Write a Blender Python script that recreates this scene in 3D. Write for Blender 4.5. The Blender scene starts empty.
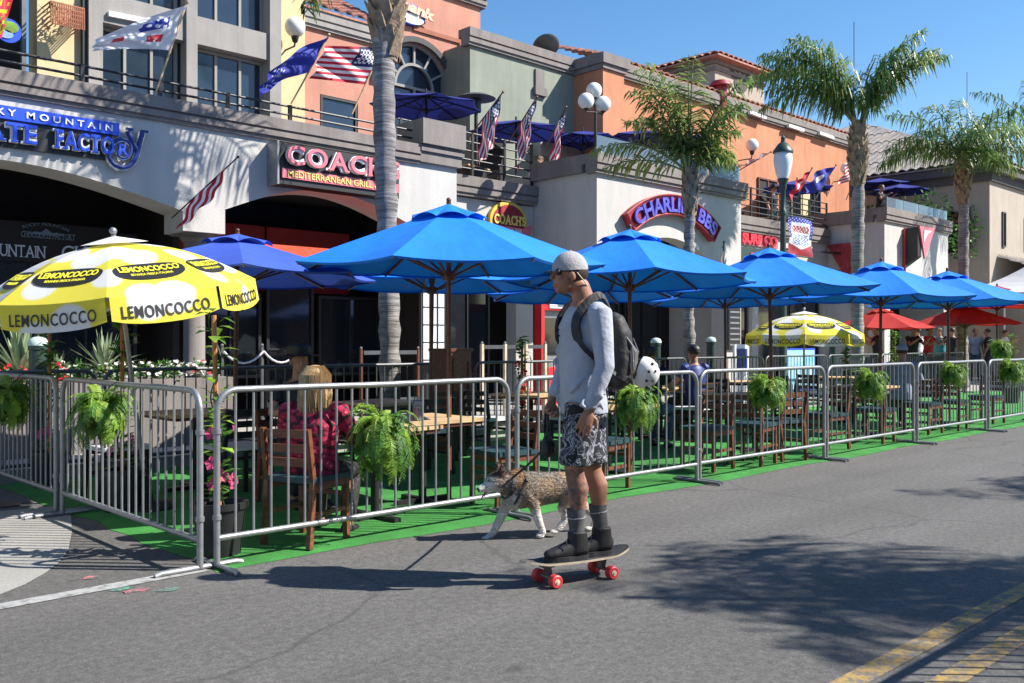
import bpy, bmesh, math, random
from mathutils import Vector, Matrix, noise
R = math.radians
random.seed(7)
scene = bpy.context.scene
# ------------------------------------------------------------------ camera
# world frame: +x runs along the street (away, to the right), +y from the kerbside fence towards the shops
F_PX = 930.0
TH = math.atan2(976, 930)
ST, CT = math.sin(TH), math.cos(TH)
CAM = Vector((-2.64, -5.41, 1.4))
cam_d = bpy.data.cameras.new('camera'); cam = bpy.data.objects.new('camera', cam_d)
scene.collection.objects.link(cam); scene.camera = cam
cam_d.sensor_width = 36.0; cam_d.lens = 36.0 * F_PX / 1024.0
cam_d.clip_start = 0.05; cam_d.clip_end = 2000
cam.location = CAM
cam.rotation_euler = (R(90), 0, -math.atan2(CT, ST))
# ------------------------------------------------------------------ daylight
SUN_EL = R(41.5)
SH = Vector((0.683, -0.733, 0)).normalized()
SUN = Vector((SH.x*math.cos(SUN_EL), SH.y*math.cos(SUN_EL), math.sin(SUN_EL)))
world = bpy.data.worlds.new('World'); scene.world = world; world.use_nodes = True
wn = world.node_tree; bg = wn.nodes['Background']
sky = wn.nodes.new('ShaderNodeTexSky'); sky.sky_type = 'NISHITA'; sky.sun_disc = False
sky.sun_elevation = SUN_EL; sky.sun_rotation = math.atan2(SH.x, SH.y)
sky.air_density = 1.0; sky.dust_density = 0.25; sky.ozone_density = 1.6
hs = wn.nodes.new('ShaderNodeHueSaturation'); hs.inputs['Saturation'].default_value = 1.28
wn.links.new(sky.outputs[0], hs.inputs['Color']); wn.links.new(hs.outputs[0], bg.inputs[0]); bg.inputs[1].default_value = 0.10
sd = bpy.data.lights.new('sun', 'SUN'); so = bpy.data.objects.new('sun', sd); scene.collection.objects.link(so)
sd.energy = 5.0; sd.angle = R(0.53); sd.color = (1.0, 0.95, 0.87)
so.rotation_euler = SUN.to_track_quat('Z', 'Y').to_euler(); so.location = (10, -20, 30)
scene.view_settings.view_transform = 'Standard'; scene.view_settings.look = 'None'
scene.view_settings.exposure = 0.92; scene.view_settings.gamma = 1.0
scene.cycles.max_bounces = 6; scene.cycles.transparent_max_bounces = 8
# ------------------------------------------------------------------ measuring (photo point -> point on a real plane)
def ray(px, py):
    u = px - 512.0; v = 341.5 - py
    return Vector((F_PX*CT + u*ST, F_PX*ST - u*CT, v))
# camera forward = (cos a, sin a) with a = angle of forward to +x
def ray(px, py):
    u = px - 512.0; v = 341.5 - py
    fx, fy = CT, ST
    return Vector((F_PX*fx + u*ST, F_PX*fy - u*CT, v))
def Y(px, py, y):
    d = ray(px, py); k = (y - CAM.y)/d.y; return CAM + d*k
def XP(px, py, x):
    d = ray(px, py); k = (x - CAM.x)/d.x; return CAM + d*k
def G(px, py, z=0.0):
    d = ray(px, py); k = (z - CAM.z)/d.z; return CAM + d*k
def xa(px, y): return Y(px, 341, y).x
# ------------------------------------------------------------------ node materials
def mat(name, col, rough=0.7, metal=0.0, var=0.12, scale=3.0, bump=0.0, bscale=40.0, col2=None, fine=0.0, spec=None, trans=0.0, stretch=None, detail=6):
    m = bpy.data.materials.new(name); m.use_nodes = True
    nt = m.node_tree; b = nt.nodes['Principled BSDF']; L = nt.links.new
    b.inputs['Roughness'].default_value = rough; b.inputs['Metallic'].default_value = metal
    if spec is not None: b.inputs['Specular IOR Level'].default_value = spec
    tc = nt.nodes.new('ShaderNodeTexCoord'); src = tc.outputs['Object']
    if stretch:
        mp = nt.nodes.new('ShaderNodeMapping'); mp.inputs['Scale'].default_value = stretch
        L(src, mp.inputs[0]); src = mp.outputs[0]
    c = Vector(col[:3])
    c2 = Vector(col2[:3]) if col2 else c*(1-var*1.6)
    c1 = c if col2 else c*(1+var)
    n = nt.nodes.new('ShaderNodeTexNoise'); n.inputs['Scale'].default_value = scale; n.inputs['Detail'].default_value = detail
    n.inputs['Roughness'].default_value = 0.62
    L(src, n.inputs['Vector'])
    r = nt.nodes.new('ShaderNodeValToRGB'); r.color_ramp.elements[0].position = .32; r.color_ramp.elements[1].position = .68
    r.color_ramp.elements[0].color = (*c2, 1); r.color_ramp.elements[1].color = (*c1, 1)
    L(n.outputs['Fac'], r.inputs[0]); out = r.outputs[0]
    if fine > 0:
        n2 = nt.nodes.new('ShaderNodeTexNoise'); n2.inputs['Scale'].default_value = bscale; n2.inputs['Detail'].default_value = 3
        L(src, n2.inputs['Vector'])
        mr = nt.nodes.new('ShaderNodeMapRange'); mr.inputs[1].default_value = .3; mr.inputs[2].default_value = .7
        mr.inputs[3].default_value = 1-fine; mr.inputs[4].default_value = 1+fine
        L(n2.outputs['Fac'], mr.inputs[0])
        mx = nt.nodes.new('ShaderNodeMix'); mx.data_type = 'RGBA'; mx.blend_type = 'MULTIPLY'; mx.inputs[0].default_value = 1
        L(out, mx.inputs[6]); L(mr.outputs[0], mx.inputs[7]); out = mx.outputs[2]
    L(out, b.inputs['Base Color'])
    if bump > 0:
        n3 = nt.nodes.new('ShaderNodeTexNoise'); n3.inputs['Scale'].default_value = bscale; n3.inputs['Detail'].default_value = 5
        L(src, n3.inputs['Vector'])
        bp = nt.nodes.new('ShaderNodeBump'); bp.inputs['Strength'].default_value = bump; bp.inputs['Distance'].default_value = 0.02
        L(n3.outputs['Fac'], bp.inputs['Height']); L(bp.outputs[0], b.inputs['Normal'])
    if trans > 0:
        t = nt.nodes.new('ShaderNodeBsdfTranslucent'); L(out, t.inputs[0])
        ms = nt.nodes.new('ShaderNodeMixShader'); ms.inputs[0].default_value = trans
        L(b.outputs[0], ms.inputs[1]); L(t.outputs[0], ms.inputs[2])
        L(ms.outputs[0], nt.nodes['Material Output'].inputs[0])
    return m
MT = {}
def mk(key, *a, **k): MT[key] = mat(key, *a, **k)
mk('stucco_white', (.52,.50,.475), .9, var=.05, scale=1.2, bump=.35, bscale=60, fine=.04)
mk('stucco_taupe', (.235,.205,.19), .9, var=.08, scale=1.5, bump=.3, bscale=60, fine=.05)
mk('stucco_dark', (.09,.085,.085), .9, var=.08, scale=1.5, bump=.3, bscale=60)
mk('stucco_cream', (.62,.50,.28), .9, var=.06, scale=1.4, bump=.3, bscale=60, fine=.04)
mk('stucco_salmon', (.50,.23,.165), .9, var=.08, scale=1.2, bump=.3, bscale=60, fine=.05)
mk('stucco_rust', (.36,.135,.085), .9, var=.08, scale=1.2, bump=.3, bscale=60, fine=.05)
mk('stucco_orange', (.54,.22,.115), .9, var=.10, scale=0.9, bump=.3, bscale=60, fine=.06)
mk('stucco_green', (.25,.27,.215), .9, var=.07, scale=0.9, bump=.3, bscale=60, fine=.04)
mk('stucco_tan', (.40,.34,.28), .9, var=.07, scale=0.9, bump=.3, bscale=60, fine=.04)
mk('concrete_frame', (.30,.28,.265), .85, var=.06, scale=2, bump=.2, bscale=50)
mk('roof_red', (.42,.19,.14), .8, var=.3, scale=6, bump=.4, bscale=30, fine=.2)
mk('roof_grey', (.27,.235,.21), .8, var=.25, scale=5, bump=.4, bscale=30, fine=.2)
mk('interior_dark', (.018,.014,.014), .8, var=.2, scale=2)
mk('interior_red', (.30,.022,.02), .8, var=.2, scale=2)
mk('glass_dark', (.012,.016,.022), .06, var=.1, spec=.6)
mk('glass_blue', (.02,.035,.06), .08, var=.1, spec=.7)
mk('iron', (.018,.018,.02), .45, var=.1)
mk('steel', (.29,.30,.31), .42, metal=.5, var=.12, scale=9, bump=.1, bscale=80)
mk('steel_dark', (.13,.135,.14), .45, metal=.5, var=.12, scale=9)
mk('chrome', (.7,.7,.72), .2, metal=.9, var=.05)
mk('wood_dark', (.13,.045,.022), .45, var=.25, scale=8, stretch=(1,1,6))
mk('wood_red', (.17,.06,.03), .4, var=.25, scale=8, stretch=(1,1,5))
mk('wood_light', (.62,.42,.22), .5, var=.22, scale=5, stretch=(1,12,1))
mk('wood_post', (.60,.50,.36), .6, var=.15, scale=6)
mk('wood_stake', (.48,.19,.06), .6, var=.2, scale=10)
mk('black_plastic', (.018,.018,.02), .5, var=.2)
mk('white_paint', (.78,.78,.78), .5, var=.05)
mk('globe', (.74,.74,.73), .25, var=.02)
mk('lamp_green', (.03,.055,.045), .4, var=.1)
mk('red_paint', (.55,.02,.025), .45, var=.08)
mk('red_fabric', (.50,.025,.02), .8, var=.1, scale=4, trans=.25)
mk('red_awning', (.62,.08,.035), .8, var=.1, scale=4, trans=.2)
mk('white_fabric', (.80,.79,.80), .8, var=.04, scale=4, trans=.25)
mk('blue_canvas', (.003,.20,.80), .75, var=.10, scale=1.6, trans=.07, bump=.8, bscale=3.5)
mk('blue_canvas_faded', (.04,.10,.52), .8, var=.08, scale=2.2, trans=.1, bump=.8, bscale=3.5)
mk('navy_canvas', (.018,.03,.24), .8, var=.1, scale=3, trans=.15)
mk('blue_sign', (.015,.07,.62), .35, var=.03)
mk('navy', (.012,.035,.20), .5, var=.05)
mk('old_glory_red', (.50,.02,.045), .8, var=.08, trans=.2)
mk('old_glory_blue', (.02,.025,.10), .8, var=.08, trans=.2)
mk('flag_white', (.78,.77,.80), .8, var=.04, trans=.25)
mk('flag_blue', (.03,.045,.36), .75, var=.08, trans=.2)
mk('sign_pink', (.72,.17,.21), .4, var=.04)
mk('sign_red', (.65,.03,.05), .4, var=.05)
mk('gold', (.75,.50,.08), .45, var=.1)
mk('yellow_text', (.80,.65,.16), .5, var=.05)
mk('violet', (.11,.10,.55), .4, var=.35, scale=9)
mk('crimson', (.35,.02,.035), .5, var=.3, scale=6)
mk('leaf', (.09,.23,.03), .5, var=.35, scale=5, trans=.35)
mk('leaf_bright', (.26,.45,.05), .5, var=.35, scale=7, trans=.4)
mk('leaf_dark', (.035,.09,.02), .5, var=.3, scale=5, trans=.3)
mk('palm_leaf', (.13,.23,.055), .42, var=.4, scale=2.5, trans=.45)
mk('palm_leaf_pale', (.30,.34,.09), .45, var=.3, scale=2.5, trans=.35)
mk('palm_rachis', (.20,.24,.08), .5, var=.2)
mk('yucca_leaf', (.30,.38,.22), .45, var=.2, scale=6, trans=.2)
mk('petal_pink', (.75,.08,.25), .6, var=.15, trans=.3)
mk('petal_red', (.62,.015,.02), .6, var=.15, trans=.3)
mk('petal_white', (.66,.65,.60), .6, var=.05, trans=.3)
mk('terracotta', (.42,.16,.09), .8, var=.2)
mk('yellow_fabric', (.80,.66,.02), .8, var=.05, trans=.25)
mk('sidewalk', (.36,.345,.32), .9, var=.08, scale=1.2, bump=.2, bscale=90, fine=.06)
def streaks(key, amt=.16):
    nt = MT[key].node_tree; L = nt.links.new; b = nt.nodes['Principled BSDF']; src = b.inputs['Base Color'].links[0].from_socket
    tc = nt.nodes.new('ShaderNodeTexCoord'); mp = nt.nodes.new('ShaderNodeMapping'); mp.inputs['Scale'].default_value = (2.6,2.6,.22); L(tc.outputs['Object'], mp.inputs[0])
    n = nt.nodes.new('ShaderNodeTexNoise'); n.inputs['Scale'].default_value = 1.6; n.inputs['Detail'].default_value = 6; n.inputs['Roughness'].default_value = .7; L(mp.outputs[0], n.inputs['Vector'])
    mr = nt.nodes.new('ShaderNodeMapRange'); mr.inputs[1].default_value = .30; mr.inputs[2].default_value = .62; mr.inputs[3].default_value = 1-amt; mr.inputs[4].default_value = 1.03; L(n.outputs['Fac'], mr.inputs[0])
    mx = nt.nodes.new('ShaderNodeMix'); mx.data_type = 'RGBA'; mx.blend_type = 'MULTIPLY'; mx.inputs[0].default_value = 1; L(src, mx.inputs[6]); L(mr.outputs[0], mx.inputs[7]); L(mx.outputs[2], b.inputs['Base Color'])
for k_, a_ in (('stucco_white',.10),('stucco_taupe',.28),('stucco_cream',.12),('stucco_salmon',.14),('stucco_orange',.20),('stucco_green',.16),('stucco_tan',.14),('concrete_frame',.18),('stucco_rust',.15)): streaks(k_, a_)
# ------------------------------------------------------------------ mesh builder
class MB:
    def __init__(s): s.v = []; s.f = []; s.m = []; s.mi = 0
    def mset(s, i): s.mi = i; return s
    def add(s, vs, fs):
        o = len(s.v); s.v += [Vector(p) for p in vs]
        for f in fs: s.f.append([i+o for i in f]); s.m.append(s.mi)
        return s
    def box(s, x0, x1, y0, y1, z0, z1):
        if x0 > x1: x0, x1 = x1, x0
        if y0 > y1: y0, y1 = y1, y0
        if z0 > z1: z0, z1 = z1, z0
        return s.add([(x0,y0,z0),(x1,y0,z0),(x1,y1,z0),(x0,y1,z0),(x0,y0,z1),(x1,y0,z1),(x1,y1,z1),(x0,y1,z1)],
              [(0,3,2,1),(4,5,6,7),(0,1,5,4),(1,2,6,5),(2,3,7,6),(3,0,4,7)])
    def obox(s, c, ax, ay, az, hx, hy, hz):
        c = Vector(c); ax = Vector(ax).normalized()*hx; ay = Vector(ay).normalized()*hy; az = Vector(az).normalized()*hz
        P = [c+sx*ax+sy*ay+sz*az for sz in (-1,1) for sx, sy in ((-1,-1),(1,-1),(1,1),(-1,1))]
        return s.add(P, [(0,3,2,1),(4,5,6,7),(0,1,5,4),(1,2,6,5),(2,3,7,6),(3,0,4,7)])
    def bar(s, p, q, w, d, up=(0,0,1)):
        p = Vector(p); q = Vector(q); a = (q-p); n = a.normalized(); u = Vector(up)
        if abs(n.dot(u)) > .98: u = Vector((0,1,0))
        b = n.cross(u).normalized(); c = b.cross(n)
        return s.obox((p+q)/2, n, b, c, a.length/2, w/2, d/2)
    def prism(s, poly, axis, a, b):
        n = len(poly)
        def P(p, t):
            if axis == 'y': return (p[0], t, p[1])
            if axis == 'x': return (t, p[0], p[1])
            return (p[0], p[1], t)
        vs = [P(p, a) for p in poly] + [P(p, b) for p in poly]
        fs = [tuple(range(n)), tuple(range(2*n-1, n-1, -1))] + [(i, i+n, (i+1) % n+n, (i+1) % n) for i in range(n)]
        return s.add(vs, fs)
    def tube(s, pts, r, n=8, cap=True):
        pts = [Vector(p) for p in pts]; N = len(pts)
        rs = r if isinstance(r, (list, tuple)) else [r]*N
        t0 = (pts[1]-pts[0]).normalized(); u = t0.orthogonal().normalized(); rings = []
        prev = t0
        for i, p in enumerate(pts):
            t = (pts[min(i+1, N-1)]-pts[max(i-1, 0)]).normalized()
            ax = prev.cross(t)
            if ax.length > 1e-6: u = Matrix.Rotation(prev.angle(t), 3, ax.normalized()) @ u
            prev = t; w = t.cross(u).normalized(); u = w.cross(t).normalized()
            rings.append([p+(u*math.cos(2*math.pi*k/n)+w*math.sin(2*math.pi*k/n))*rs[i] for k in range(n)])
        vs = [q for rg in rings for q in rg]; fs = []
        for i in range(N-1):
            for k in range(n):
                a = i*n+k; b = i*n+(k+1) % n; fs.append((a, b, b+n, a+n))
        if cap: fs.append(tuple(range(n-1, -1, -1))); fs.append(tuple((N-1)*n+k for k in range(n)))
        return s.add(vs, fs)
    def lathe(s, prof, c=(0,0,0), n=20):
        c = Vector(c); vs = []; fs = []
        for r, z in prof:
            for k in range(n):
                a = 2*math.pi*k/n; vs.append(c+Vector((r*math.cos(a), r*math.sin(a), z)))
        for i in range(len(prof)-1):
            for k in range(n):
                a = i*n+k; b = i*n+(k+1) % n; fs.append((a, b, b+n, a+n))
        if prof[0][0] > 1e-4: fs.append(tuple(range(n-1, -1, -1)))
        if prof[-1][0] > 1e-4: fs.append(tuple((len(prof)-1)*n+k for k in range(n)))
        return s.add(vs, fs)
    def ball(s, c, r, n=14, m=9, rot=None):
        c = Vector(c); r = Vector(r) if not isinstance(r, (int, float)) else Vector((r, r, r)); vs = []; fs = []
        for i in range(m+1):
            ph = math.pi*i/m
            for k in range(n):
                a = 2*math.pi*k/n; q = Vector((math.sin(ph)*math.cos(a)*r.x, math.sin(ph)*math.sin(a)*r.y, -math.cos(ph)*r.z))
                if rot: q = rot @ q
                vs.append(c+q)
        for i in range(m):
            for k in range(n):
                a = i*n+k; b = i*n+(k+1) % n; fs.append((a, b, b+n, a+n))
        return s.add(vs, fs)
    def sweep(s, rings, cap=True):
        """rings: list of equal-length lists of points"""
        n = len(rings[0]); vs = [q for rg in rings for q in rg]; fs = []
        for i in range(len(rings)-1):
            for k in range(n):
                a = i*n+k; b = i*n+(k+1) % n; fs.append((a, b, b+n, a+n))
        if cap: fs.append(tuple(range(n-1, -1, -1))); fs.append(tuple((len(rings)-1)*n+k for k in range(n)))
        return s.add(vs, fs)
    def mesh(s, name, mats, org=None, smooth=False, weld=False, recalc=False):
        me = bpy.data.meshes.new(name)
        vs = [(Vector(p)-org) for p in s.v] if org is not None else s.v
        me.from_pydata([tuple(p) for p in vs], [], s.f)
        if not isinstance(mats, (list, tuple)): mats = [mats]
        for m in mats: me.materials.append(MT[m] if isinstance(m, str) else m)
        if len(mats) > 1: me.polygons.foreach_set('material_index', s.m)
        if weld or recalc:
            bm = bmesh.new(); bm.from_mesh(me)
            if weld: bmesh.ops.remove_doubles(bm, verts=bm.verts, dist=1e-5)
            if recalc: bmesh.ops.recalc_face_normals(bm, faces=bm.faces)
            bm.to_mesh(me); bm.free()
        if smooth: me.shade_smooth()
        me.update(); return me
    def build(s, name, mats, parent=None, world=False, smooth=False, weld=False, recalc=False, loc=None):
        org = None
        if world and parent is not None: org = wloc(parent)
        if loc is not None and parent is None and world: org = Vector(loc)
        me = s.mesh(name, mats, org, smooth, weld, recalc)
        o = bpy.data.objects.new(name, me); scene.collection.objects.link(o)
        if parent is not None: o.parent = parent
        if loc is not None: o.location = loc
        if smooth: autosmooth(o)
        return o
def autosmooth(o, ang=R(40)):
    me = o.data
    bm = bmesh.new(); bm.from_mesh(me)
    for e in bm.edges:
        if len(e.link_faces) == 2 and e.calc_face_angle(0) > ang: e.smooth = False
    bm.to_mesh(me); bm.free()
def wloc(o):
    l = Vector(o.location)
    while o.parent is not None: o = o.parent; l = l + Vector(o.location)
    return l
def tag(o, label=None, cat=None, group=None, kind=None):
    if label: o['label'] = label
    if cat: o['category'] = cat
    if group: o['group'] = group
    if kind: o['kind'] = kind
    return o
def thing(name, label, cat, loc=(0,0,0), rz=0.0, group=None):
    o = bpy.data.objects.new(name, None); o.empty_display_size = .1; scene.collection.objects.link(o)
    o.location = loc; o.rotation_euler = (0, 0, rz); return tag(o, label, cat, group)
def dup(root, loc, rz=None, label=None, group=None, scale=None):
    def cp(o, par):
        c = o.copy(); scene.collection.objects.link(c)
        if par is not None: c.parent = par
        for ch in kids.get(o.name, []): cp(ch, c)
        return c
    kids = {}
    stack = [root]
    while stack:
        q = stack.pop()
        ch = [x for x in q.children]; kids[q.name] = ch; stack += ch
    c = cp(root, None); c.location = loc
    if rz is not None: c.rotation_euler = (0, 0, rz)
    if label: c['label'] = label
    if group: c['group'] = group
    if scale: c.scale = scale
    return c
def structure(name, mb, m, **k):
    o = mb.build(name, m, **k); o['kind'] = 'structure'; return o
# ------------------------------------------------------------------ lettering
_tc = {}
def text_mb(body, width=None, height=None, depth=.01, bold=0.0, spacing=1.0, sx=1.0, warp=None, sub=0, center=True):
    """lettering as solid letters: returns MB in text plane coords (x right, y = depth towards viewer negative, z up)"""
    cu = bpy.data.curves.new('t', 'FONT'); cu.body = body; cu.size = 1; cu.offset = bold; cu.space_character = spacing
    cu.extrude = 0.5; cu.resolution_u = 4; cu.align_x = 'LEFT'
    ob = bpy.data.objects.new('t', cu); scene.collection.objects.link(ob)
    dg = bpy.context.evaluated_depsgraph_get(); me = bpy.data.meshes.new_from_object(ob.evaluated_get(dg))
    bpy.data.objects.remove(ob); bpy.data.curves.remove(cu)
    if sub:
        bm = bmesh.new(); bm.from_mesh(me)
        bmesh.ops.triangulate(bm, faces=bm.faces)
        bmesh.ops.subdivide_edges(bm, edges=[e for e in bm.edges if e.calc_length() > .12], cuts=sub, use_grid_fill=False)
        bm.to_mesh(me); bm.free()
    vs = [v.co.copy() for v in me.vertices]; fs = [tuple(p.vertices) for p in me.polygons]; bpy.data.meshes.remove(me)
    x0 = min(v.x for v in vs); x1 = max(v.x for v in vs); y0 = min(v.y for v in vs); y1 = max(v.y for v in vs)
    w = x1-x0; h = y1-y0
    if height is None: height = width*h/w
    if width is None: width = height*w/h*sx
    out = MB(); P = []
    for v in vs:
        a = (v.x-x0)/w*width - (width/2 if center else 0); b = (v.y-y0)/h*height - (height/2 if center else 0)
        c = -(v.z+.5)*depth if False else -(v.z)*depth
        P.append(warp(a, b, c) if warp else (a, c, b))
    out.add(P, [f[::-1] for f in fs] if False else fs)
    return out
def put(mb, c):
    c = Vector(c); mb.v = [p+c for p in mb.v]; return mb
# ------------------------------------------------------------------ railing / window / cornice helpers (world coordinates)
def window(parent, x0, x1, z0, z1, y, nx=2, nz=2, fw=.05, glass='glass_blue', frame='steel_dark', name='window', depth=.06, bw=.03):
    f = MB()
    f.box(x0,x0+fw,y-depth,y,z0,z1); f.box(x1-fw,x1,y-depth,y,z0,z1)
    f.box(x0+fw,x1-fw,y-depth,y,z0,z0+fw); f.box(x0+fw,x1-fw,y-depth,y,z1-fw,z1)
    for i in range(1, nx):
        x = x0+(x1-x0)*i/nx; f.box(x-bw/2,x+bw/2,y-depth*.9,y-.001,z0+fw,z1-fw)
    for i in range(1, nz):
        z = z0+(z1-z0)*i/nz; f.box(x0+fw,x1-fw,y-depth*.8,y-.002,z-bw/2,z+bw/2)
    o = f.build(name, frame, parent, world=True)
    g = MB(); g.box(x0+.01,x1-.01,y-.02,y-.012,z0+.01,z1-.01); g.build('pane', glass, o, world=True)
    return o
# ================================================================== ground
def asphalt():
    m = bpy.data.materials.new('asphalt'); m.use_nodes = True; nt = m.node_tree; L = nt.links.new
    b = nt.nodes['Principled BSDF']; b.inputs['Roughness'].default_value = .88
    tc = nt.nodes.new('ShaderNodeTexCoord')
    def nz(s, d=4, r=.6):
        n = nt.nodes.new('ShaderNodeTexNoise'); n.inputs['Scale'].default_value = s; n.inputs['Detail'].default_value = d
        n.inputs['Roughness'].default_value = r; L(tc.outputs['Object'], n.inputs['Vector']); return n
    big = nz(.35, 5); fine = nz(75, 6, .9); v = nt.nodes.new('ShaderNodeTexVoronoi'); v.inputs['Scale'].default_value = 85
    L(tc.outputs['Object'], v.inputs['Vector'])
    r = nt.nodes.new('ShaderNodeValToRGB'); e = r.color_ramp.elements
    e[0].position = .3; e[0].color = (.094,.091,.087,1); e[1].position = .7; e[1].color = (.120,.116,.112,1); L(big.outputs['Fac'], r.inputs[0])
    r2 = nt.nodes.new('ShaderNodeValToRGB'); e = r2.color_ramp.elements
    e[0].position = .34; e[0].color = (.38,.38,.38,1); e[1].position = .66; e[1].color = (1.62,1.60,1.58,1); L(fine.outputs['Fac'], r2.inputs[0])
    mx = nt.nodes.new('ShaderNodeMix'); mx.data_type = 'RGBA'; mx.blend_type = 'MULTIPLY'; mx.inputs[0].default_value = 1
    L(r.outputs[0], mx.inputs[6]); L(r2.outputs[0], mx.inputs[7])
    # pale aggregate specks
    rv = nt.nodes.new('ShaderNodeValToRGB'); e = rv.color_ramp.elements; e[0].position = .0; e[0].color = (1,1,1,1); e[1].position = .14; e[1].color = (0,0,0,1)
    L(v.outputs['Distance'], rv.inputs[0])
    m2 = nt.nodes.new('ShaderNodeMix'); m2.data_type = 'RGBA'; L(rv.outputs[0], m2.inputs[0]); L(mx.outputs[2], m2.inputs[6]); m2.inputs[7].default_value = (.24,.23,.22,1)
    # tyre-polished / patched streaks along the street
    mp = nt.nodes.new('ShaderNodeMapping'); mp.inputs['Scale'].default_value = (.12, 1.1, 1); L(tc.outputs['Object'], mp.inputs[0])
    st = nt.nodes.new('ShaderNodeTexNoise'); st.inputs['Scale'].default_value = 1.6; st.inputs['Detail'].default_value = 5; L(mp.outputs[0], st.inputs['Vector'])
    mr = nt.nodes.new('ShaderNodeMapRange'); mr.inputs[1].default_value = .3; mr.inputs[2].default_value = .7; mr.inputs[3].default_value = .86; mr.inputs[4].default_value = 1.12
    L(st.outputs['Fac'], mr.inputs[0])
    m3 = nt.nodes.new('ShaderNodeMix'); m3.data_type = 'RGBA'; m3.blend_type = 'MULTIPLY'; m3.inputs[0].default_value = 1
    L(m2.outputs[2], m3.inputs[6]); L(mr.outputs[0], m3.inputs[7])
    # coarse mottling that survives at distance, hairline cracks and dark oil spots
    co = nz(22, 5, .75); rc = nt.nodes.new('ShaderNodeValToRGB'); e = rc.color_ramp.elements; e[0].position = .36; e[0].color = (.72,.72,.72,1); e[1].position = .64; e[1].color = (1.25,1.25,1.25,1); L(co.outputs['Fac'], rc.inputs[0])
    m4 = nt.nodes.new('ShaderNodeMix'); m4.data_type = 'RGBA'; m4.blend_type = 'MULTIPLY'; m4.inputs[0].default_value = 1; L(m3.outputs[2], m4.inputs[6]); L(rc.outputs[0], m4.inputs[7])
    wp = nz(1.3, 4); mv = nt.nodes.new('ShaderNodeMix'); mv.data_type = 'RGBA'; mv.inputs[0].default_value = .25; L(tc.outputs['Object'], mv.inputs[6]); L(wp.outputs['Color'], mv.inputs[7])
    cv = nt.nodes.new('ShaderNodeTexVoronoi'); cv.feature = 'DISTANCE_TO_EDGE'; cv.inputs['Scale'].default_value = .42; L(mv.outputs[2], cv.inputs['Vector'])
    cr = nt.nodes.new('ShaderNodeValToRGB'); e = cr.color_ramp.elements; e[0].position = 0; e[0].color = (.45,.45,.45,1); e[1].position = .007; e[1].color = (1,1,1,1); L(cv.outputs['Distance'], cr.inputs[0])
    m5 = nt.nodes.new('ShaderNodeMix'); m5.data_type = 'RGBA'; m5.blend_type = 'MULTIPLY'; m5.inputs[0].default_value = .6; L(m4.outputs[2], m5.inputs[6]); L(cr.outputs[0], m5.inputs[7])
    sv = nt.nodes.new('ShaderNodeTexVoronoi'); sv.inputs['Scale'].default_value = 1.7; L(mv.outputs[2], sv.inputs['Vector'])
    sr = nt.nodes.new('ShaderNodeValToRGB'); e = sr.color_ramp.elements; e[0].position = .035; e[0].color = (.5,.5,.5,1); e[1].position = .075; e[1].color = (1,1,1,1); L(sv.outputs['Distance'], sr.inputs[0])
    m6 = nt.nodes.new('ShaderNodeMix'); m6.data_type = 'RGBA'; m6.blend_type = 'MULTIPLY'; m6.inputs[0].default_value = .7; L(m5.outputs[2], m6.inputs[6]); L(sr.outputs[0], m6.inputs[7])
    L(m6.outputs[2], b.inputs['Base Color'])
    bp = nt.nodes.new('ShaderNodeBump'); bp.inputs['Strength'].default_value = .55; bp.inputs['Distance'].default_value = .008
    L(fine.outputs['Fac'], bp.inputs['Height']); L(bp.outputs[0], b.inputs['Normal'])
    return m
MT['asphalt'] = asphalt()
g = MB(); g.add([(-400,-400,0),(400,-400,0),(400,400,0),(-400,400,0)], [(0,1,2,3)]); structure('road', g, 'asphalt')
def worn(name, col, keep=.5, scale=18, rough=.8, under=(.115,.113,.114)):
    m = bpy.data.materials.new(name); m.use_nodes = True; nt = m.node_tree; L = nt.links.new
    b = nt.nodes['Principled BSDF']; b.inputs['Roughness'].default_value = rough
    tc = nt.nodes.new('ShaderNodeTexCoord')
    n = nt.nodes.new('ShaderNodeTexNoise'); n.inputs['Scale'].default_value = scale; n.inputs['Detail'].default_value = 8; n.inputs['Roughness'].default_value = .75
    L(tc.outputs['Object'], n.inputs['Vector'])
    r = nt.nodes.new('ShaderNodeValToRGB'); e = r.color_ramp.elements
    e[0].position = .5-keep*.25; e[0].color = (*under, 1); e[1].position = .5+.10-keep*.1; e[1].color = (*col, 1)
    L(n.outputs['Fac'], r.inputs[0]); L(r.outputs[0], b.inputs['Base Color'])
    return m
MT['paint_white'] = worn('paint_white', (.36,.36,.35), .7)
MT['paint_yellow'] = worn('paint_yellow', (.36,.23,.06), .32)
MT['paint_pink'] = worn('paint_pink', (.62,.16,.17), .1, 30)
MT['paint_green'] = worn('paint_green', (.06,.36,.22), .1, 30)
def sheet(name, pts, z, m):
    b = MB(); b.add([(p[0], p[1], z) for p in pts], [tuple(range(len(pts)))]); return structure(name, b, m, recalc=False)
def strip(name, x0, x1, y0, y1, z, m): return sheet(name, [(x0,y0),(x1,y0),(x1,y1),(x0,y1)], z, m)
e0 = G(0,607); e1 = G(205,569.5)
dx = (e1-e0).normalized()
wl = MB(); nn = Vector((-dx.y, dx.x, 0))*.06; far = e0-dx*3
wl.add([far-nn+Vector((0,0,.004)), e1-nn+Vector((0,0,.004)), e1+nn+Vector((0,0,.004)), far+nn+Vector((0,0,.004))], [(0,1,2,3)])
structure('road_edge_line', wl, 'paint_white')
strip('road_centre_line', -40, 120, -3.66, -3.55, .004, 'paint_yellow')
strip('road_centre_line', -40, 120, -3.93, -3.82, .004, 'paint_yellow')
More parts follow.
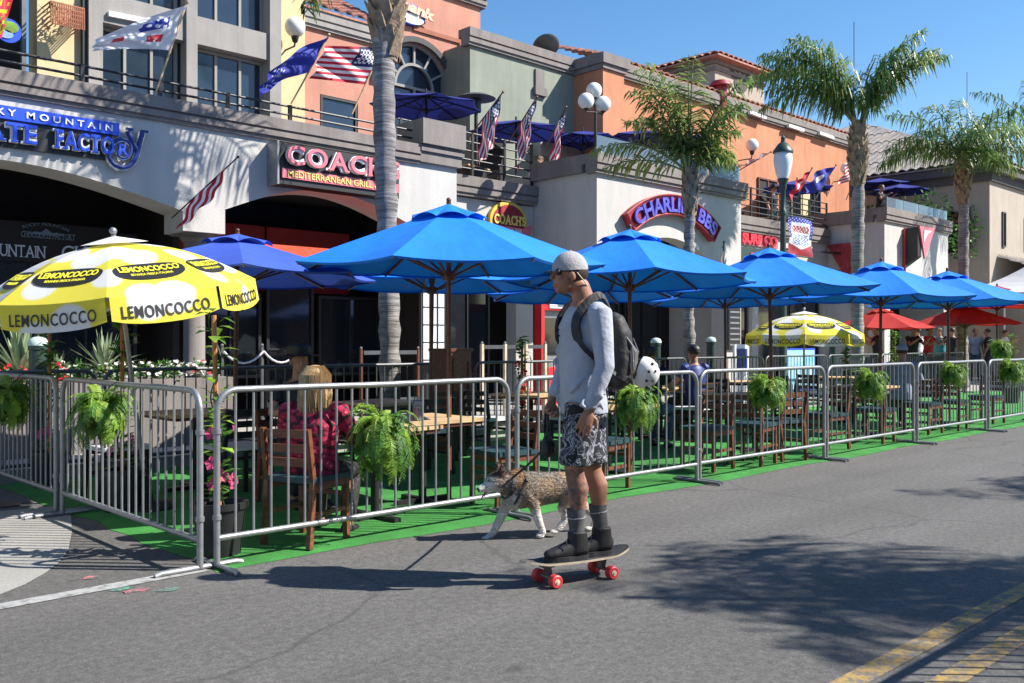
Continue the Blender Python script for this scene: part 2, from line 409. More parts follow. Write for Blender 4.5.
# sprayed survey marks
sm = MB()
def blob(c, r, rx, seed):
    rd = random.Random(seed); n = 22
    sm.add([(c.x+math.cos(2*math.pi*k/n)*r*rx*(.75+.4*rd.random()), c.y+math.sin(2*math.pi*k/n)*r*(.6+.6*rd.random()), .004) for k in range(n)], [tuple(range(n))])
for (a, b) in (((124,593),(150,589)),):
    p, q = G(*a), G(*b)
    sm.bar(p+Vector((0,0,.004)), q+Vector((0,0,.004)), .05, .004)
blob(G(91,578), .04, 1.2, 33)
structure('road_spray_mark', sm, 'paint_pink')
sm = MB(); blob(G(120,589.5), .04, 1.4, 5); blob(G(168,590), .045, 1.4, 6); structure('road_spray_mark', sm, 'paint_green')
# pale concrete apron at left
ap = [G(*p) for p in ((72,531),(68.5,550),(60,562),(46,573),(25,585),(0,595))]
ap = [(p.x, p.y) for p in ap]
poly = [(-1.5, 3.2)] + [(G(70,505).x, G(70,505).y)] + ap + [(ap[-1][0]-1.2, ap[-1][1]-1.2), (-30, ap[-1][1]-1.2), (-30, 3.2)]
mk('apron_concrete', (.30,.29,.27), .9, var=.10, scale=1.5, bump=.25, bscale=70, fine=.1)
sheet('pavement_apron', poly, .004, 'apron_concrete')
# manhole-like dark patch
mh = MB(); c = G(2, 505); mh.lathe([(.0,.009),(.16,.009),(.17,.006)][::-1], (c.x, c.y, 0), 18); tag(mh.build('drain_cover', 'iron', world=False), 'dark round iron cover set in the pale concrete apron', 'drain cover')
# sidewalk with kerb
sw = MB(); sw.box(-60, 200, 4.75, 30, 0.002, .13)
MT['sidewalk'].node_tree
structure('sidewalk', sw, 'sidewalk')
kb = MB(); kb.box(-60, 200, 4.60, 4.748, 0.001, .135); structure('kerb', kb, 'sidewalk')
# artificial turf
def turfmat():
    m = mat('turf', (.060,.34,.06), .85, var=.22, scale=2.0, bump=1.0, bscale=220, fine=.45)
    return m
MT['turf'] = turfmat()
tf = MB(); nx = 130; ny = 24; V = []; 
for j in range(ny+1):
    for i in range(nx+1):
        x = -.03 + 25*i/nx; t = j/ny; y = -.10 + 4.65*t
        if j == 0: y += .035*math.sin(x*2.1)+.02*noise.noise(Vector((x*3,0,0)))
        if i == 0: x += .16*noise.noise(Vector((0,y*1.7,4)))
        if x < 0 and y < 1.2: x2 = x; y += .0
        z = .012+.010*noise.noise(Vector((x*1.3,y*1.3,2)))
        if x < .4 and y < 1.6: z += .028*max(0, noise.noise(Vector((x*4+y*5, y*2-x*2, 7))))
        if j == 0 or i == 0: z = .003
        V.append((x, y, z))
Fc = [(j*(nx+1)+i, j*(nx+1)+i+1, (j+1)*(nx+1)+i+1, (j+1)*(nx+1)+i) for j in range(ny) for i in range(nx)]
tf.add(V, Fc); o = tf.build('artificial_turf', 'turf', smooth=True); o['kind'] = 'structure'
# ================================================================== buildings
def cornice(parent, x0, x1, y, z0, z1, proj=.10, m='stucco_taupe', ret=None, name='cornice', bands=True):
    """taupe cornice: tall fascia, groove, lower band; y = wall face"""
    h = z1-z0; b = MB()
    b.box(x0,x1,y-proj,y+.3,z0+h*.50,z1)
    b.box(x0,x1,y-proj+.045,y+.2,z0+h*.40,z0+h*.50)
    b.box(x0,x1,y-proj+.012,y+.2,z0+h*.16,z0+h*.40)
    b.box(x0,x1,y-proj+.05,y+.2,z0,z0+h*.16)
    return b.build(name, m, parent, world=True)
def archpoly(x0, x1, z_top, ops):
    """wall polygon in xz with ground-up openings: ops = [(xa, xb, zspring_a, zspring_b, rise)]"""
    P = [(x0, z_top), (x0, 0)]
    for (a, b, za, zb, rise) in ops:
        P.append((a, 0)); 
        for k in range(0, 21):
            t = k/20; P.append((a+(b-a)*t, za+(zb-za)*t + rise*4*t*(1-t)*(1-.25*(2*t-1)**2)))
        P.append((b, 0))
    P += [(x1, 0), (x1, z_top)]
    return P
FY = 7.0
# ---------- A: chocolate shop and grill
A = thing('shop_building', 'pale stucco arcade building with balcony, cream and salmon upper floor behind, at left', 'building', (0.6, FY, 0))
xp0, xp1 = 2.92, 3.54           # pier between the arches
wallp = [(-14, 4.42), (-14, 0), (-2.0, 0), (-2.0, 3.1)]
def arc(a, b, za, zb, rise, n=24):
    return [(a+(b-a)*k/n, za+(zb-za)*k/n + rise*4*(k/n)*(1-k/n)*(1-.22*(2*k/n-1)**2)) for k in range(n+1)]
wallp += arc(-2.0, xp0, 3.1, 3.2, .45)[1:] + [(xp0, 2.93), (xp1, 2.93)] + arc(xp1, 6.87, 3.28, 3.34, .42) + [(6.87, 2.75), (7.85, 2.75), (7.85, 4.42)]
w = MB(); w.prism(wallp, 'y', FY, FY+.62); w.build('wall', 'stucco_white', A, world=True, recalc=True)
cornice(A, -14, 6.99, FY, 4.38, 4.70)
b = MB(); b.box(6.99, 7.93, FY-.16, FY+.75, 4.72, 5.14); b.box(7.0, 7.9, FY-.08, FY+.7, 4.42, 4.72); b.box(6.99,7.93,FY-.12,FY+.7,4.60,4.66)
b.build('parapet', 'stucco_taupe', A, world=True)
b = MB(); b.box(-14, 7.85, FY+.31, 12.6, 4.0, 4.36); b.build('deck', 'stucco_taupe', A, world=True)
# pier column
b = MB(); b.lathe([(.20,2.93),(.20,2.86),(.145,2.80),(.15,1.0),(.19,.95)][::-1], (3.23, 7.32, 0), 20); b.box(2.93,3.53,7.02,7.62,.13,.93); b.box(2.98,3.48,7.07,7.57,2.905,2.935)
b.build('column', 'stucco_taupe', A, world=True, smooth=True)
b = MB(); b.lathe([(.15,.13),(.145,2.749)], (7.45,7.32,0), 16); b.build('column', 'stucco_dark', A, world=True, smooth=True)
# interior
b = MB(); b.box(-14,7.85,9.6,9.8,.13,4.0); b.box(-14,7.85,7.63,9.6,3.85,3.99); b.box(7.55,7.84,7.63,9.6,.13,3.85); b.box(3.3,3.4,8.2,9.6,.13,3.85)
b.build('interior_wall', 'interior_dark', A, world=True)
b = MB(); b.prism([(xp1+.02,3.26)]+[(x,z-.015) for x,z in arc(xp1, 6.87, 3.28, 3.34, .42)]+[(6.86,3.3),(6.86,3.84),(xp1+.02,3.84)], 'y', FY+.63, FY+.66)
b = MB()
for (xx0,xx1) in ((3.6,5.2),(5.25,6.9)): b.box(xx0,xx1,8.9,8.95,2.25,3.35)
b.build('interior_panel', 'interior_red', A, world=True)
for (xx0,xx1,nx_) in ((-3,-1.2,2),(-1.1,.6,2),(.7,2.9,3)): window(A, xx0, xx1, .9, 3.0, 8.6, nx_, 2, glass='glass_dark', frame='iron')
window(A, 3.9, 5.0, .8, 2.2, 8.7, 2, 1, glass='glass_dark', frame='iron')
d = window(A, 5.1, 6.0, .14, 2.4, 8.7, 1, 2, glass='glass_dark', frame='iron', name='door')
window(A, 6.1, 7.4, .8, 2.2, 8.7, 2, 1, glass='glass_dark', frame='iron')
# upper floor grid bays (left)
UY = 9.5
xc0, xc1 = xa(83,UY), xa(97,UY); xd0, xd1 = xa(180,UY), xa(188,UY); xe = xa(263,UY)
b = MB()
for (x0,x1) in ((xc0,xc1),(xd0,xd1+.05),(xe,xe+.22)): b.box(x0,x1,UY-.25,UY+.3,4.3,10)
for z0, z1 in ((6.32,6.78),(9.2,9.7)): b.box(xc1,xd0,UY-.2,UY+.25,z0,z1); b.box(xd1+.05,xe,UY-.2,UY+.25,z0,z1)
b.build('concrete_frame', 'concrete_frame', A, world=True)
for (x0,x1) in ((xc1,xd0-.05),(xd1+.05,xe)):
    window(A, x0, x1, 4.36, 6.31, UY+.05, 3, 2, glass='glass_blue', frame='concrete_frame', bw=.045)
    window(A, x0, x1, 6.79, 9.19, UY+.05, 3, 1, glass='glass_blue', frame='concrete_frame', bw=.045)
b = MB(); b.box(xd0-.05, xd0-.001, UY-.02, UY+.04, 4.36, 6.31); b.box(xd0-.05,xd0-.001,UY-.02,UY+.04,6.79,9.19); b.build('trim', 'iron', A, world=True)
b = MB(); b.box(xa(35,UY), xc0-.07, UY-.1, UY+.3, 4.3, 10); b.build('cream_wall', 'stucco_cream', A, world=True)
b = MB(); b.box(xc0-.07, xc0-.005, UY-.2, UY+.3, 4.3, 10); b.build('downpipe', 'iron', A, world=True)
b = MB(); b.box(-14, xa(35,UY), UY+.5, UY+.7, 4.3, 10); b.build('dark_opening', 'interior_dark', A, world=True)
b = MB(); b.box(xa(22,UY)-.03, xa(22,UY)+.03, UY-.1, UY, 4.36, 10); b.build('door_post', 'steel_dark', A, world=True)
b = MB(); b.box(xa(60,UY),xa(71,UY),UY-.13,UY-.101,6.75,7.8); b.build('upper_window', 'navy', A, world=True)
b = MB(); b.box(-14, xe+.2, UY+.31, 13, 9.9, 10.2); b.build('roof', 'stucco_taupe', A, world=True)
# striplights under the beam
b = MB(); p = Y(108,14,UY-.22); q = Y(146,21.5,UY-.22); b.bar(p, q, .09, .08); b.build('strip_light', 'white_paint', A, world=True)
# salmon tower and wall
TY = 12.0
xs0 = xa(302,TY); xs1 = xa(479,TY); xw0, xw1 = xa(320,TY), xa(358,TY)
xr = xa(384,TY)
b = MB(); b.box(xe+.23, xs0, TY-.12, TY+.3, 4.3, 9.2); b.build('cream_pilaster', 'stucco_cream', A, world=True)
b = MB()
zc = Y(430,95,TY).z
axc, arad, azc = xa(412,TY), (xa(449,TY)-xa(375,TY))/2, 0
aw0, aw1 = xa(378,TY), xa(449,TY); aR = (aw1-aw0)/2; aC = (aw0+aw1)/2
ztop = Y(408,42,TY).z; zspr = ztop-aR
n = 24
pol = [(aw0, 4.36)] + [(aC-aR*math.cos(math.pi*k/n), zspr+aR*math.sin(math.pi*k/n)) for k in range(n+1)] + [(aw1, 4.36)]
b.prism([(xs0,8.12),(xs0,4.3),(xw0,4.3),(xw0,6.75),(xw1,6.75),(xw1,4.3),(xr,4.3),(xr,8.12)], 'y', TY, TY+.3)
b.box(xw0,xw1,TY+.02,TY+.3,6.751,6.752)
b.build('salmon_wall', 'stucco_salmon', A, world=True, recalc=True)
b = MB(); b.prism([(xr+.001,9.9),(xr+.001,4.3),(aw0,4.3)]+pol[1:-1]+[(aw1,4.3),(xs1,4.3),(xs1,9.9)], 'y', TY-.05, TY+.3)
b.build('salmon_tower', 'stucco_salmon', A, world=True, recalc=True)
b = MB(); b.box(xs1-1.0, xs1, TY+.301, TY+2.2, 4.3, 9.9); b.build('tower_side', 'stucco_salmon', A, world=True)
# raised surround
b = MB(); zt = ztop+.28; xz = aw1+.26
b.box(aC-.1, xz+.07, TY-.10, TY-.052, zt, zt+.10); b.box(xz, xz+.07, TY-.10, TY-.052, 4.36, zt-.002)
b.build('surround', 'stucco_rust', A, world=True)
b = MB()
ring = [(aC-(aR+.13)*math.cos(math.pi*k/n), zspr+(aR+.13)*math.sin(math.pi*k/n)) for k in range(n+1)]
rin = [(aC-(aR)*math.cos(math.pi*k/n), zspr+(aR)*math.sin(math.pi*k/n)) for k in range(n+1)]
for k in range(n):
    b.prism([ring[k], ring[k+1], rin[k+1], rin[k]], 'y', TY-.14, TY-.053)
b.box(aw1, aw1+.13, TY-.14, TY-.053, 4.36, zspr); b.build('arch_trim', 'stucco_dark', A, world=True)
f = MB()
for k in range(n): f.prism([(aC+(rin[k][0]-aC)*1,rin[k][1]),(aC+(rin[k+1][0]-aC),rin[k+1][1]),(aC+(rin[k+1][0]-aC)*.93,zspr+(rin[k+1][1]-zspr)*.93),(aC+(rin[k][0]-aC)*.93,zspr+(rin[k][1]-zspr)*.93)], 'y', TY+.0, TY+.06)
for k in range(n): f.prism([(aC+(rin[k][0]-aC)*.56,zspr+(rin[k][1]-zspr)*.56),(aC+(rin[k+1][0]-aC)*.56,zspr+(rin[k+1][1]-zspr)*.56),(aC+(rin[k+1][0]-aC)*.5,zspr+(rin[k+1][1]-zspr)*.5),(aC+(rin[k][0]-aC)*.5,zspr+(rin[k][1]-zspr)*.5)], 'y', TY+.0, TY+.06)
for a in (30,60,90,120,150): f.bar((aC+math.cos(R(a))*aR*.53, TY+.03, zspr+math.sin(R(a))*aR*.53), (aC+math.cos(R(a))*aR*.97, TY+.03, zspr+math.sin(R(a))*aR*.97), .05, .05, (0,1,0))
for xx in (aw0+.03, aC, aw1-.03): f.box(xx-.025,xx+.025,TY,TY+.06,4.36,zspr-.03)
f.box(aw0,aw1,TY+.001,TY+.061,zspr-.03,zspr+.03)
aw = f.build('arched_window', 'concrete_frame', A, world=True)
g = MB(); g.prism(pol, 'y', TY+.08, TY+.09); g.build('pane', 'glass_blue', aw, world=True, recalc=True)
window(A, xw0+.02, xw1-.02, 4.36, 6.74, TY+.06, 1, 1, glass='glass_blue', frame='iron')
cornice(A, xs0-.1, xr-.002, TY, 8.12, 8.52, .12, 'concrete_frame')
cornice(A, xr, xs1+.12, TY-.05, 9.72, 10.1, .14, 'stucco_taupe')
def tiles(parent, x0, x1, y0, z0, y1, z1, m='roof_red', pitch=.28, name='tile_roof', rad=.085, axis='x', rows=7):
    b = MB(); n = int((x1-x0)/pitch); st = 6
    dirv = Vector((0, y1-y0, z1-z0)); up = Vector((0, -(z1-z0), y1-y0)).normalized()
    vs = []; fs = []
    cols = n*st+1
    for j in range(rows+1):
        for rep in range(2):
            t = min(1, (j + (0 if rep == 0 else 0))/rows)
            for i in range(cols):
                a = i/st; ph = (a % 1.0)
                h = rad*abs(math.sin(math.pi*ph)) + (0.035 if rep == 1 else 0)
                p = Vector((x0+(x1-x0)*i/(cols-1), y0, z0)) + dirv*t + up*h
                vs.append(p)
    R_ = 2*(rows+1)
    for r in range(R_-1):
        for i in range(cols-1):
            a = r*cols+i; fs.append((a, a+1, a+1+cols, a+cols))
    b.add(vs, fs)
    # closed eave ends
    b.box(x0, x1, y0, y0+.05, z0-.05, z0-.002)
    return b.build(name, m, parent, world=True)
tiles(A, xs0-.05, xr-.01, TY-.15, 8.54, TY+1.6, 9.5)
# balcony rail A
def rail(parent_label, x0, x1, y, zb, zs, posts, name='balcony_railing', r=.018, mesh=None):
    t = thing(name, parent_label, 'railing', ((x0+x1)/2, y, zb))
    b = MB()
    for z in zs: b.tube([(x0,y,z),(x1,y,z)], r, 8)
    b.build('rail', 'iron', t, world=True, smooth=True)
    for p in posts:
        b = MB(); b.box(p-.025,p+.025,y-.025,y+.025,zb,zs[0]+.02); b.build('post', 'iron', t, world=True)
    return t
rail('long black two-bar balcony railing on the parapet above the left arches', -14, 6.98, FY+.15, 4.70, (4.97, 4.84), [-13,-9,-5,-2, xa(82,FY+.15), xa(160,FY+.15), xa(228,FY+.15), xa(290,FY+.15), xa(395,FY+.15)])
# ---------- B: recessed green-walled grill section
B = thing('grill_building', 'recessed pale wall with terrace above and tall grey green parapet wall behind', 'building', (9.7, 8.8, 0))
BY = 8.8
b = MB(); b.box(7.86,11.54,BY,BY+.3,2.75,4.3); b.box(xa(516,BY),xa(533,BY),BY,BY+.3,.13,2.749)
b.build('wall', 'stucco_white', B, world=True, recalc=True)
cornice(B, 7.86, 11.54, BY, 4.32, 4.72, .16)
b = MB(); b.box(7.86, 15.3, BY+.31, 11.0, 4.1, 4.32); b.build('deck', 'stucco_taupe', B, world=True)
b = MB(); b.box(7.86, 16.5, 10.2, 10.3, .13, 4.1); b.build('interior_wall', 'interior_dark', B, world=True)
window(B, 8.55, 10.35, .7, 2.45, 8.95, 3, 1, glass='glass_dark', frame='iron')
GX0, GX1 = xa(470,11), xa(578,11)
b = MB(); b.box(GX0, GX1, 11, 11.3, 4.3, 8.4); b.box(GX0,GX0+.3,11.3,12.6,4.3,8.4); b.build('green_wall', 'stucco_green', B, world=True)
cornice(B, GX0-.1, GX1, 11, 8.32, 8.72, .12)
b = MB(); b.box(*[xa(533,11),xa(545,11),10.9,10.998,7.55,7.75]); b.box(xa(534.5,11),xa(543,11),10.95,10.999,7.75,8.2); b.build('scupper', 'stucco_taupe', B, world=True)
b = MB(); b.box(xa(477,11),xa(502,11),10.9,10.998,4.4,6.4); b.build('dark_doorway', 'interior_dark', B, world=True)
b = MB(); b.box(xa(532,11),xa(573,11),10.7,10.998,6.0,6.35); b.build('awning_box', 'concrete_frame', B, world=True)
rail('black five-bar terrace railing above the oval sign', 7.94, 11.52, BY+.02, 4.72, (5.62,5.44,5.26,5.08,4.90), [8.0,8.9,9.8,10.7,11.5])
# ---------- C: wing with curved sign, long orange wall, tower
C = thing('pub_building', 'pale stucco wing with wide arch and long orange tile-roofed wall behind', 'building', (14.2, FY, 0))
CX0, CX1 = 11.55, xa(741,FY)
b = MB(); b.prism([(CX0,5.0),(CX0,2.8),(11.75,2.8)]+arc(11.75,16.15,2.85,2.95,.78)[1:]+[(16.15,.13),(CX1,.13),(CX1,5.0)], 'y', FY, FY+.4)
b.box(CX0, CX0+.3, FY+.401, 11.0, 2.8, 5.0); b.box(CX1-.3, CX1, FY+.401, 11.0, .13, 5.0)
b.build('wall', 'stucco_white', C, world=True, recalc=True)
cornice(C, CX0-.12, CX1+.12, FY, 4.80, 5.2, .13)
b = MB(); b.box(CX0-.12, CX0-.002, FY+.301, 8.78, 4.84, 5.2); b.build('side_cornice', 'stucco_taupe', C, world=True); b = MB(); b.box(CX1+.002, CX1+.12, FY+.301, 8.78, 4.84, 5.2); b.build('side_cornice', 'stucco_taupe', C, world=True)
b = MB(); b.box(CX0+.31,CX1-.31,FY+.41,11,4.4,4.6); b.build('deck', 'stucco_taupe', C, world=True)
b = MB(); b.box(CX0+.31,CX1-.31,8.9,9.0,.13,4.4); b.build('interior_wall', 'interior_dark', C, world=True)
for (x0,x1) in ((12.3,13.5),(13.7,14.4),(14.6,16.0)): window(C, x0, x1, .7, 2.5, 8.85, 2, 1, glass='glass_dark', frame='iron')
# glass windbreak on the parapet
gb = thing('glass_windbreak', 'clear glass windbreak panels along the pub wing parapet', 'windbreak', (14, FY+.1, 5.2))
def glassmat():
    m = bpy.data.materials.new('clear_glass'); m.use_nodes = True; nt = m.node_tree; L = nt.links.new
    nt.nodes.remove(nt.nodes['Principled BSDF'])
    t = nt.nodes.new('ShaderNodeBsdfTransparent'); t.inputs[0].default_value = (.85,.93,.96,1)
    g_ = nt.nodes.new('ShaderNodeBsdfGlossy'); g_.inputs['Roughness'].default_value = .02
    d_ = nt.nodes.new('ShaderNodeBsdfDiffuse'); d_.inputs[0].default_value = (.45,.6,.72,1)
    fr = nt.nodes.new('ShaderNodeFresnel'); fr.inputs[0].default_value = 1.6
    a = nt.nodes.new('ShaderNodeMixShader'); L(fr.outputs[0], a.inputs[0]); L(t.outputs[0], a.inputs[1]); L(g_.outputs[0], a.inputs[2])
    c_ = nt.nodes.new('ShaderNodeMixShader'); c_.inputs[0].default_value = .22; L(a.outputs[0], c_.inputs[1]); L(d_.outputs[0], c_.inputs[2])
    L(c_.outputs[0], nt.nodes['Material Output'].inputs[0]); return m
MT['clear_glass'] = glassmat()
k = 0; x = CX0+.02
while x < CX1-.3:
    b = MB(); b.box(x, min(x+1.28, CX1-.02), FY+.02, FY+.032, 5.22, 5.58); b.build('glass_panel', 'clear_glass', gb, world=True)
    b = MB(); b.box(x-.015, x+.015, FY+.0, FY+.05, 5.2, 5.6) if False else b.box(x+.1,x+.14,FY+.005,FY+.045,5.2,5.28); b.build('clip', 'white_paint', gb, world=True); x += 1.31
# projecting rust pilaster then long wall
PX0, PX1 = xa(603,10), xa(624,10)
b = MB(); b.box(PX0, PX1, 10, 11.3, 4.3, 8.3); b.build('pilaster_block', 'stucco_orange', C, world=True)
b = MB(); b.box(PX0-.12, PX1+.12, 9.88, 11.4, 8.42, 8.68); b.box(PX0-.06,PX1+.06,9.94,11.35,8.30,8.42); b.build('block_cornice', 'stucco_taupe', C, world=True)
LX0, LX1 = PX1, xa(849,11)
b = MB(); b.box(LX0, LX1, 11, 11.3, 4.3, 8.62); b.box(LX1-.3, LX1, 11.3, 14, 4.3, 8.62); b.build('orange_wall', 'stucco_orange', C, world=True)
cornice(C, LX0, LX1+.15, 11, 8.60, 9.0, .15)
b = MB(); b.box(LX1, LX1+.15, 11.301, 14, 8.62, 9.0); b.build('cornice', 'stucco_taupe', C, world=True)
tiles(C, LX0, LX1+.1, 10.86, 9.03, 12.6, 9.62, rad=.07)
for px_ in (758,763): pass
for (a, c_) in (((749,109),(765,115)),((788,122.5),(803,127.5)),((819,130),(833,135))):
    p, q = Y(a[0], a[1]+3, 10.8), Y(c_[0], c_[1]+3, 10.8); b = MB(); b.bar(p, q, .1, .1); b.build('strip_light', 'white_paint', C, world=True)
# doors and openings on the terrace wall
for (p0, p1, z1, glass, fr) in ((757,776,6.75,'interior_dark','wood_red'),(780,800,6.75,'glass_dark','stucco_cream'),(806,819,6.7,'glass_dark','iron')):
    window(C, xa(p0,11), xa(p1,11), 4.4, z1, 10.99, 2, 1, glass=glass, frame=fr, name='door', bw=.06)
b = MB(); b.box(xa(800,11)+.02, xa(800,11)+.5, 10.9, 10.99, 4.4, 6.7); b.build('door_panel', 'stucco_cream', C, world=True)
# red cupola on the roof line
b = MB(); c_ = Y(722,86,10.9); b.lathe([(.0,.22),(.28,.14),(.36,0),(.34,-.03)][::-1], (c_.x, 10.95, c_.z), 20); b.lathe([(.2,-.75),(.2,-.03)], (c_.x,10.95,c_.z), 16)
b.build('dome_vent', ['crimson'], C, world=True, smooth=True)
# tower with paw mark
TX0, TX1 = xa(715,13), xa(764,13)
b = MB(); b.box(TX0, TX1, 13, 17.5, 8.8, 11.0); b.build('tower_wall', 'stucco_tan', C, world=True)
b = MB(); b.box(TX0-.1,TX1+.1,12.9,17.6,11.0,11.15); b.box(TX0-.05,TX1+.05,12.95,17.55,10.78,10.9); b.build('tower_cornice', 'stucco_taupe', C, world=True)
def hip(parent, x0, x1, y0, y1, z, h, m, ov=.3, name='tile_roof', pitch=.3, inset=None):
    x0 -= ov; x1 += ov; y0 -= ov; y1 += ov; b = MB()
    w = min(x1-x0, y1-y0)/2 if inset is None else inset
    if (x1-x0) >= (y1-y0): ra, rb = Vector((x0+w, (y0+y1)/2, z+h)), Vector((x1-w, (y0+y1)/2, z+h))
    else: ra, rb = Vector(((x0+x1)/2, y0+w, z+h)), Vector(((x0+x1)/2, y1-w, z+h))
    c = [Vector((x0,y0,z)), Vector((x1,y0,z)), Vector((x1,y1,z)), Vector((x0,y1,z))]
    if (x1-x0) >= (y1-y0): faces = [(c[0],c[1],rb,ra),(c[1],c[2],rb,rb),(c[2],c[3],ra,rb),(c[3],c[0],ra,ra)]
    else: faces = [(c[0],c[1],ra,ra),(c[1],c[2],rb,ra),(c[2],c[3],rb,rb),(c[3],c[0],ra,rb)]
    for (p, q, r2, r1) in faces:
        # p->q eave, r1 above p, r2 above q
        L_ = (q-p).length; n = max(3, int(L_/pitch)); st = 4; nor = (q-p).cross(r1-p).normalized()
        if nor.z < 0: nor = -nor
        rows = 6; cols = n*st+1; vs = []; fs = []
        for j in range(rows+1):
            for rep in (0, 1):
                t = j/rows
                for i in range(cols):
                    s_ = i/(cols-1); e = p.lerp(q, s_)
                    # run straight up the slope, clipped by hips
                    d = (q-p).normalized(); upv = nor.cross(d)
                    if upv.z < 0: upv = -upv
                    H = (r1-p).dot(upv); 
                    a0 = (r1-p).dot(d); a1 = L_-(r2-p).dot(d)
                    pos = s_*L_
                    lim = 1.0
                    if a0 > 1e-3: lim = min(lim, pos/a0)
                    if a1 > 1e-3: lim = min(lim, (L_-pos)/a1)
                    tt = min(t, lim)
                    hh = .075*abs(math.sin(math.pi*(i/st % 1.0))) + (.03 if rep else 0)
                    vs.append(e+upv*H*tt+nor*(hh if lim > t else 0.02))
        for r in range(2*(rows+1)-1):
            for i in range(cols-1):
                a = r*cols+i; fs.append((a, a+1, a+1+cols, a+cols))
        b.add(vs, fs)
    b.box(x0, x1, y0, y1, z-.06, z-.003)
    return b.build(name, m, parent, world=True)
hip(C, TX0-.1, TX1+.1, 12.9, 17.6, 11.2, .75, 'roof_red')
# painted paw on tower
pw = MB(); c_ = Y(741,80,12.97)
def disc(mb, c, rx, rz, y, n=18, rot=0):
    P = []
    for k in range(n):
        a = 2*math.pi*k/n; u = math.cos(a)*rx; v_ = math.sin(a)*rz
        P.append((c.x+u*math.cos(rot)-v_*math.sin(rot), c.z+u*math.sin(rot)+v_*math.cos(rot)))
    mb.prism(P, 'y', y-.02, y)
disc(pw, c_+Vector((0,0,-.15)), .42, .30, 12.995)
for k, (a, e) in enumerate(((-.52,.2),(-.2,.46),(.18,.46),(.5,.2))): disc(pw, c_+Vector((a,0,e)), .13, .24, 12.99-.003*k, rot=-a*.6)
tag(pw.build('paw_emblem', 'stucco_dark', recalc=True), 'dark round paw-like emblem on the grey tower wall', 'emblem')
# ---------- D: surf shop section
D = thing('surf_shop_building', 'recessed pale wall of the surf shop between two projecting wings', 'building', (20.6, 8.8, 0))
DX0, DX1 = CX1+.01, xa(884.5,FY)-.01
b = MB(); b.prism([(DX0,4.45),(DX0,.13),(16.95,.13),(16.95,2.7),(20.2,2.7),(20.2,.13),(20.5,.13),(20.5,2.7),(24.2,2.7),(24.2,.13),(DX1,.13),(DX1,4.45)], 'y', BY, BY+.3)
b.build('wall', 'stucco_white', D, world=True, recalc=True)
cornice(D, DX0+.13, DX1-.13, BY, 4.42, 4.86, .16)
b = MB(); b.box(DX0, DX1, BY+.31, 10.98, 4.15, 4.38); b.build('deck', 'stucco_taupe', D, world=True)
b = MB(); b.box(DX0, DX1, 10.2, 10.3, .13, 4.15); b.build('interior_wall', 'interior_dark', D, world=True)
for (x0,x1) in ((17.1,18.5),(18.6,20.1),(20.6,22.3),(22.4,24.1)): window(D, x0, x1, .6, 2.65, 8.95, 2, 1, glass='glass_dark', frame='iron')
rail('black five-bar terrace railing above the red surf shop sign', DX0+.05, DX1-.05, BY+.02, 4.86, (5.70,5.53,5.36,5.19,5.02), [DX0+.1+k*1.08 for k in range(8)])
# ---------- E: wing with V sign
E = thing('corner_wing_building', 'pale stucco wing with dark arch and red triangular wall sign', 'building', (27, FY, 0))
EX0, EX1 = xa(884.5,FY), xa(948,FY)
b = MB(); b.prism([(EX0,5.1),(EX0,.13),(24.9,.13),(24.9,2.6)]+arc(24.9,28.9,2.6,2.6,.75)[1:]+[(28.9,.13),(EX1,.13),(EX1,5.1)], 'y', FY, FY+.4)
b.box(EX0, EX0+.3, FY+.401, 12, .13, 5.1); b.box(EX1-.3, EX1, FY+.401, 12, .13, 5.1)
b.build('wall', 'stucco_white', E, world=True, recalc=True)
cornice(E, EX0-.1, EX1+.1, FY, 4.98, 5.4, .12)
b = MB(); b.box(EX0-.1, EX0-.002, FY+.301, 12, 5.0, 5.4); b.build('side_cornice', 'stucco_taupe', E, world=True); b = MB(); b.box(EX1+.002, EX1+.1, FY+.301, 12, 5.0, 5.4); b.build('side_cornice', 'stucco_taupe', E, world=True)
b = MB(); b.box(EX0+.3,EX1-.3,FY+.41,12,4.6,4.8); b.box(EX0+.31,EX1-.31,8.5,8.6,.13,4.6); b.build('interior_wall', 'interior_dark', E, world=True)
eg = thing('glass_windbreak', 'clear glass windbreak panels on the far wing with the triangular sign', 'windbreak', (27, FY+.1, 5.4))
x = EX0+.2
while x < EX1-.5:
    b = MB(); b.box(x, x+1.1, FY+.02, FY+.032, 5.42, 5.74); b.build('glass_panel', 'clear_glass', eg, world=True); x += 1.13
# ---------- F: tan hip-roofed building beyond
Fb = thing('tan_building', 'large tan building with grey tiled hip roof at far right', 'building', (33, FY, 0))
FX = 33.0
b = MB(); b.box(FX, 62, FY, 26, 0, 7.5); b.build('wall', 'stucco_tan', Fb, world=True)
b = MB(); b.box(FX-.35, 62.4, FY-.35, 26.4, 7.5, 7.78); b.box(FX-.12,62.1,FY-.12,26.1,7.2,7.5); b.build('eave', 'stucco_dark', Fb, world=True)
hip(Fb, FX, 62, FY, 26, 7.85, 4.6, 'roof_grey', .45, pitch=.36)
for (px_) in (895,918,940,956):
    p = XP(px_, 205, FX); 
    if p.y > FY+.5: 
        f = MB(); f.box(FX-.05,FX-.001,p.y-.55,p.y+.55,4.7,6.2); o = f.build('window', 'stucco_dark', Fb, world=True)
        f = MB(); f.box(FX-.06,FX-.051,p.y-.45,p.y+.45,4.8,6.1); f.build('pane', 'glass_dark', o, world=True)
for xx in (34.2, 36.6, 38.6): window(Fb, xx, xx+.32, 4.9, 6.2, FY-.002, 1, 1, glass='glass_dark', frame='stucco_dark')
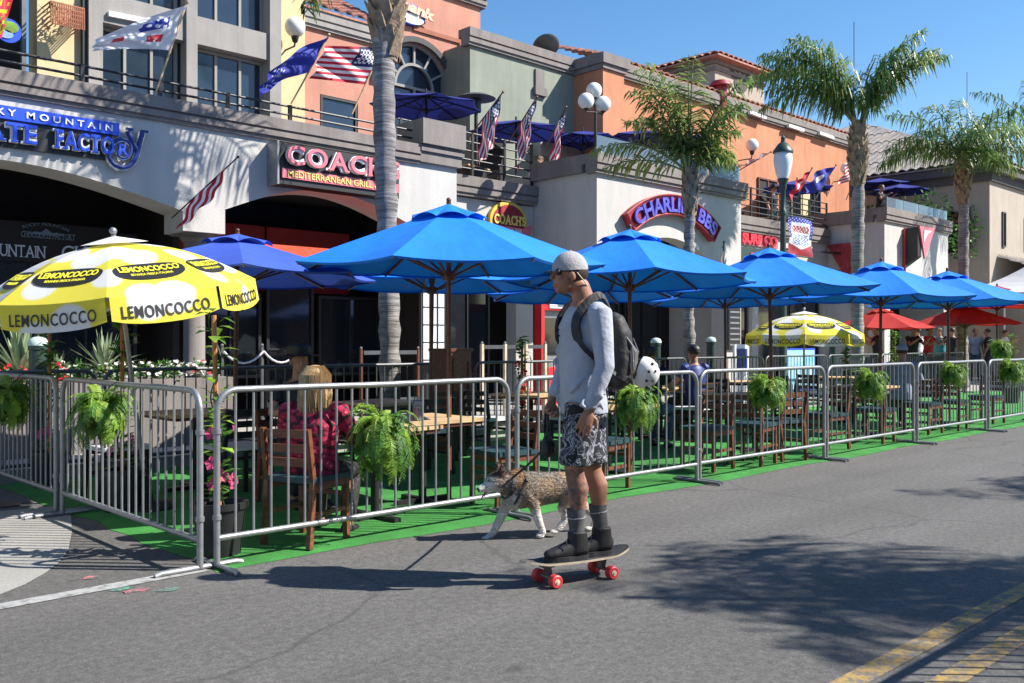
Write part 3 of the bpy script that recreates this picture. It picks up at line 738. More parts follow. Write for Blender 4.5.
b = MB(); b.box(34, 60, FY-2.6, FY, 3.0, 3.4); b.box(34,34.3,FY-2.6,FY-.01,.13,3.0); b.box(38,38.3,FY-2.6,FY-.01,.13,3.0); b.build('porch', 'stucco_tan', Fb, world=True)
b = MB(); b.box(34.3,38,FY-.05,FY-.004,.13,2.95); b.box(38.3,60,FY-.05,FY-.004,.13,2.95); b.build('shopfront', 'interior_dark', Fb, world=True)
tiles(Fb, 33.7, 60, FY-2.9, 3.45, FY-.01, 4.5, 'roof_grey', .36, name='porch_roof')
# back of alley between E and F, coloured dark for the shade there
b = MB(); b.box(EX1+.1, FX-.02, 13, 13.3, 0, 5.0); tag(b.build('alley_shade_wall', 'stucco_dark'), 'wall closing the alley beside the far wing, coloured dark for its shade', 'wall')

# ---------- added buildings across the street, unseen, to block low sky light (they show in windows)
for k, (x0, x1, h, mm, lb) in enumerate(((-16,-2,7.2,'stucco_tan','unseen low tan building added across the street to block low sky light'),(-1.6,12,8.0,'stucco_white','unseen pale two storey building added across the street to block low sky light'),(12.4,30,7.0,'stucco_salmon','unseen salmon building added across the street, further along, to block low sky light'))):
    t = thing('sky_blocker_building', lb, 'building', (x0, -13.5, 0))
    b = MB(); b.box(x0,x1,-26,-13.5,0,h); b.build('wall', mm, t, world=True)
    cornice_b = MB(); cornice_b.box(x0-.1,x1+.1,-26.1,-13.35,h,h+.3); cornice_b.build('cornice', 'stucco_taupe', t, world=True)
    n = int((x1-x0)/3)
    for i in range(n):
        xx = x0+.6+i*(x1-x0-.6)/n
        for z0, z1 in ((.8,2.9),(4.4,6.0)):
            f = MB(); f.box(xx,xx+1.8,-13.49,-13.44,z0,z1); o = f.build('window', 'concrete_frame', t, world=True); g = MB(); g.box(xx+.08,xx+1.72,-13.435,-13.43,z0+.08,z1-.08); g.build('pane', 'glass_dark', o, world=True)

aw_ = thing('awning', 'red fabric awning under the right arch of the grill', 'awning', (xa(300,7.25), 7.3, 2.6))
za, zb_ = Y(300,253,6.95).z, Y(300,262,6.7).z; b = MB()
xa0, xa1 = 3.62, 6.8
b.prism([(6.72,zb_),(7.30,zb_+.30),(7.30,zb_+.27),(6.72,zb_-.03)], 'x', xa0, xa1); b.build('canopy', 'red_awning', aw_, world=True, recalc=True)
b = MB(); b.box(xa0,xa1,6.70,6.715,zb_-.16,zb_-.0); b.build('valance', 'red_awning', aw_, world=True)
# ================================================================== signs
SERIF = {'A':'b.06 b.94','F':'b.12 t.12','T':'b.5','E':'b.1 t.1','H':'b.1 b.9 t.1 t.9','I':'b.5 t.5','L':'b.12 t.12','M':'b.07 b.93 t.07 t.93','N':'b.08 t.05 t.93','R':'b.1 b.95 t.1','Y':'b.5 t.06 t.94','K':'b.1 b.93 t.1 t.9','U':'t.1 t.9','D':'b.12 t.12','P':'b.12 t.12','X':''}
def serif_word(word, x0, x1, h, depth, bold=0.0, z0=0.0, gap=.10, serif=.13):
    """capitals with slab serifs spanning x0..x1, baseline z0, height h, face towards -y"""
    parts = []; W = 0
    for ch in word:
        if ch == ' ': parts.append((None, .35*h)); W += .35*h; continue
        m = text_mb(ch, height=(h if ch not in "'" else h*.3), depth=depth, bold=bold, center=False)
        w = max(p.x for p in m.v); parts.append((m, w, ch)); W += w+gap*h
    sc = (x1-x0)/(W-gap*h); out = MB(); cx = 0
    for p in parts:
        if p[0] is None: cx += p[1]; continue
        m, w, ch = p
        off = h*.7 if ch == "'" else 0
        for q in m.v: q.x = (q.x+cx)*sc+x0; q.z += z0+off
        out.add(m.v, m.f)
        for sp in SERIF.get(ch, '').split():
            fx = float(sp[1:]); cxx = (cx+w*fx)*sc+x0; hw = (serif+bold)*h; th = .045*h+bold*h*.55
            za = z0-bold*h*.3 if sp[0] == 'b' else z0+h-th*1.6+bold*h*.3
            out.box(cxx-hw, cxx+hw, -depth*.49, depth*.49, za, za+th*1.6)
        cx += w+gap*h
    return out
def on_wall(mb, y): return put(mb, (0, y, 0))
# chocolate shop sign -----------------------------------------------------------
y = FY-.03
s = thing('shop_sign', 'blue and white chocolate shop sign with swirled final letter above the left arch', 'shop sign', (1.2, y, 3.8))
zt, zb = Y(60,115,y).z, Y(60,127.5,y).z
b = MB(); b.box(-2.2, xa(118,y), y-.05, y+.028, zb, zt); b.build('banner_bar', 'blue_sign', s, world=True)
h = (zt-zb)*.52; zc = (zt+zb)/2
x0, x1 = xa(26.5,y-.05), xa(112.5,y-.05)
t = text_mb('MOUNTAIN', width=x1-x0, height=h, depth=.016, bold=.012, spacing=1.6); put(t, ((x0+x1)/2, y-.055, zc)); 
t2 = text_mb('ROCKY', height=h, width=(x1-x0)*.60, depth=.016, bold=.012, spacing=1.6); put(t2, (xa(14.5,y)-(x1-x0)*.30, y-.055, zc)); t.add(t2.v, t2.f)
t.build('lettering', 'white_paint', s, world=True)
z0 = Y(60,149.3,y).z; hh = Y(60,131,y).z-z0
b = MB(); b.box(-3.0, xa(112,y), y-.012, y+.028, z0-.06, zb-.005); b.build('back_panel', 'iron', s, world=True)
xl = xa(52.5,y); xr_ = xa(100,y); xo = xa(111.5,y)
for (bold, m, yy, dep) in ((.075,'white_paint',y-.05,.05),(.012,'blue_sign',y-.085,.03)):
    t = serif_word('FACTO', xl+.02, xo, hh, dep, bold, z0); q = serif_word('CHOCOLATE', xl-.22-1.92, xl-.2, hh, dep, bold, z0); t.add(q.v, q.f)
    on_wall(t, yy).build('lettering' if m != 'white_paint' else 'letter_outline', m, s, world=True)
cy = Y(124,152,y)
t = serif_word('R', xa(117,y), xa(126,y), hh*.62, .03, .01, z0+hh*.1); on_wall(t, y-.06).build('small_letter', 'blue_sign', s, world=True)
b = MB()
pts = [(143,131),(139.5,144),(137,155),(132,163.5),(124,167.5),(115,165),(109.5,158),(109,150),(112.5,143.5),(119,139.5),(126,140),(130.5,145),(131,152),(127,157),(121,157.5),(117.5,153.5),(119,149.5),(122.5,149.5)]
P3 = [Y(px_, py_, y-.06) for px_, py_ in pts]
def spline(P, n=5):
    out = []
    for i in range(len(P)-1):
        p0 = P[max(i-1,0)]; p1 = P[i]; p2 = P[i+1]; p3 = P[min(i+2,len(P)-1)]
        for k in range(n):
            t = k/n; out.append(.5*((2*p1)+(p2-p0)*t+(2*p0-5*p1+4*p2-p3)*t*t+(3*p1-p0-3*p2+p3)*t**3))
    out.append(P[-1]); return out
sp = spline(P3); n_ = len(sp)
b.tube(sp, [.034*(1-.65*i/n_) for i in range(n_)], 8)
b.tube([Y(127.5,131,y-.06), Y(133,143,y-.06), Y(138.3,151,y-.06)], [.035,.03,.03], 8)
b.box(xa(124,y),xa(131,y),y-.08,y-.05,P3[0].z-.02,P3[0].z+.01); b.box(xa(140.5,y),xa(146,y),y-.08,y-.05,P3[0].z-.02,P3[0].z+.01)
b.build('swirl_letter', 'navy', s, world=True, smooth=True)
b = MB(); b.tube([p+Vector((0,.03,-.01)) for p in sp], [.046*(1-.5*i/n_) for i in range(n_)], 8); b.build('swirl_outline', 'chrome', s, world=True, smooth=True)
# window lettering under the arch
y = 8.5
s = thing('window_sign', 'dark glass sign board lettered for the chocolate shop inside the left arch', 'shop sign', (0, y, 2.6))
b = MB(); b.box(-3.0, 2.6, y, y+.04, Y(30,262,y).z, Y(30,222,y).z); b.build('board', 'interior_dark', s, world=True)
x0, x1 = xa(-16,y), xa(45,y); z0 = Y(20,257,y).z
mk('sign_silver', (.55,.60,.68), .5, var=.05); mk('sign_dim', (.16,.20,.25), .5, var=.05)
t = serif_word('MOUNTAIN', x0-.05, x1, .165, .01, 0.0, z0); q = serif_word('ROCKY', x0-1.5, x0-.5, .2, .01, 0, z0); t.add(q.v, q.f)
q = serif_word('CHOC', x1+.22, x1+.95, .2, .01, 0, z0); t.add(q.v, q.f); on_wall(t, y-.006).build('lettering', 'sign_silver', s, world=True)
t = serif_word('CHOCOLATE FACTORY', xa(21,y), xa(75,y), .085, .01, 0.01, Y(45,238.5,y).z); on_wall(t, y-.006).build('lettering', 'sign_dim', s, world=True)
c0 = Y(46,236.5,y)
def arcwarp(cx, cz, Rr, y_):
    return lambda a, b_, c: (cx+(Rr+b_)*math.sin(a/Rr), y_+c, cz+(Rr+b_)*math.cos(a/Rr)-Rr)
t = text_mb('ROCKY MOUNTAIN', width=.62, height=.045, depth=.008, warp=arcwarp(c0.x, c0.z+.17, .75, y-.006)); t.build('arched_lettering', 'sign_dim', s, world=True)
b = MB(); b.prism([(c0.x-.25,c0.z+.02),(c0.x-.13,c0.z+.06),(c0.x-.07,c0.z+.05),(c0.x,c0.z+.11),(c0.x+.08,c0.z+.05),(c0.x+.14,c0.z+.065),(c0.x+.25,c0.z+.02)], 'y', y-.012, y-.001); b.build('mountain_mark', 'sign_dim', s, world=True, recalc=True)
# Coach's box sign ------------------------------------------------------------
y = FY-.30
s = thing('shop_sign', 'dark box sign with pink outlined grill name above the right arch', 'shop sign', (5, FY, 3.9))
bx0, bx1 = xa(279,y), xa(399,y); zt = Y(290,143.5,y).z; zb = Y(290,182,y).z-.04
b = MB(); b.box(bx0, bx1, y, FY-.002, zb, zt); b.build('sign_box', 'iron', s, world=True)
b = MB(); b.box(bx0-.03, bx0-.001, y-.01, FY-.002, zb-.01, zt+.02); b.build('side_panel', 'steel', s, world=True)
z0 = Y(285,165.5,y).z; hh = Y(285,146,y).z - z0
x0, x1 = xa(284,y), xa(396,y)
for (bold, m, yy, dep) in ((.065,'white_paint',y-.06,.05),(.012,'sign_pink',y-.095,.03)):
    t = serif_word("COACH'S", x0, x1, hh, dep, bold, z0+.01, gap=.14); on_wall(t, yy).build('lettering' if bold < .03 else 'letter_outline', m, s, world=True)
z1 = Y(285,168.5,y).z; z2 = Y(285,178,y).z
b = MB(); b.box(bx0+.04, bx1-.03, y-.03, y-.001, z2, z1); b.build('tagline_bar', 'sign_pink', s, world=True)
t = text_mb('MEDITERRANEAN GRILL & BAR', width=bx1-bx0-.25, height=(z1-z2)*.7, depth=.01, bold=.005); put(t, ((bx0+bx1)/2, y-.036, (z1+z2)/2)); t.build('tagline', 'yellow_text', s, world=True)
# oval sign
y = BY-.03; c0 = Y(507,221,y)
s = thing('oval_sign', 'oval maroon and gold grill sign on the recessed wall under the terrace', 'shop sign', (c0.x, y, c0.z))
def oval(mb, c, rx, rz, y0, y1, n=36): mb.prism([(c.x+rx*math.cos(2*math.pi*k/n), c.z+rz*math.sin(2*math.pi*k/n)) for k in range(n)], 'y', y0, y1); return mb
rx, rz = .53, .40
oval(MB(), c0, rx, rz, y-.06, y+.02).build('rim', 'gold', s, world=True)
oval(MB(), c0, rx*.85, rz*.82, y-.075, y-.061).build('face', 'crimson', s, world=True)
b = MB(); b.prism([(c0.x-.48,c0.z-.12),(c0.x+.40,c0.z-.14),(c0.x+.66,c0.z-.02),(c0.x+.62,c0.z-.22),(c0.x+.42,c0.z-.31),(c0.x-.48,c0.z-.27)], 'y', y-.10, y-.082); b.build('ribbon', 'sign_pink', s, world=True, recalc=True)
t = serif_word("COACH'S", c0.x-.44, c0.x+.44, .20, .02, .02, c0.z-.09); on_wall(t, y-.09).build('lettering', 'yellow_text', s, world=True)
t = text_mb('GRILL & BAR', width=.62, height=.085, depth=.01, bold=.01); put(t, (c0.x+.02, y-.108, c0.z-.205)); t.build('tagline', 'white_paint', s, world=True)
# curved pub sign
y = FY-.16; pl, pm, pr = Y(632,220,y), Y(668,204,y), Y(716,228,y)
def circ(a, b, c):
    ax, az, bx, bz, cx_, cz_ = a.x, a.z, b.x, b.z, c.x, c.z
    d = 2*(ax*(bz-cz_)+bx*(cz_-az)+cx_*(az-bz))
    ux = ((ax*ax+az*az)*(bz-cz_)+(bx*bx+bz*bz)*(cz_-az)+(cx_*cx_+cz_*cz_)*(az-bz))/d
    uz = ((ax*ax+az*az)*(cx_-bx)+(bx*bx+bz*bz)*(ax-cx_)+(cx_*cx_+cz_*cz_)*(bx-ax))/d
    return ux, uz, math.hypot(ax-ux, az-uz)
sx0, sx1 = pl.x, pr.x; midx = (sx0+sx1)/2; zA = Y(632,221,y).z; zM = Y(676,205,y).z; chord = sx1-sx0
zB = zA-.02; ux, uz, UR = circ(Vector((sx0,0,zA)), Vector((midx,0,zM)), Vector((sx1,0,zB)))
s = thing('arched_sign', 'arched sign with violet letters on red rim over the pub archway', 'shop sign', (midx, y, zM))
half = math.asin(min(.99, chord/2/UR)); hb = .205; nn_ = 30
b = MB()
outer = [(ux+(UR+hb)*math.sin(-half*1.03+2*half*1.03*k/nn_), uz+(UR+hb)*math.cos(-half*1.03+2*half*1.03*k/nn_)) for k in range(nn_+1)]
inner = [(ux+(UR-hb)*math.sin(-half*1.03+2*half*1.03*k/nn_), uz+(UR-hb)*math.cos(-half*1.03+2*half*1.03*k/nn_)) for k in range(nn_+1)]
for k in range(nn_): b.prism([outer[k], outer[k+1], inner[k+1], inner[k]], 'y', y, FY-.02)
b.build('back_panel', 'crimson', s, world=True)
b = MB(); 
for arcp in (outer, inner): b.tube([(p[0], y-.02, p[1]) for p in arcp], .025, 6)
b.tube([(outer[0][0],y-.02,outer[0][1]),(inner[0][0],y-.02,inner[0][1])], .025, 6); b.tube([(outer[-1][0],y-.02,outer[-1][1]),(inner[-1][0],y-.02,inner[-1][1])], .025, 6)
b.build('red_tube', 'crimson', s, world=True)
wf = lambda a, b_, c: (ux+(UR+b_)*math.sin(a/UR), y-.04+c, uz+(UR+b_)*math.cos(a/UR))
t = text_mb("CHARLIE'S BBS", width=2*half*UR*.95, height=.34, depth=.05, bold=.03, warp=wf); t.build('lettering', 'violet', s, world=True)
# surf sign
y = BY-.04
s = thing('shop_sign', 'red block letter surf shop sign on the recessed wall beside the lamp post', 'shop sign', (18, y, 4.1))
x0, x1 = xa(740.5,y), xa(776,y); z1, z0 = Y(742,231,y).z, Y(742,243.5,y).z
t = text_mb('SURF CO', width=x1-x0-.05, height=(z1-z0)*.95, depth=.08, bold=.06); put(t, ((x0+x1)/2, y-.01, (z0+z1)/2)); t.build('lettering', 'sign_red', s, world=True)
b = MB(); b.box(x0-.05, x1+.1, y, y+.038, z0-.02, z1+.05); b.build('back_panel', 'sign_pink', s, world=True)
b = MB(); b.box(x0+.5, x0+1.0, y-.02, y+.038, z0-.75, z0-.22); b.build('red_panel', 'sign_red', s, world=True)
b = MB(); b.box(x0-.02, x0+1.9, y+.01, y+.038, z0-.9, z0-.08); b.build('lower_board', 'lamp_green', s, world=True)
# second small dark bracket with triangular sign (seen between the wings)
s = thing('bracket_sign', 'dark red triangular blade sign on black brackets beside the far wing', 'shop sign', (EX0, 8.0, 3.8))
c0 = XP(865, 252, EX0-.15)
b = MB(); b.prism([(8.75,4.4),(7.7,4.4),(8.1,3.3)], 'x', EX0-.2, EX0-.05); b.build('panel', 'crimson', s, world=True, recalc=True)
b = MB(); b.bar((EX0-2.6,8.75,4.1),(EX0-.21,8.3,4.1),.06,.06); b.bar((EX0-2.6,8.75,3.55),(EX0-.21,8.3,3.55),.06,.06); b.build('bracket', 'iron', s, world=True)
# V sign
y = FY-.45
s = thing('wall_sign', 'red triangular pizza slice shaped sign projecting from the far wing wall', 'shop sign', (26.5, FY, 4.2))
xA, xB = xa(918,y), xa(932,y); zT, zBt = Y(918,226,y).z, Y(918,258,y).z
b = MB(); b.prism([(xA,zT),(xB+.1,zT+.02),((xA+xB)/2-.15,zBt)], 'y', y-.06, y); b.build('front_panel', 'sign_pink', s, world=True, recalc=True)
b = MB(); b.prism([(xA+.25,zT-.1),(xB-.2,zT-.1),((xA+xB)/2-.0,zBt+.75),((xA+xB)/2-.25,zBt+.5)], 'y', y-.075, y-.061); b.build('emblem', 'white_paint', s, world=True, recalc=True)
b = MB(); b.prism([(y,zT-.02),(FY-.01,zT-.05),(FY-.01,zBt-.25),(y,zBt+.05)], 'x', xA-.02, xA+.25); b.build('side_box', 'black_plastic', s, world=True, recalc=True)
b = MB(); b.prism([(FY-.09,zT-.02),(FY-.02,zT-.05),(FY-.02,zBt-.45),(FY-.09,zBt-.40)], 'x', xA-.06, xA-.021); b.build('edge_strip', 'sign_red', s, world=True, recalc=True)
# restaurant name sign on the salmon tower
y = TY-.12; c0 = Y(410,13,y)
s = thing('tower_sign', 'blue oval sign with pale salmon script letters on the salmon tower', 'shop sign', (c0.x, y, c0.z))
oval(MB(), c0+Vector((0,0,-.04)), .42, .24, y-.05, y+.06).build('oval_panel', 'blue_sign', s, world=True)
oval(MB(), c0+Vector((.02,0,-.14)), .34, .12, y-.06, y-.051).build('pale_patch', 'white_paint', s, world=True)
mk('script_salmon', (.72,.40,.26), .5, var=.08)
def sl(a, b_, c): return (c0.x+.12+a+b_*.25, y-.085+c, c0.z+.10+b_-.12*a)
t = text_mb('mank', width=1.1, height=.25, depth=.04, bold=.05, warp=sl); t.build('lettering', 'script_salmon', s, world=True)
# ================================================================== flags
def stars_stripes(u, v, nu, nv):
    if u < .4 and v < 7/13: 
        i = int(u/.4*11); j = int(v/(7/13)*9)
        return 2 if (i % 2 == 1 and j % 2 == 1) or (i % 2 == 0 and j % 2 == 0 and i in (2,4,6,8) and j in (2,4,6)) else 1
    return 0 if int(v*13) % 2 == 0 else 2
def flag(label, base, tip, h0, h1, fly, L, pat, mats, amp=.05, waves=2.5, droop=0.0, group=None, pole='wood_light', taper=0.0, nu=44, nv=26, seed=0, finial=True, pr=.014, shear=0.0):
    base = Vector(base); tip = Vector(tip)
    t = thing('flag', label, 'flag', base, 0, group)
    b = MB(); b.tube([base, tip], pr, 8); 
    if finial: b.ball(tip, pr*2, 8, 6)
    b.build('flagpole', pole, t, world=True, smooth=True)
    fly = Vector(fly).normalized(); hv = (tip-base).normalized(); nor = hv.cross(fly).normalized()
    a = base.lerp(tip, h0); c = base.lerp(tip, h1); V = []; Fs = []; rd = random.Random(seed)
    ph = rd.random()*6
    for j in range(nv+1):
        v = j/nv
        for i in range(nu+1):
            u = i/nu
            p = c.lerp(a, v)
            w = amp*math.sin(waves*2*math.pi*(u*.55+v*.75)+ph)*min(1, u*3+.12)+amp*.4*math.sin(9*v+5*u+ph)
            d = fly*u*L + Vector((0,0,-droop*u*u*L)) + nor*w
            q = p+d
            if taper: 
                mid = c.lerp(a, .5)+fly*u*L + Vector((0,0,-droop*u*u*L)); q = q.lerp(mid+nor*w, taper*u)
            q += hv*shear*u
            V.append(q)
    b = MB()
    for j in range(nv):
        for i in range(nu):
            k = j*(nu+1)+i; b.f.append([k, k+1, k+nu+2, k+nu+1]); b.m.append(pat((i+.5)/nu, (j+.5)/nv, nu, nv))
    b.v = V
    b.build('cloth', mats, t, world=True, smooth=True)
    return t
US = ['old_glory_red','old_glory_blue','flag_white']
fy = BY-.05
for k, (pb, pt, lab) in enumerate((((467,140),(503,92),'leftmost of three draped star striped flags on the terrace railing'),((508,143),(537,97),'middle one of three draped star striped flags on the terrace railing'),((546,147),(566,107),'rightmost of three draped star striped flags on the terrace railing'))):
    p = Y(*pb, fy); q = Y(*pt, fy-.55)
    flag(lab, p, q, .42, .97, (-.18,-.02,-1), 1.05, stars_stripes, US, amp=.055, waves=2.6, group='flags draped from the terrace railing', pole='wood_red' , seed=k, taper=.25)
# small one on the pier
p = Y(172,218,FY-.02); q = Y(238,157,FY-.75)
flag('small star striped flag on a thin pole leaning from the arcade pier', p, q, .28, .84, (-.42,.05,-1), .46, lambda u, v, a, b: 0 if int(v*7) % 2 == 0 else 2, US, amp=.025, pole='iron', pr=.010, seed=5)
# white flag, blue flag, large striped flag on balcony A
fy = FY+.1
p = Y(156,92,fy); q = Y(187,2,fy-.2)
def whiteflag(u, v, nu, nv):
    if .14 < u < .50 and abs(v-.34) < .14 and (math.sin(u*60)+math.sin(v*31+u*20)) > -.7: return 1
    if .16 < u < .36 and abs(v-.72) < .10: return 0
    if .66 < u < .80 and abs(v-.55) < .10: return 0
    return 2
flag('white flag with blue and red emblem blowing left on the balcony railing', p, q, .46, .96, (-1,.05,-.32), 1.15, whiteflag, ['sign_red','flag_blue','flag_white'], amp=.04, seed=3, taper=.75, droop=.1)
p = Y(291,104,fy); q = Y(329,35,fy-.35)
def blueflag(u, v, nu, nv):
    return 1 if .60 < u < .92 and .2 < v < .9 and (math.sin(u*47)*math.sin(v*33)) > .55 else 0
flag('deep blue flag with white specks blowing left beside the cream pilaster', p, q, .45, .97, (-1,.1,-.42), .95, blueflag, ['flag_blue','flag_white'], amp=.05, seed=8, droop=.25, taper=.3)
p = Y(352,114,fy); q = Y(384,44,fy-.3)
flag('large star striped flag blowing left over the balcony railing beside trunk', p, q, .42, .95, (-1,.1,-.12), .98, stars_stripes, US, amp=.05, seed=11, pole='wood_light', taper=.15)
# hanging ones on far terrace
fy = BY-.05
p = Y(731,175,fy); q = Y(771,152,fy-.5)
flag('star striped flag blowing left at the near end of the far terrace', p, q, .45, .95, (-1,.1,-.35), .95, stars_stripes, US, amp=.05, seed=12, pole='iron')
def cross(u, v, nu, nv):
    return 1 if abs(v-u) < .09 or abs(v-(1-u)) < .09 else 0
p = Y(790,212,fy); q = Y(812,168,fy-.3)
flag('red flag with pale band hanging beside the lamp post on far terrace', p, q, .5, .97, (-1,.1,-.6), .8, lambda u,v,a,b: 2 if (.35<v<.65 and .3<u<.7) else 0, US, amp=.05, seed=13, pole='iron')
p = Y(806,214,fy); q = Y(836,165,fy-.3)
flag('bright blue flag with pale emblem on the far terrace railing', p, q, .5, .97, (-1,.1,-.25), .95, lambda u,v,a,b: 1 if (u-.55)**2+(v-.45)**2 < .03 else 0, ['flag_blue','flag_white'], amp=.06, seed=14, pole='iron')
p = Y(846,200,fy); q = Y(868,148,fy-.3)
flag('star striped flag nearest the third palm trunk on far terrace', p, q, .42, .9, (-1,.1,-.38), 1.05, stars_stripes, US, amp=.05, seed=15, pole='iron')
# furled flag under the pub arch
p = Y(722,275,6.8); q = Y(724,242,6.6)
flag('small furled star striped flag standing beside the pub archway', p, q, .3, .98, (-.3,0,-1), .35, stars_stripes, US, amp=.02, seed=16, pole='iron', nu=20, nv=13)
# feather banner and round plaque at far left
s = thing('feather_banner', 'red and yellow feather banner on the balcony at the far left edge', 'banner', Y(0,60,7.35))
b = MB(); nb = 14; a0 = Y(-8,36,7.35); 
def bp(u, v):
    lo = Y(-14+ (u*16), 38-u*0, 7.35); hi = Y(0+u*16, -12, 7.35); return lo.lerp(hi, v)+Vector((0,.02*math.sin(u*7+v*5),0))
V = [bp(i/8, j/nb) for j in range(nb+1) for i in range(9)]
for j in range(nb):
    for i in range(8):
        k = j*9+i; b.f.append([k,k+1,k+10,k+9]); b.m.append((0,1,0,2,0,1,0)[int((i*.7+j*1.3+math.sin(i*j))) % 7])
b.v = V; b.build('cloth', ['sign_red','yellow_fabric','leaf_bright'], s, world=True, smooth=True)
b = MB(); b.tube([Y(-15,62,7.36), Y(-13,38,7.36), Y(0,-14,7.36)], .012, 6); b.build('flagpole', 'steel', s, world=True)
c0 = Y(8,31,9.0)
oval(MB(), c0, .2, .2, 8.97, 9.0, 24).build
b = MB(); oval(b, c0, .17, .17, 8.97, 9.0, 24); o = b.build('round_plaque', 'blue_sign'); tag(o, 'round blue and green plaque hanging in the dark opening upstairs', 'plaque')
b = MB(); oval(b, c0+Vector((.02,0,.05)), .11, .08, 8.955, 8.968, 16); b.build('centre', 'leaf_bright', o); b = MB(); oval(b, c0+Vector((-.04,0,-.06)), .1, .06, 8.955, 8.968, 16); b.build('patch', 'chrome', o)
# wicker flower trough under upper cream window
c0 = Y(62,17,UY-.35)
s = thing('window_box', 'rusty wire window box with trailing plants on the cream wall', 'planter', (c0.x, UY-.35, c0.z))
b = MB(); x0, x1 = xa(47,UY-.35), xa(80,UY-.35)
for j in range(6):
    z = c0.z-.16+.06*j; ins = .05*(5-j)/5
    b.tube([(x0+ins,UY-.11,z),(x0+ins,UY-.52+ins,z),(x1-ins,UY-.52+ins,z),(x1-ins,UY-.11,z)], .012, 5)
for i in range(16):
    x = x0+(x1-x0)*i/15; b.tube([(x,UY-.52,c0.z+.14),(x+.02,UY-.47,c0.z-.16)], .012, 5)
b.build('basket', 'terracotta', s, world=True)
b = MB(); rd = random.Random(4)
for i in range(60):
    p = Vector((x0+(x1-x0)*rd.random(), UY-.5+.35*rd.random(), c0.z+.0+.12*rd.random())); d = Vector((rd.uniform(-1,1),rd.uniform(-1,1),rd.uniform(0,1.4))).normalized()*.1; w_ = d.cross(Vector((0,0,1))).normalized()*.015
    b.add([p-w_,p+w_,p+d+w_*.3,p+d-w_*.3], [(0,1,2,3)])
b.build('plants', 'leaf_dark', s, world=True)
# ================================================================== lamps
def globe_lamp(name, label, c, r, wall=None, stem=.5):
    t = thing(name, label, 'lamp', c)
    b = MB(); b.ball(c, r, 20, 14); b.build('globe', 'globe', t, world=True, smooth=True)
    b = MB(); b.lathe([(.02,-r-.12),(.05,-r-.10),(.075,-r-.02),(.08,-r+.03)], c, 12); b.tube([Vector(c)+Vector((0,0,-r-.1)), Vector(c)+Vector((0,.02,-r-.1-stem))], .018, 8)
    if wall: b.tube([Vector(c)+Vector((0,.02,-r-.1-stem)), Vector((c[0], wall, c[2]-r-.1-stem))], .018, 8)
    b.build('bracket', 'iron', t, world=True, smooth=True); return t
c0 = Y(295,27,TY-.5); globe_lamp('globe_lamp', 'white globe lamp on bracket of the cream pilaster', c0, .21, TY-.12, .08)
c0 = Y(752,145,10.5); globe_lamp('globe_lamp', 'white globe wall lamp at the near end of the orange wall', c0, .20, 10.99, .12)
c0 = Y(846,168.5,10.5); globe_lamp('globe_lamp', 'white globe wall lamp at the far end of the orange wall', c0, .20, 10.99, .12)
py_ = FY+.25; pb = Y(595.5,154,py_)
t = thing('cluster_lamp', 'black post lamp with three white globes on the wing parapet', 'lamp', (pb.x, py_, 5.2))
b = MB(); ct = Y(595.5,100,py_); b.lathe([(.09,0),(.09,.06),(.035,.12),(.03,ct.z-5.2-.1)], (pb.x,py_,5.2), 12)
G3 = [Y(586,101,py_-.1), Y(594,90.5,py_+.1), Y(603,104,py_)]
for g_ in G3: b.tube([(pb.x,py_,ct.z-.25),(g_.x,g_.y,g_.z-.22),(g_.x,g_.y,g_.z-.12)], .016, 8); b.lathe([(.02,-.19),(.06,-.16),(.08,-.1)], g_, 12)
b.build('post', 'iron', t, world=True, smooth=True)
for g_ in G3: b = MB(); b.ball(g_, .165, 20, 14); b.build('globe', 'globe', t, world=True, smooth=True)
# street lamp
py_ = 4.72; c0 = Y(783,165,py_); ztop = Y(783,143,py_).z
t = thing('street_lamp', 'dark green street lamp post with acorn glass head between palms', 'street lamp', (c0.x, py_, .13))
b = MB(); zg0 = Y(783,178,py_).z-.02
b.lathe([(.20,.13),(.20,.5),(.14,.6),(.085,.75),(.07,2.3),(.055,zg0-.75),(.075,zg0-.74),(.075,zg0-.66),(.05,zg0-.62),(.05,zg0-.25),(.07,zg0-.22),(.07,zg0-.14),(.11,zg0-.03),(.12,zg0)], (c0.x,py_,0), 16)
b.build('post', 'lamp_green', t, world=True, smooth=True)
zg1 = Y(783,152,py_).z
b = MB(); b.lathe([(.10,zg0+.001),(.145,zg0+.12),(.185,zg0+.30),(.195,zg0+.40),(.18,zg1-.03),(.15,zg1)], (c0.x,py_,0), 20); b.build('glass_head', 'globe', t, world=True, smooth=True)
b = MB(); b.lathe([(.21,zg1-.02),(.21,zg1+.02),(.15,zg1+.10),(.10,zg1+.17),(.05,zg1+.2),(.04,zg1+.26),(.05,zg1+.29),(.015,zg1+.34),(.004,ztop+.05)], (c0.x,py_,0), 20); b.build('cap', 'lamp_green', t, world=True, smooth=True)
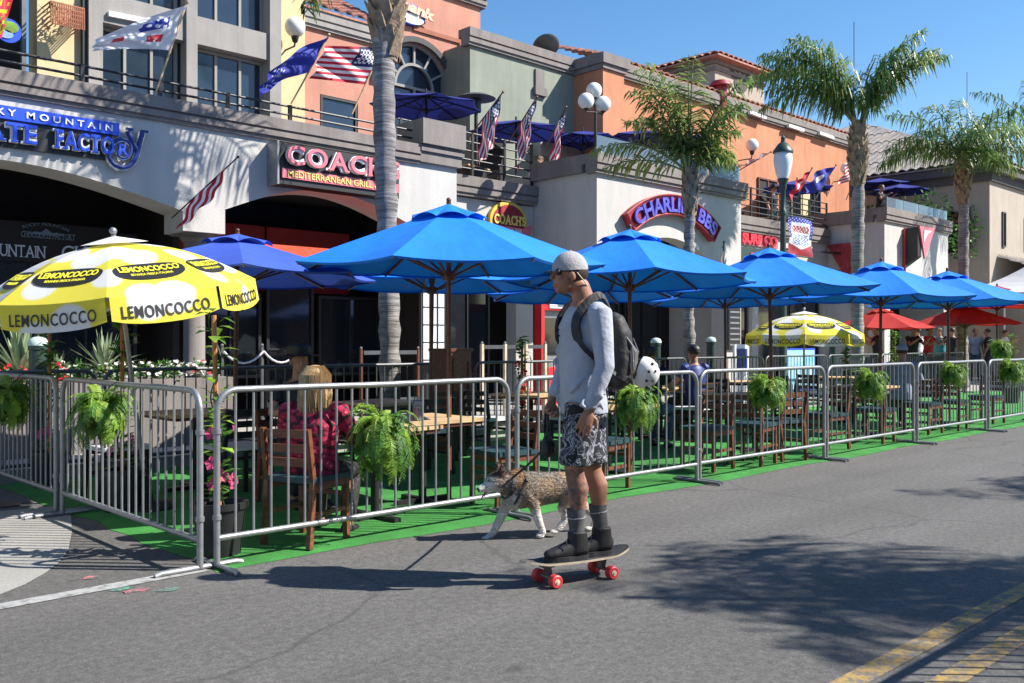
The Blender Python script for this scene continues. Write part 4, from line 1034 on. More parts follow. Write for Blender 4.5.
# banner on lamp post
bx0, bx1 = xa(789,py_), xa(812,py_); bz1, bz0 = Y(800,218,py_).z, Y(800,256,py_).z
s = thing('street_banner', 'patriotic blue white and red banner hung from the street lamp post', 'banner', (bx0, py_, bz0))
b = MB(); nx_, nz_ = 30, 46; V = []
for j in range(nz_+1):
    for i in range(nx_+1): V.append((bx0+(bx1-bx0)*i/nx_, py_+.02*math.sin(j*.2+i*.15), bz0+(bz1-bz0)*j/nz_))
def bpat(u, v):
    if v > .88 or ((u < .10 or u > .90) and v > .45) or (v > .72 and (abs(u-.5) > .36)): return 3 if (int(u*30)+int(v*46)) % 4 == 0 and int(v*46) % 2 == 0 else 0
    if .60 < v < .78 and abs(u-.5) < .33 and math.sin(u*50+math.sin(v*60)*2) > -.55: return 1
    if .28 < v < .56 and abs(u-.5) < .36-.1*abs(v-.4) and math.sin(u*42+math.sin(v*52)*3) > -.35: return 2
    if v < .16+.08*abs(u-.5)*4: return 1
    return 3
for j in range(nz_):
    for i in range(nx_):
        k = j*(nx_+1)+i; b.f.append([k,k+1,k+nx_+2,k+nx_+1]); b.m.append(bpat((i+.5)/nx_, (j+.5)/nz_))
b.v = V; mk('banner_slate', (.10,.15,.28), .7, var=.1)
b.build('cloth', ['flag_blue','crimson','banner_slate','flag_white'], s, world=True)
b = MB(); 
for z in (bz0-.01, bz1+.01): b.tube([(c0.x,py_,z),(bx1+.03,py_,z)], .015, 6)
b.build('arm', 'lamp_green', s, world=True)
# bollard lights
def bollard(label, px_, ytop, yy, h=None):
    p = Y(px_, ytop, yy); z = p.z
    t = thing('bollard_light', label, 'bollard', (p.x, yy, .13), 0, 'domed bollard lights')
    b = MB(); b.lathe([(.09,.13),(.085,z-.14),(.095,z-.13),(.095,z-.09)], (p.x,yy,0), 16); b.build('post', 'lamp_green', t, world=True, smooth=True)
    b = MB(); b.lathe([(.10,z-.089),(.10,z-.06),(.08,z-.02),(.04,z),(0,z+.005)], (p.x,yy,0), 16); b.build('dome', 'bollard_dome', t, world=True, smooth=True)
mk('bollard_dome', (.50,.62,.58), .4, var=.08)
bollard('dark bollard with pale green dome behind the leftmost barrier', 38, 337, 4.95)
bollard('dark bollard with pale dome right of the skateboarder helmet', 656, 338, 4.95)
bollard('dark bollard with pale dome beside the seated man in navy', 711, 337, 4.95)
bollard('dark bollard with pale dome under the far yellow umbrella', 833, 338.5, 4.95)
# ================================================================== parasols
def gore_pt(k, n, a, r, Rr, z0, zr, sag=.028, rot=0.0, hemin=.05, crown=0.0):
    """a in 0..1 across gore k, r in 0..1 from apex to rim"""
    t0 = 2*math.pi*k/n+rot; t1 = 2*math.pi*(k+1)/n+rot
    p0 = Vector((math.cos(t0), math.sin(t0), 0)); p1 = Vector((math.cos(t1), math.sin(t1), 0))
    p = p0.lerp(p1, a)*(1-hemin*4*a*(1-a)*r)
    z = z0+(zr-z0)*r + crown*math.sin(math.pi*r) - sag*4*a*(1-a)*r*(.4+.6*r)
    return Vector((p.x*Rr*r, p.y*Rr*r, z))
def market_umbrella(label, loc, rot, canvas='blue_canvas', polem='wood_red', Rr=1.37, apex=2.56, rim=2.05, group='blue market umbrellas', vent=True, name='market_umbrella', zbase=0.0, n=8, valance=0.0):
    t = thing(name, label, 'umbrella', loc, rot, group)
    na, nr = 8, 8; b = MB()
    for k in range(n):
        V = [gore_pt(k, n, i/na, j/nr, Rr, apex, rim) for j in range(nr+1) for i in range(na+1)]
        b.add(V, [(j*(na+1)+i, j*(na+1)+i+1, (j+1)*(na+1)+i+1, (j+1)*(na+1)+i) for j in range(nr) for i in range(na)])
        if valance:
            V = []
            for j in range(2):
                for i in range(na+1): q = gore_pt(k, n, i/na, 1, Rr, apex, rim); V.append(q+Vector((0,0,-valance*j)))
            b.add(V, [(i, i+1, i+na+2, i+na+1) for i in range(na)])
        else:
            V = []
            for j in range(2):
                for i in range(na+1): q = gore_pt(k, n, i/na, 1, Rr, apex, rim); V.append(q*1.0+Vector((-q.x*.012*j,-q.y*.012*j,-.018*j)))
            b.add(V, [(i, i+1, i+na+2, i+na+1) for i in range(na)])
    b.build('canopy', canvas, t, weld=True)
    if vent:
        b = MB()
        for k in range(n):
            V = []
            for j in range(6):
                for i in range(9):
                    r = j/5*.25; q = gore_pt(k, n, i/8, r, Rr, apex+.035, rim+.035, sag=.0)
                    q.z += .022*(4*(i/8)*(1-i/8))*(j/5)**2 - .018*(j/5)*(1-4*(i/8)*(1-i/8))
                    V.append(q)
            b.add(V, [(j*9+i, j*9+i+1, (j+1)*9+i+1, (j+1)*9+i) for j in range(5) for i in range(8)])
        b.build('vent_cap', canvas, t, weld=True)
    b = MB(); b.tube([(0,0,zbase),(0,0,apex+.05)], .022, 12); b.ball((0,0,apex+.065), .022, 10, 8); b.build('pole', polem, t, smooth=True)
    b = MB(); b.lathe([(.05,apex-.10),(.05,apex-.04)], (0,0,0), 12); b.lathe([(.055,rim-.12),(.055,rim-.04)], (0,0,0), 12); b.build('hub', polem, t, smooth=True)
    hx = MB(); hx.bar((.05,0,apex-.075), (Rr*.985,0,rim-.02), .018, .025); hx.bar((.05,0,rim-.08), (Rr*.5,0,(apex+rim)/2-.045), .015, .018)
    me = None
    for k in range(n):
        if me is None: o = hx.build('rib', polem, t); me = o.data
        else: o = bpy.data.objects.new('rib', me); scene.collection.objects.link(o); o.parent = t
        o.rotation_euler = (0, 0, 2*math.pi*k/n)
    return t
U1 = (2.55, .83, 0)
frontu = [(449,'nearest'),(630,''),(773,''),(880,''),(950,'')]
lab = ['large bright blue umbrella nearest the skateboarder, its pole behind the first fern', 'bright blue umbrella directly behind the skateboarder backpack', 'bright blue umbrella in front of the street lamp post', 'bright blue umbrella between the third and fourth palm trunks', 'farthest bright blue umbrella of the front row, beside white tent']
first = None
for k, (px_, _) in enumerate(frontu):
    d = ray(px_, 300); kk = (.83-CAM.y)/d.y; x = CAM.x+d.x*kk; rz = R((-12, 4, 9, 0, 6)[k])
    if first is None: first = market_umbrella(lab[0], (x,.83,0), rz)
    else: dup(first, (x,.83,0), rz, lab[k])
xs2 = {}
def dupU(px_, yy, label, rz=0.1, dz=0.0):
    return dup(first, (xa(px_, yy), yy, dz), rz, label)
dupU(430, 3.0, 'blue umbrella behind and below the nearest large one', .2, .02)
dupU(585, 3.0, 'blue umbrella mostly hidden behind the skateboarder head', .35, -.02)
dupU(726, 3.05, 'blue umbrella glimpsed between the second and third front ones', .1, .0)
fu = market_umbrella('faded periwinkle blue umbrella behind the yellow printed umbrella', (xa(234,3.0),3.0,0), .35, canvas='blue_canvas_faded', polem='wood_dark', group='blue market umbrellas', apex=2.42, rim=2.04)
rj = random.Random(77)
for o in [o for o in scene.objects if o.name.startswith('market_umbrella')]: o.rotation_euler[0] = R(rj.uniform(-1.6,1.6)); o.rotation_euler[1] = R(rj.uniform(-1.6,1.6))
# balcony parasols
mkb = market_umbrella('deep blue umbrella on the balcony right of the near palm trunk', (xa(426,9.4),9.4,4.36), .3, canvas='navy_canvas', polem='iron', group='navy balcony umbrellas', apex=2.0, rim=1.72, vent=False, Rr=1.15)
mkb.location.z = Y(426,93,9.4).z-2.0
for (px_, py__, yy, lb, rz) in ((516,120,9.9,'deep blue umbrella behind the draped flags on the terrace',.1),(583,131,10.0,'deep blue umbrella under the three globe lamp',.5),(640,130,9.3,'deep blue umbrella behind the second palm crown',.2),(672,133,9.3,'deep blue umbrella behind glass beside second palm crown',.6),(797,180,9.8,'blue umbrella behind flags on the far terrace',.2),(900,184,9.6,'lower deep blue umbrella on the far wing roof',.3),(880,178,10.6,'upper deep blue umbrella on the far wing roof',.0)):
    p = Y(px_, py__, yy); dup(mkb, (p.x, yy, p.z-2.0), rz, lb)
# red ones and white tent far right
ru = market_umbrella('bright red umbrella far right beside the white tent', (xa(997,3.4),3.4,0), .2, canvas='red_fabric', polem='wood_dark', group='red umbrellas', apex=2.65, rim=2.15)
p = Y(997,284,3.4); ru.location.z = p.z-2.72
p = Y(880,310,5.6); dup(ru, (p.x, 5.6, p.z-2.72+.1), .2, 'red umbrella hanging low behind the fourth blue umbrella')
p = Y(965,306,4.2); dup(ru, (p.x, 4.2, p.z-2.72+.1), .2, 'red umbrella behind the farthest blue umbrella')
wt = thing('white_tent', 'white peaked canopy tent beyond the patio at far right', 'tent', (30.5, 4, 0))
b = MB(); pk = Vector((30.5,4,4.5)); c4 = [Vector((28,1.5,2.9)),Vector((33,1.5,2.9)),Vector((33,6.5,2.9)),Vector((28,6.5,2.9))]
for k in range(4):
    a_, c_ = c4[k], c4[(k+1) % 4]; n = 8; V = []
    for j in range(n+1):
        for i in range(n+1):
            e = a_.lerp(c_, i/n); q = pk.lerp(e, j/n); q.z -= .25*math.sin(math.pi*j/n); V.append(q)
    b.add(V, [(j*(n+1)+i, j*(n+1)+i+1, (j+1)*(n+1)+i+1, (j+1)*(n+1)+i) for j in range(n) for i in range(n)])
    b.add([a_, c_, c_-Vector((0,0,.25)), a_-Vector((0,0,.25))], [(0,1,2,3)])
b.build('canopy', 'white_fabric', wt, world=True, weld=True)
for q in c4: b = MB(); b.tube([(q.x,q.y,0),q], .03, 8); b.build('leg', 'white_paint', wt, world=True)
# printed yellow umbrellas
def dotsmat(name, c1, c2):
    m = bpy.data.materials.new(name); m.use_nodes = True; nt = m.node_tree; L = nt.links.new; b = nt.nodes['Principled BSDF']; b.inputs['Roughness'].default_value = .8
    tc = nt.nodes.new('ShaderNodeTexCoord'); v = nt.nodes.new('ShaderNodeTexVoronoi'); v.inputs['Scale'].default_value = 3.0; v.inputs['Randomness'].default_value = .75
    L(tc.outputs['Object'], v.inputs['Vector']); r = nt.nodes.new('ShaderNodeValToRGB'); r.color_ramp.elements[0].position = .42; r.color_ramp.elements[1].position = .50
    r.color_ramp.elements[0].color = (*c2,1); r.color_ramp.elements[1].color = (*c1,1); L(v.outputs['Distance'], r.inputs[0]); L(r.outputs[0], b.inputs['Base Color'])
    t = nt.nodes.new('ShaderNodeBsdfTranslucent'); L(r.outputs[0], t.inputs[0]); ms = nt.nodes.new('ShaderNodeMixShader'); ms.inputs[0].default_value = .3
    L(b.outputs[0], ms.inputs[1]); L(t.outputs[0], ms.inputs[2]); L(ms.outputs[0], nt.nodes['Material Output'].inputs[0]); return m
MT['lemon_dots'] = dotsmat('lemon_dots', (.80,.70,.07), (.80,.80,.82))
def printed_umbrella(label, loc, rot, Rr=1.06, apex=2.24, rim=1.85, val=.20):
    t = thing('printed_umbrella', label, 'umbrella', loc, rot, 'yellow and white printed umbrellas'); n = 8; crown = .085
    gp = lambda k, a, r: gore_pt(k, n, a, r, Rr, apex, rim, sag=.02, hemin=.0, crown=crown)
    b = MB(); na, nr = 8, 12
    for k in range(n):
        V = [gp(k, i/na, j/nr) for j in range(nr+1) for i in range(na+1)]
        b.add(V, [(j*(na+1)+i, j*(na+1)+i+1, (j+1)*(na+1)+i+1, (j+1)*(na+1)+i) for j in range(nr) for i in range(na)])
    can = b.build('canopy', 'lemon_dots', t, weld=True); vals = []
    for k in range(n):
        b = MB(); V = []
        for j in range(6):
            for i in range(na+1):
                q = gp(k, .02+.96*i/na, 1); o_ = Vector((q.x,q.y,0)).normalized(); V.append(q+o_*(.015*j/5+.02*math.sin(math.pi*i/na)*j/5)+Vector((0,0,-val*j/5+ (.03*abs(i/na-.5)**3*8 if j == 5 else 0))))
        b.add(V, [(j*(na+1)+i, j*(na+1)+i+1, (j+1)*(na+1)+i+1, (j+1)*(na+1)+i) for j in range(5) for i in range(na)])
        vals.append(b.build('valance', 'lemon_dots', t))
    chord = 2*Rr*math.sin(math.pi/n)
    ovl = MB(); ylw = MB(); blk = MB()
    for k in range(n):
        def onp(a, b_, off, r0=.745):
            r = r0 - b_/ (math.hypot(Rr*math.cos(math.pi/n), apex-rim)); w = chord*r; aa = .5+ a/w
            p = gp(k, aa, r); e = .01; nn = (gp(k, aa+e, r)-gp(k, aa-e, r)).cross(gp(k, aa, r+e)-gp(k, aa, r-e)).normalized()
            if nn.z < 0: nn = -nn
            return p+nn*off
        # oval logo panel, flattened ends
        N = 28; ring = []
        for q in range(N):
            th = 2*math.pi*q/N; cx_, cz_ = math.cos(th), math.sin(th)
            ring.append((.262*math.copysign(abs(cx_)**.75, cx_), .10*math.copysign(abs(cz_)**.8, cz_)))
        rows = [[onp(p[0]*f, p[1]*f, .007) for p in ring] for f in (1,.75,.5,.25,.02)]
        vs = [q for rr in rows for q in rr]; fs = [(a*N+i, a*N+(i+1) % N, (a+1)*N+(i+1) % N, (a+1)*N+i) for a in range(4) for i in range(N)]; fs.append(tuple(4*N+i for i in range(N)))
        ovl.add(vs, fs)
        tt = text_mb('LEMONCOCCO', width=.45, height=.068, depth=.002, bold=.03, warp=lambda a, b_, c: onp(-a if False else a, b_+.022, .012-c)); ylw.add(tt.v, tt.f)
        tt = text_mb('BEVANDA FRESCA ITALIANA', width=.31, height=.025, depth=.002, bold=.01, warp=lambda a, b_, c: onp(a, b_-.045, .012-c)); ylw.add(tt.v, tt.f)
        def onv(a, b_, c):
            aa = .5+a/(chord*.96); q = gp(k, .02+.96*aa, 1); o_ = Vector((q.x,q.y,0)).normalized(); j = (-b_+val/2)/val
            return q+o_*(.015*j+.02*math.sin(math.pi*aa)*j+.006-c)+Vector((0,0,-val*j))
        blk = MB(); tt = text_mb('LEMONCOCCO', width=chord*.78, height=.088, depth=.002, bold=.012, spacing=1.12, warp=lambda a, b_, c: onv(a, b_-.01, c)); blk.add(tt.v, tt.f); blk.build('valance_lettering', 'black_plastic', vals[k])
    ovl.build('logo_panel', 'black_plastic', can); ylw.build('logo_lettering', 'logo_yellow', can)
    b = MB(); 
    for k in range(n):
        V = [gore_pt(k, n, i/6, j/4*.24, Rr, apex+.05, rim+.05, sag=.0, hemin=0, crown=0.05) for j in range(5) for i in range(7)]
        b.add(V, [(j*7+i, j*7+i+1, (j+1)*7+i+1, (j+1)*7+i) for j in range(4) for i in range(6)])
    b.build('vent_cap', 'white_fabric', t, weld=True)
    b = MB(); b.tube([(0,0,.02),(0,0,apex+.06)], .019, 12); b.ball((0,0,apex+.09), .03, 10, 8); b.build('pole', 'steel', t, smooth=True)
    hx = MB(); hx.bar((.03,0,apex-.06), (Rr*.5,0,apex-.06-.12+.05), .012, .015); hx.bar((Rr*.5,0,apex-.13), (Rr*.97,0,rim-.01), .012, .015); hx.bar((.03,0,rim-.12),(Rr*.5,0,apex-.16),.01,.012)
    me = None
    for k in range(n):
        if me is None: o = hx.build('rib', 'steel', t); me = o.data
        else: o = bpy.data.objects.new('rib', me); scene.collection.objects.link(o); o.parent = t
        o.rotation_euler = (0, 0, 2*math.pi*k/n)
    b = MB(); b.lathe([(.22,0),(.22,.04),(.05,.08),(.04,.3)], (0,0,.01), 16); b.build('base', 'black_plastic', t, smooth=True)
    return t
mk('logo_yellow', (.85,.78,.05), .6, var=.02)
yu = printed_umbrella('large yellow and white printed umbrella at left over the side barriers', (0,0,0), R(19))
lean_ = (-Vector((ST,-CT,0))*.075 - Vector((CT,ST,0))*.125); zax = Vector((lean_.x, lean_.y, 1)).normalized()
qt = Vector((0,0,1)).rotation_difference(zax); yu.rotation_mode = 'XYZ'; yu.rotation_euler = (qt.to_matrix() @ Matrix.Rotation(R(19),3,'Z')).to_euler()
ap_ = CAM + ray(113,231)*(7.45/F_PX); bs_ = ap_ - zax*2.33; yu.location = bs_
d_ = Y(804,303,3.4); y2 = dup(yu, (d_.x, 3.4, d_.z-2.44), R(30), 'small distant yellow and white printed umbrella beyond the third blue one')
# ================================================================== palms
def frond(b, c, az, el, L, droop, rd, mi=0, leaf=.55, nl=34, side_bend=.0, dead=False, grav=1.0, pale=.16):
    p = Vector(c); pts = [p.copy()]; dirs = []; N = 16; a = az
    for i in range(N):
        t = (i+.5)/N; e = el - droop*(t**1.35); a = az + side_bend*t
        d = Vector((math.cos(a)*math.cos(e), math.sin(a)*math.cos(e), math.sin(e))); dirs.append(d); p = p+d*(L/N); pts.append(p.copy())
    dirs.append(dirs[-1])
    b.mset(2).tube(pts, [.028*(1-.85*i/N) for i in range(N+1)], 4, cap=False)
    for s in (-1, 1):
        for k in range(nl):
            t = .14+.86*(k+rd.random()*.6)/nl; f = t*N; i = min(int(f), N-1); q = pts[i].lerp(pts[min(i+1, N)], f-i); d = dirs[i]
            side = d.cross(Vector((0,0,1)))
            if side.length < .05: side = Vector((1,0,0))
            side = side.normalized()*s; up = side.cross(d)*s
            plum = rd.uniform(-.75, .75)
            ld = (side*1.0 + d*rd.uniform(.35,.8) + up*plum).normalized()
            ll = leaf*(.45+.75*math.sin(math.pi*min(1,(t*.92+.1))))*rd.uniform(.8,1.15)
            w = rd.uniform(.015,.024)
            g1 = (ld+Vector((0,0,-.25))).normalized(); m1 = q+g1*ll*.5; g2 = (ld*.55+Vector((0,0,-rd.uniform(.7,1.5)*grav))).normalized(); m2 = m1+g2*ll*.5
            wv = ld.cross(Vector((rd.uniform(-.5,.5),rd.uniform(-.5,.5),1))).normalized()*w
            b.mset(1 if (dead or rd.random() < pale) else 0)
            b.add([q-wv*.5, q+wv*.5, m1+wv, m1-wv, m2+wv*.2, m2-wv*.2], [(0,1,2,3),(3,2,4,5)])
    b.mset(0)
def trunk_mat():
    m = bpy.data.materials.new('palm_trunk'); m.use_nodes = True; nt = m.node_tree; L = nt.links.new; b = nt.nodes['Principled BSDF']; b.inputs['Roughness'].default_value = .9
    tc = nt.nodes.new('ShaderNodeTexCoord'); mp = nt.nodes.new('ShaderNodeMapping'); mp.inputs['Scale'].default_value = (1.2,1.2,14); L(tc.outputs['Object'], mp.inputs[0])
    n = nt.nodes.new('ShaderNodeTexNoise'); n.inputs['Scale'].default_value = 2; n.inputs['Detail'].default_value = 7; n.inputs['Roughness'].default_value=.7; L(mp.outputs[0], n.inputs['Vector'])
    r = nt.nodes.new('ShaderNodeValToRGB'); e = r.color_ramp.elements; e[0].position = .34; e[0].color = (.11,.095,.085,1); e[1].position = .62; e[1].color = (.36,.335,.32,1); L(n.outputs['Fac'], r.inputs[0])
    n2 = nt.nodes.new('ShaderNodeTexNoise'); n2.inputs['Scale'].default_value = 3; n2.inputs['Detail'].default_value = 6; L(tc.outputs['Object'], n2.inputs['Vector'])
    mr = nt.nodes.new('ShaderNodeMapRange'); mr.inputs[1].default_value=.35; mr.inputs[2].default_value=.65; mr.inputs[3].default_value = .65; mr.inputs[4].default_value = 1.15; L(n2.outputs['Fac'], mr.inputs[0])
    mx = nt.nodes.new('ShaderNodeMix'); mx.data_type='RGBA'; mx.blend_type='MULTIPLY'; mx.inputs[0].default_value=1; L(r.outputs[0], mx.inputs[6]); L(mr.outputs[0], mx.inputs[7]); L(mx.outputs[2], b.inputs['Base Color'])
    bp = nt.nodes.new('ShaderNodeBump'); bp.inputs['Strength'].default_value = .8; bp.inputs['Distance'].default_value = .03; L(n.outputs['Fac'], bp.inputs['Height']); L(bp.outputs[0], b.inputs['Normal'])
    return m
MT['palm_trunk'] = trunk_mat()
mk('palm_boot', (.30,.21,.13), .9, var=.35, scale=9, bump=.6, bscale=30)
RT = Vector((ST, -CT, 0)); FW = Vector((CT, ST, 0))   # screen-right and view directions in the street frame
def palm(label, x, y, zt, r0, r1, fr, seed=0, boots=.9, lean=(0,0), group='palms on the pavement edge', leaf=.55, nl=34, boot_r=1.25, grav=1.0, pale=.16):
    rd = random.Random(seed)
    t = thing('palm_tree', label, 'palm tree', (x, y, .13 if y > 0 else 0), 0, group)
    b = MB(); n = 48; P = []; RR = []
    top = Vector((x+lean[0], y+lean[1], zt))
    for i in range(n+1):
        s_ = i/n; p = Vector((x,y,.12 if y > 0 else -.01)).lerp(top, s_); p.x += .05*math.sin(s_*5+seed); rr = r0+(r1-r0)*s_ + .012*math.sin(i*2.1)+.008*rd.uniform(-1,1)
        if s_ < .06: rr *= 1.3-5*s_
        P.append(p); RR.append(rr)
    b.tube(P, RR, 16); b.build('trunk', 'palm_trunk', t, world=True, smooth=True)
    b = MB(); nb = int(42*boots)
    for i in range(nb):
        s_ = i/nb; z = zt-boots+s_*boots*1.05; a = i*2.4; rr = r1*boot_r*(.95+.35*math.sin(math.pi*min(1,s_*1.1))); base = top+Vector((0,0,z-zt))
        q = base+Vector((math.cos(a),math.sin(a),0))*rr*.8; e = base+Vector((math.cos(a)*rr*1.25,math.sin(a)*rr*1.25,.24+.1*rd.random())); w = Vector((-math.sin(a),math.cos(a),0))
        b.add([q-w*.09,q+w*.09,e+w*.035,e-w*.035,q-w*.09+Vector((0,0,.12)),q+w*.09+Vector((0,0,.12))],[(0,1,2,3),(4,5,2,3),(0,3,4),(1,5,2)])
    b.lathe([(r1*.9,-boots),(r1*boot_r,-boots*.75),(r1*boot_r*1.15,-boots*.4),(r1*boot_r,-.1),(r1*.5,.25)], top, 14)
    b.build('leaf_bases', 'palm_boot', t, world=True)
    b = MB()
    for f in fr:
        sr, fwd, el, L_, dr = f[:5]
        d = RT*sr+FW*fwd; az = math.atan2(d.y, d.x)
        frond(b, top+Vector((0,0,.15))+d.normalized()*.06, az+rd.uniform(-.12,.12), R(el+rd.uniform(-4,4)), L_, R(dr), rd, leaf=leaf, nl=nl, side_bend=rd.uniform(-.25,.25), dead=(len(f) > 5), grav=grav, pale=pale)
    b.build('crown', ['palm_leaf','palm_leaf_pale','palm_rachis'], t, world=True)
    return t
PY_ = 4.65
palm('near palm with thick pale trunk rising out of the picture beside the grill sign', xa(388,PY_)-.02, PY_, 7.0, .135, .155,
     [(-1,-.2,35,2.4,95),(-1,.5,30,2.5,105),(-.9,-.9,45,2.5,100),(.8,-.5,50,2.2,110),(1,.3,40,2.0,90),(.2,-1,55,2.4,110),(-.3,1,60,2.5,90),(.4,1,40,2.4,100),(-.5,.3,75,2.6,70),(.5,-.1,75,2.4,60),(-1,.1,60,2.7,95),(-.1,-.3,82,2.6,50),(1,.9,20,2.1,90),(-.8,.9,15,2.3,90)], 1, boots=1.9, boot_r=1.25)
palm('second palm with bushy crown in front of the orange wall and curved pub sign', xa(690,PY_), PY_, 4.35, .115, .085,
     [(-1,-.15,74,1.9,60),(-1,.3,70,1.7,70),(-.8,-.6,76,1.9,60),(-.35,.1,84,2.2,35),(-.1,-.5,84,2.1,40),(.1,.4,86,2.3,30),(.3,-.2,82,2.0,50),(.7,-.4,78,1.6,70),(.8,.3,76,1.4,80),(-.6,.9,74,1.8,60),(.3,.9,76,1.8,60),(-.5,-.2,80,2.1,50),(-1,.05,40,1.9,75,1),(-.9,.4,28,1.6,55,1),(-.3,-.3,86,1.6,35),(.45,.1,82,1.6,60),(1,.2,68,1.0,110),(.9,-.3,60,.9,120)], 2, boots=.7, leaf=.44, nl=46, grav=.45, pale=.38)
palm('third tall palm with two arching plumes beside the street lamp', xa(858,PY_), PY_, 6.25, .15, .13,
     [(-1,-.1,72,3.1,100),(-1,.25,66,3.0,95),(-1,-.4,60,2.7,90),(-.85,.5,74,3.0,90),(-.9,0,80,3.1,95),(-.7,-.5,76,2.8,90),(-1,.1,54,2.4,80),(-.8,-.1,84,2.9,90),(.75,-.1,76,2.7,80),(.9,.2,70,2.7,75),(.8,-.4,70,2.5,80),(.6,.3,80,2.8,60),(.5,-.2,82,2.6,55),(1,.05,66,2.5,60),(-1,-.25,78,2.9,115),(-1,.4,60,2.5,100)], 3, boots=1.25, leaf=.62, nl=56, boot_r=1.3)
palm('fourth palm in front of the tan building with spreading crown', xa(963,PY_), PY_, 6.2, .155, .125,
     [(-1,-.1,46,2.5,90),(-1,.3,38,2.4,95),(-.9,-.5,55,2.5,100),(-.5,.1,72,2.6,75),(-.1,-.2,80,2.2,80),(.3,.2,76,2.3,75),(.3,-.5,70,2.4,85),(-.4,-.2,78,2.3,85),(.9,-.2,50,2.6,85),(1,.2,42,2.7,80),(1,-.5,34,2.5,85),(-.7,.8,50,2.3,100),(.6,.8,55,2.4,95),(-.3,-.9,55,2.2,115),(.1,-.9,35,1.6,110),(-.5,-.7,30,1.6,110),(.5,-.8,25,1.6,100),(.9,.4,60,2.8,75),(1,-.05,28,2.4,80)], 4, boots=1.0, leaf=.65, nl=46)
palm('fifth palm at the right edge, only its frond tips in view', xa(1036,PY_), PY_, 7.7, .15, .12,
     [(-1,-.1,46,2.5,90),(-1,.3,38,2.4,95),(-.5,.1,72,2.7,70),(.1,.3,80,2.7,50),(.9,-.2,50,2.6,85),(1,.2,42,2.7,80),(.6,.8,55,2.4,95),(-.3,-.9,55,2.2,115)], 5, boots=1.0)
# palms of the opposite pavement (they throw the crown shadows on the road)
oppL = .86; opp = [(-1,-.1,60,2.0,120),(-1,.5,55,2.0,110),(-.6,-.8,60,1.9,110),(-.2,.9,60,2.1,110),(.3,-.9,58,2.0,115),(1,-.3,60,2.0,120),(1,.4,50,1.9,110),(.5,.9,65,2.0,100),(-.4,.1,80,2.2,60),(.4,-.1,80,2.1,60),(-1,-.6,35,1.7,95),(.9,.9,35,1.7,95),(-.7,-.2,50,2.0,110),(.8,0,50,2.0,110),(-.5,.6,45,1.9,110),(.2,-.5,45,1.9,110),(.6,.2,70,2.0,90),(-.2,.5,72,2.0,90)]
opp = [(a_,b_,c_,d_*oppL,e_) for a_,b_,c_,d_,e_ in opp]
palm('palm across the street whose crown shades the road', 6.62, -7.42, 4.9, .11, .08, opp, 21, boots=.6, group='palms on the opposite pavement', leaf=.6, nl=30, lean=(.1,-.25))
palm('second palm across the street shading the road further on', 11.4, -7.7, 5.0, .11, .08, opp, 22, boots=.6, group='palms on the opposite pavement', leaf=.6, nl=30, lean=(.2,-.4))
# thin poles opposite
for (x, y, z, l) in ((4.62,-5.70,4.3,'thin steel pole on the opposite kerb near the crowd barriers'),(10.0,-6.2,4.25,'thin steel pole on the opposite kerb further along')):
    t = thing('slim_pole', l, 'pole', (x, y, 0)); b = MB(); b.tube([(0,0,0),(0,0,z)], .03, 8); b.build('shaft', 'steel', t); b = MB(); b.lathe([(.18,0),(.18,.02),(.03,.05)], (0,0,.001), 14); b.build('base', 'steel', t)
# ================================================================== crowd barriers
def barrier(label, loc, rz, L=2.47, H=1.10, nb=19, m='steel', group='steel crowd barriers along the patio front'):
    t = thing('crowd_barrier', label, 'barrier', loc, rz, group)
    r = .0205; rc = .13; b = MB(); P = [Vector((0,0,.02)), Vector((0,0,H-rc))]
    for k in range(1, 8): a = math.pi/2*k/8; P.append(Vector((rc-rc*math.cos(a), 0, H-rc+rc*math.sin(a))))
    P.append(Vector((rc,0,H))); P += [Vector((L*.25,0,H)),Vector((L*.5,0,H-.004)),Vector((L*.75,0,H))]; P.append(Vector((L-rc,0,H)))
    for k in range(1, 8): a = math.pi/2*k/8; P.append(Vector((L-rc+rc*math.sin(a), 0, H-rc+rc*math.cos(a))))
    P += [Vector((L,0,H-rc)), Vector((L,0,.02))]
    b.tube(P, r, 12); b.build('frame', m, t, smooth=True)
    b = MB(); b.tube([(.0,0,.185),(L,0,.185)], r*.95, 12); b.build('bottom_rail', m, t, smooth=True)
    b = MB()
    for k in range(nb):
        x = L*(k+1)/(nb+1); b.tube([(x,0,.185),(x,0,H)], .0085, 8, cap=False)
    b.build('bars', m, t, smooth=True)
    for x in (0, L):
        b = MB(); b.tube([(x,-.28,.012),(x,-.24,.022),(x,.24,.022),(x,.28,.012)], .017, 8); b.build('foot', m if False else 'steel_dark' if False else m, t, smooth=True)
    for z in (.33, .86): b = MB(); b.tube([(L,0,z),(L+.055,0,z),(L+.055,0,z-.07)], .008, 6); b.build('hook', m, t, smooth=True)
    for z in (.30, .83): b = MB(); b.lathe([(.027,z),(.027,z+.03)], (0,0,0), 10); b.build('collar', m, t, smooth=True)
    return t
bl = ['crowd barrier in front of the woman in the red patterned top','crowd barrier directly behind the skateboarder and dog','crowd barrier in front of the third blue umbrella','crowd barrier with the fourth fern, beyond the third umbrella','crowd barrier between the two farthest blue umbrella poles','second farthest crowd barrier in view at right','crowd barrier cut by the right edge of the picture']
B0 = None
for k in range(7):
    rd = random.Random(k+50)
    loc = (k*2.56+.0, .0+rd.uniform(-.02,.02), 0)
    if B0 is None: B0 = barrier(bl[0], loc, 0)
    else: dup(B0, loc, R(rd.uniform(-.7,.7)), bl[k])
dup(B0, (-.10, .02, 0), R(90), 'near side barrier turned away from the road beside the concrete apron', 'steel crowd barriers closing the left side')
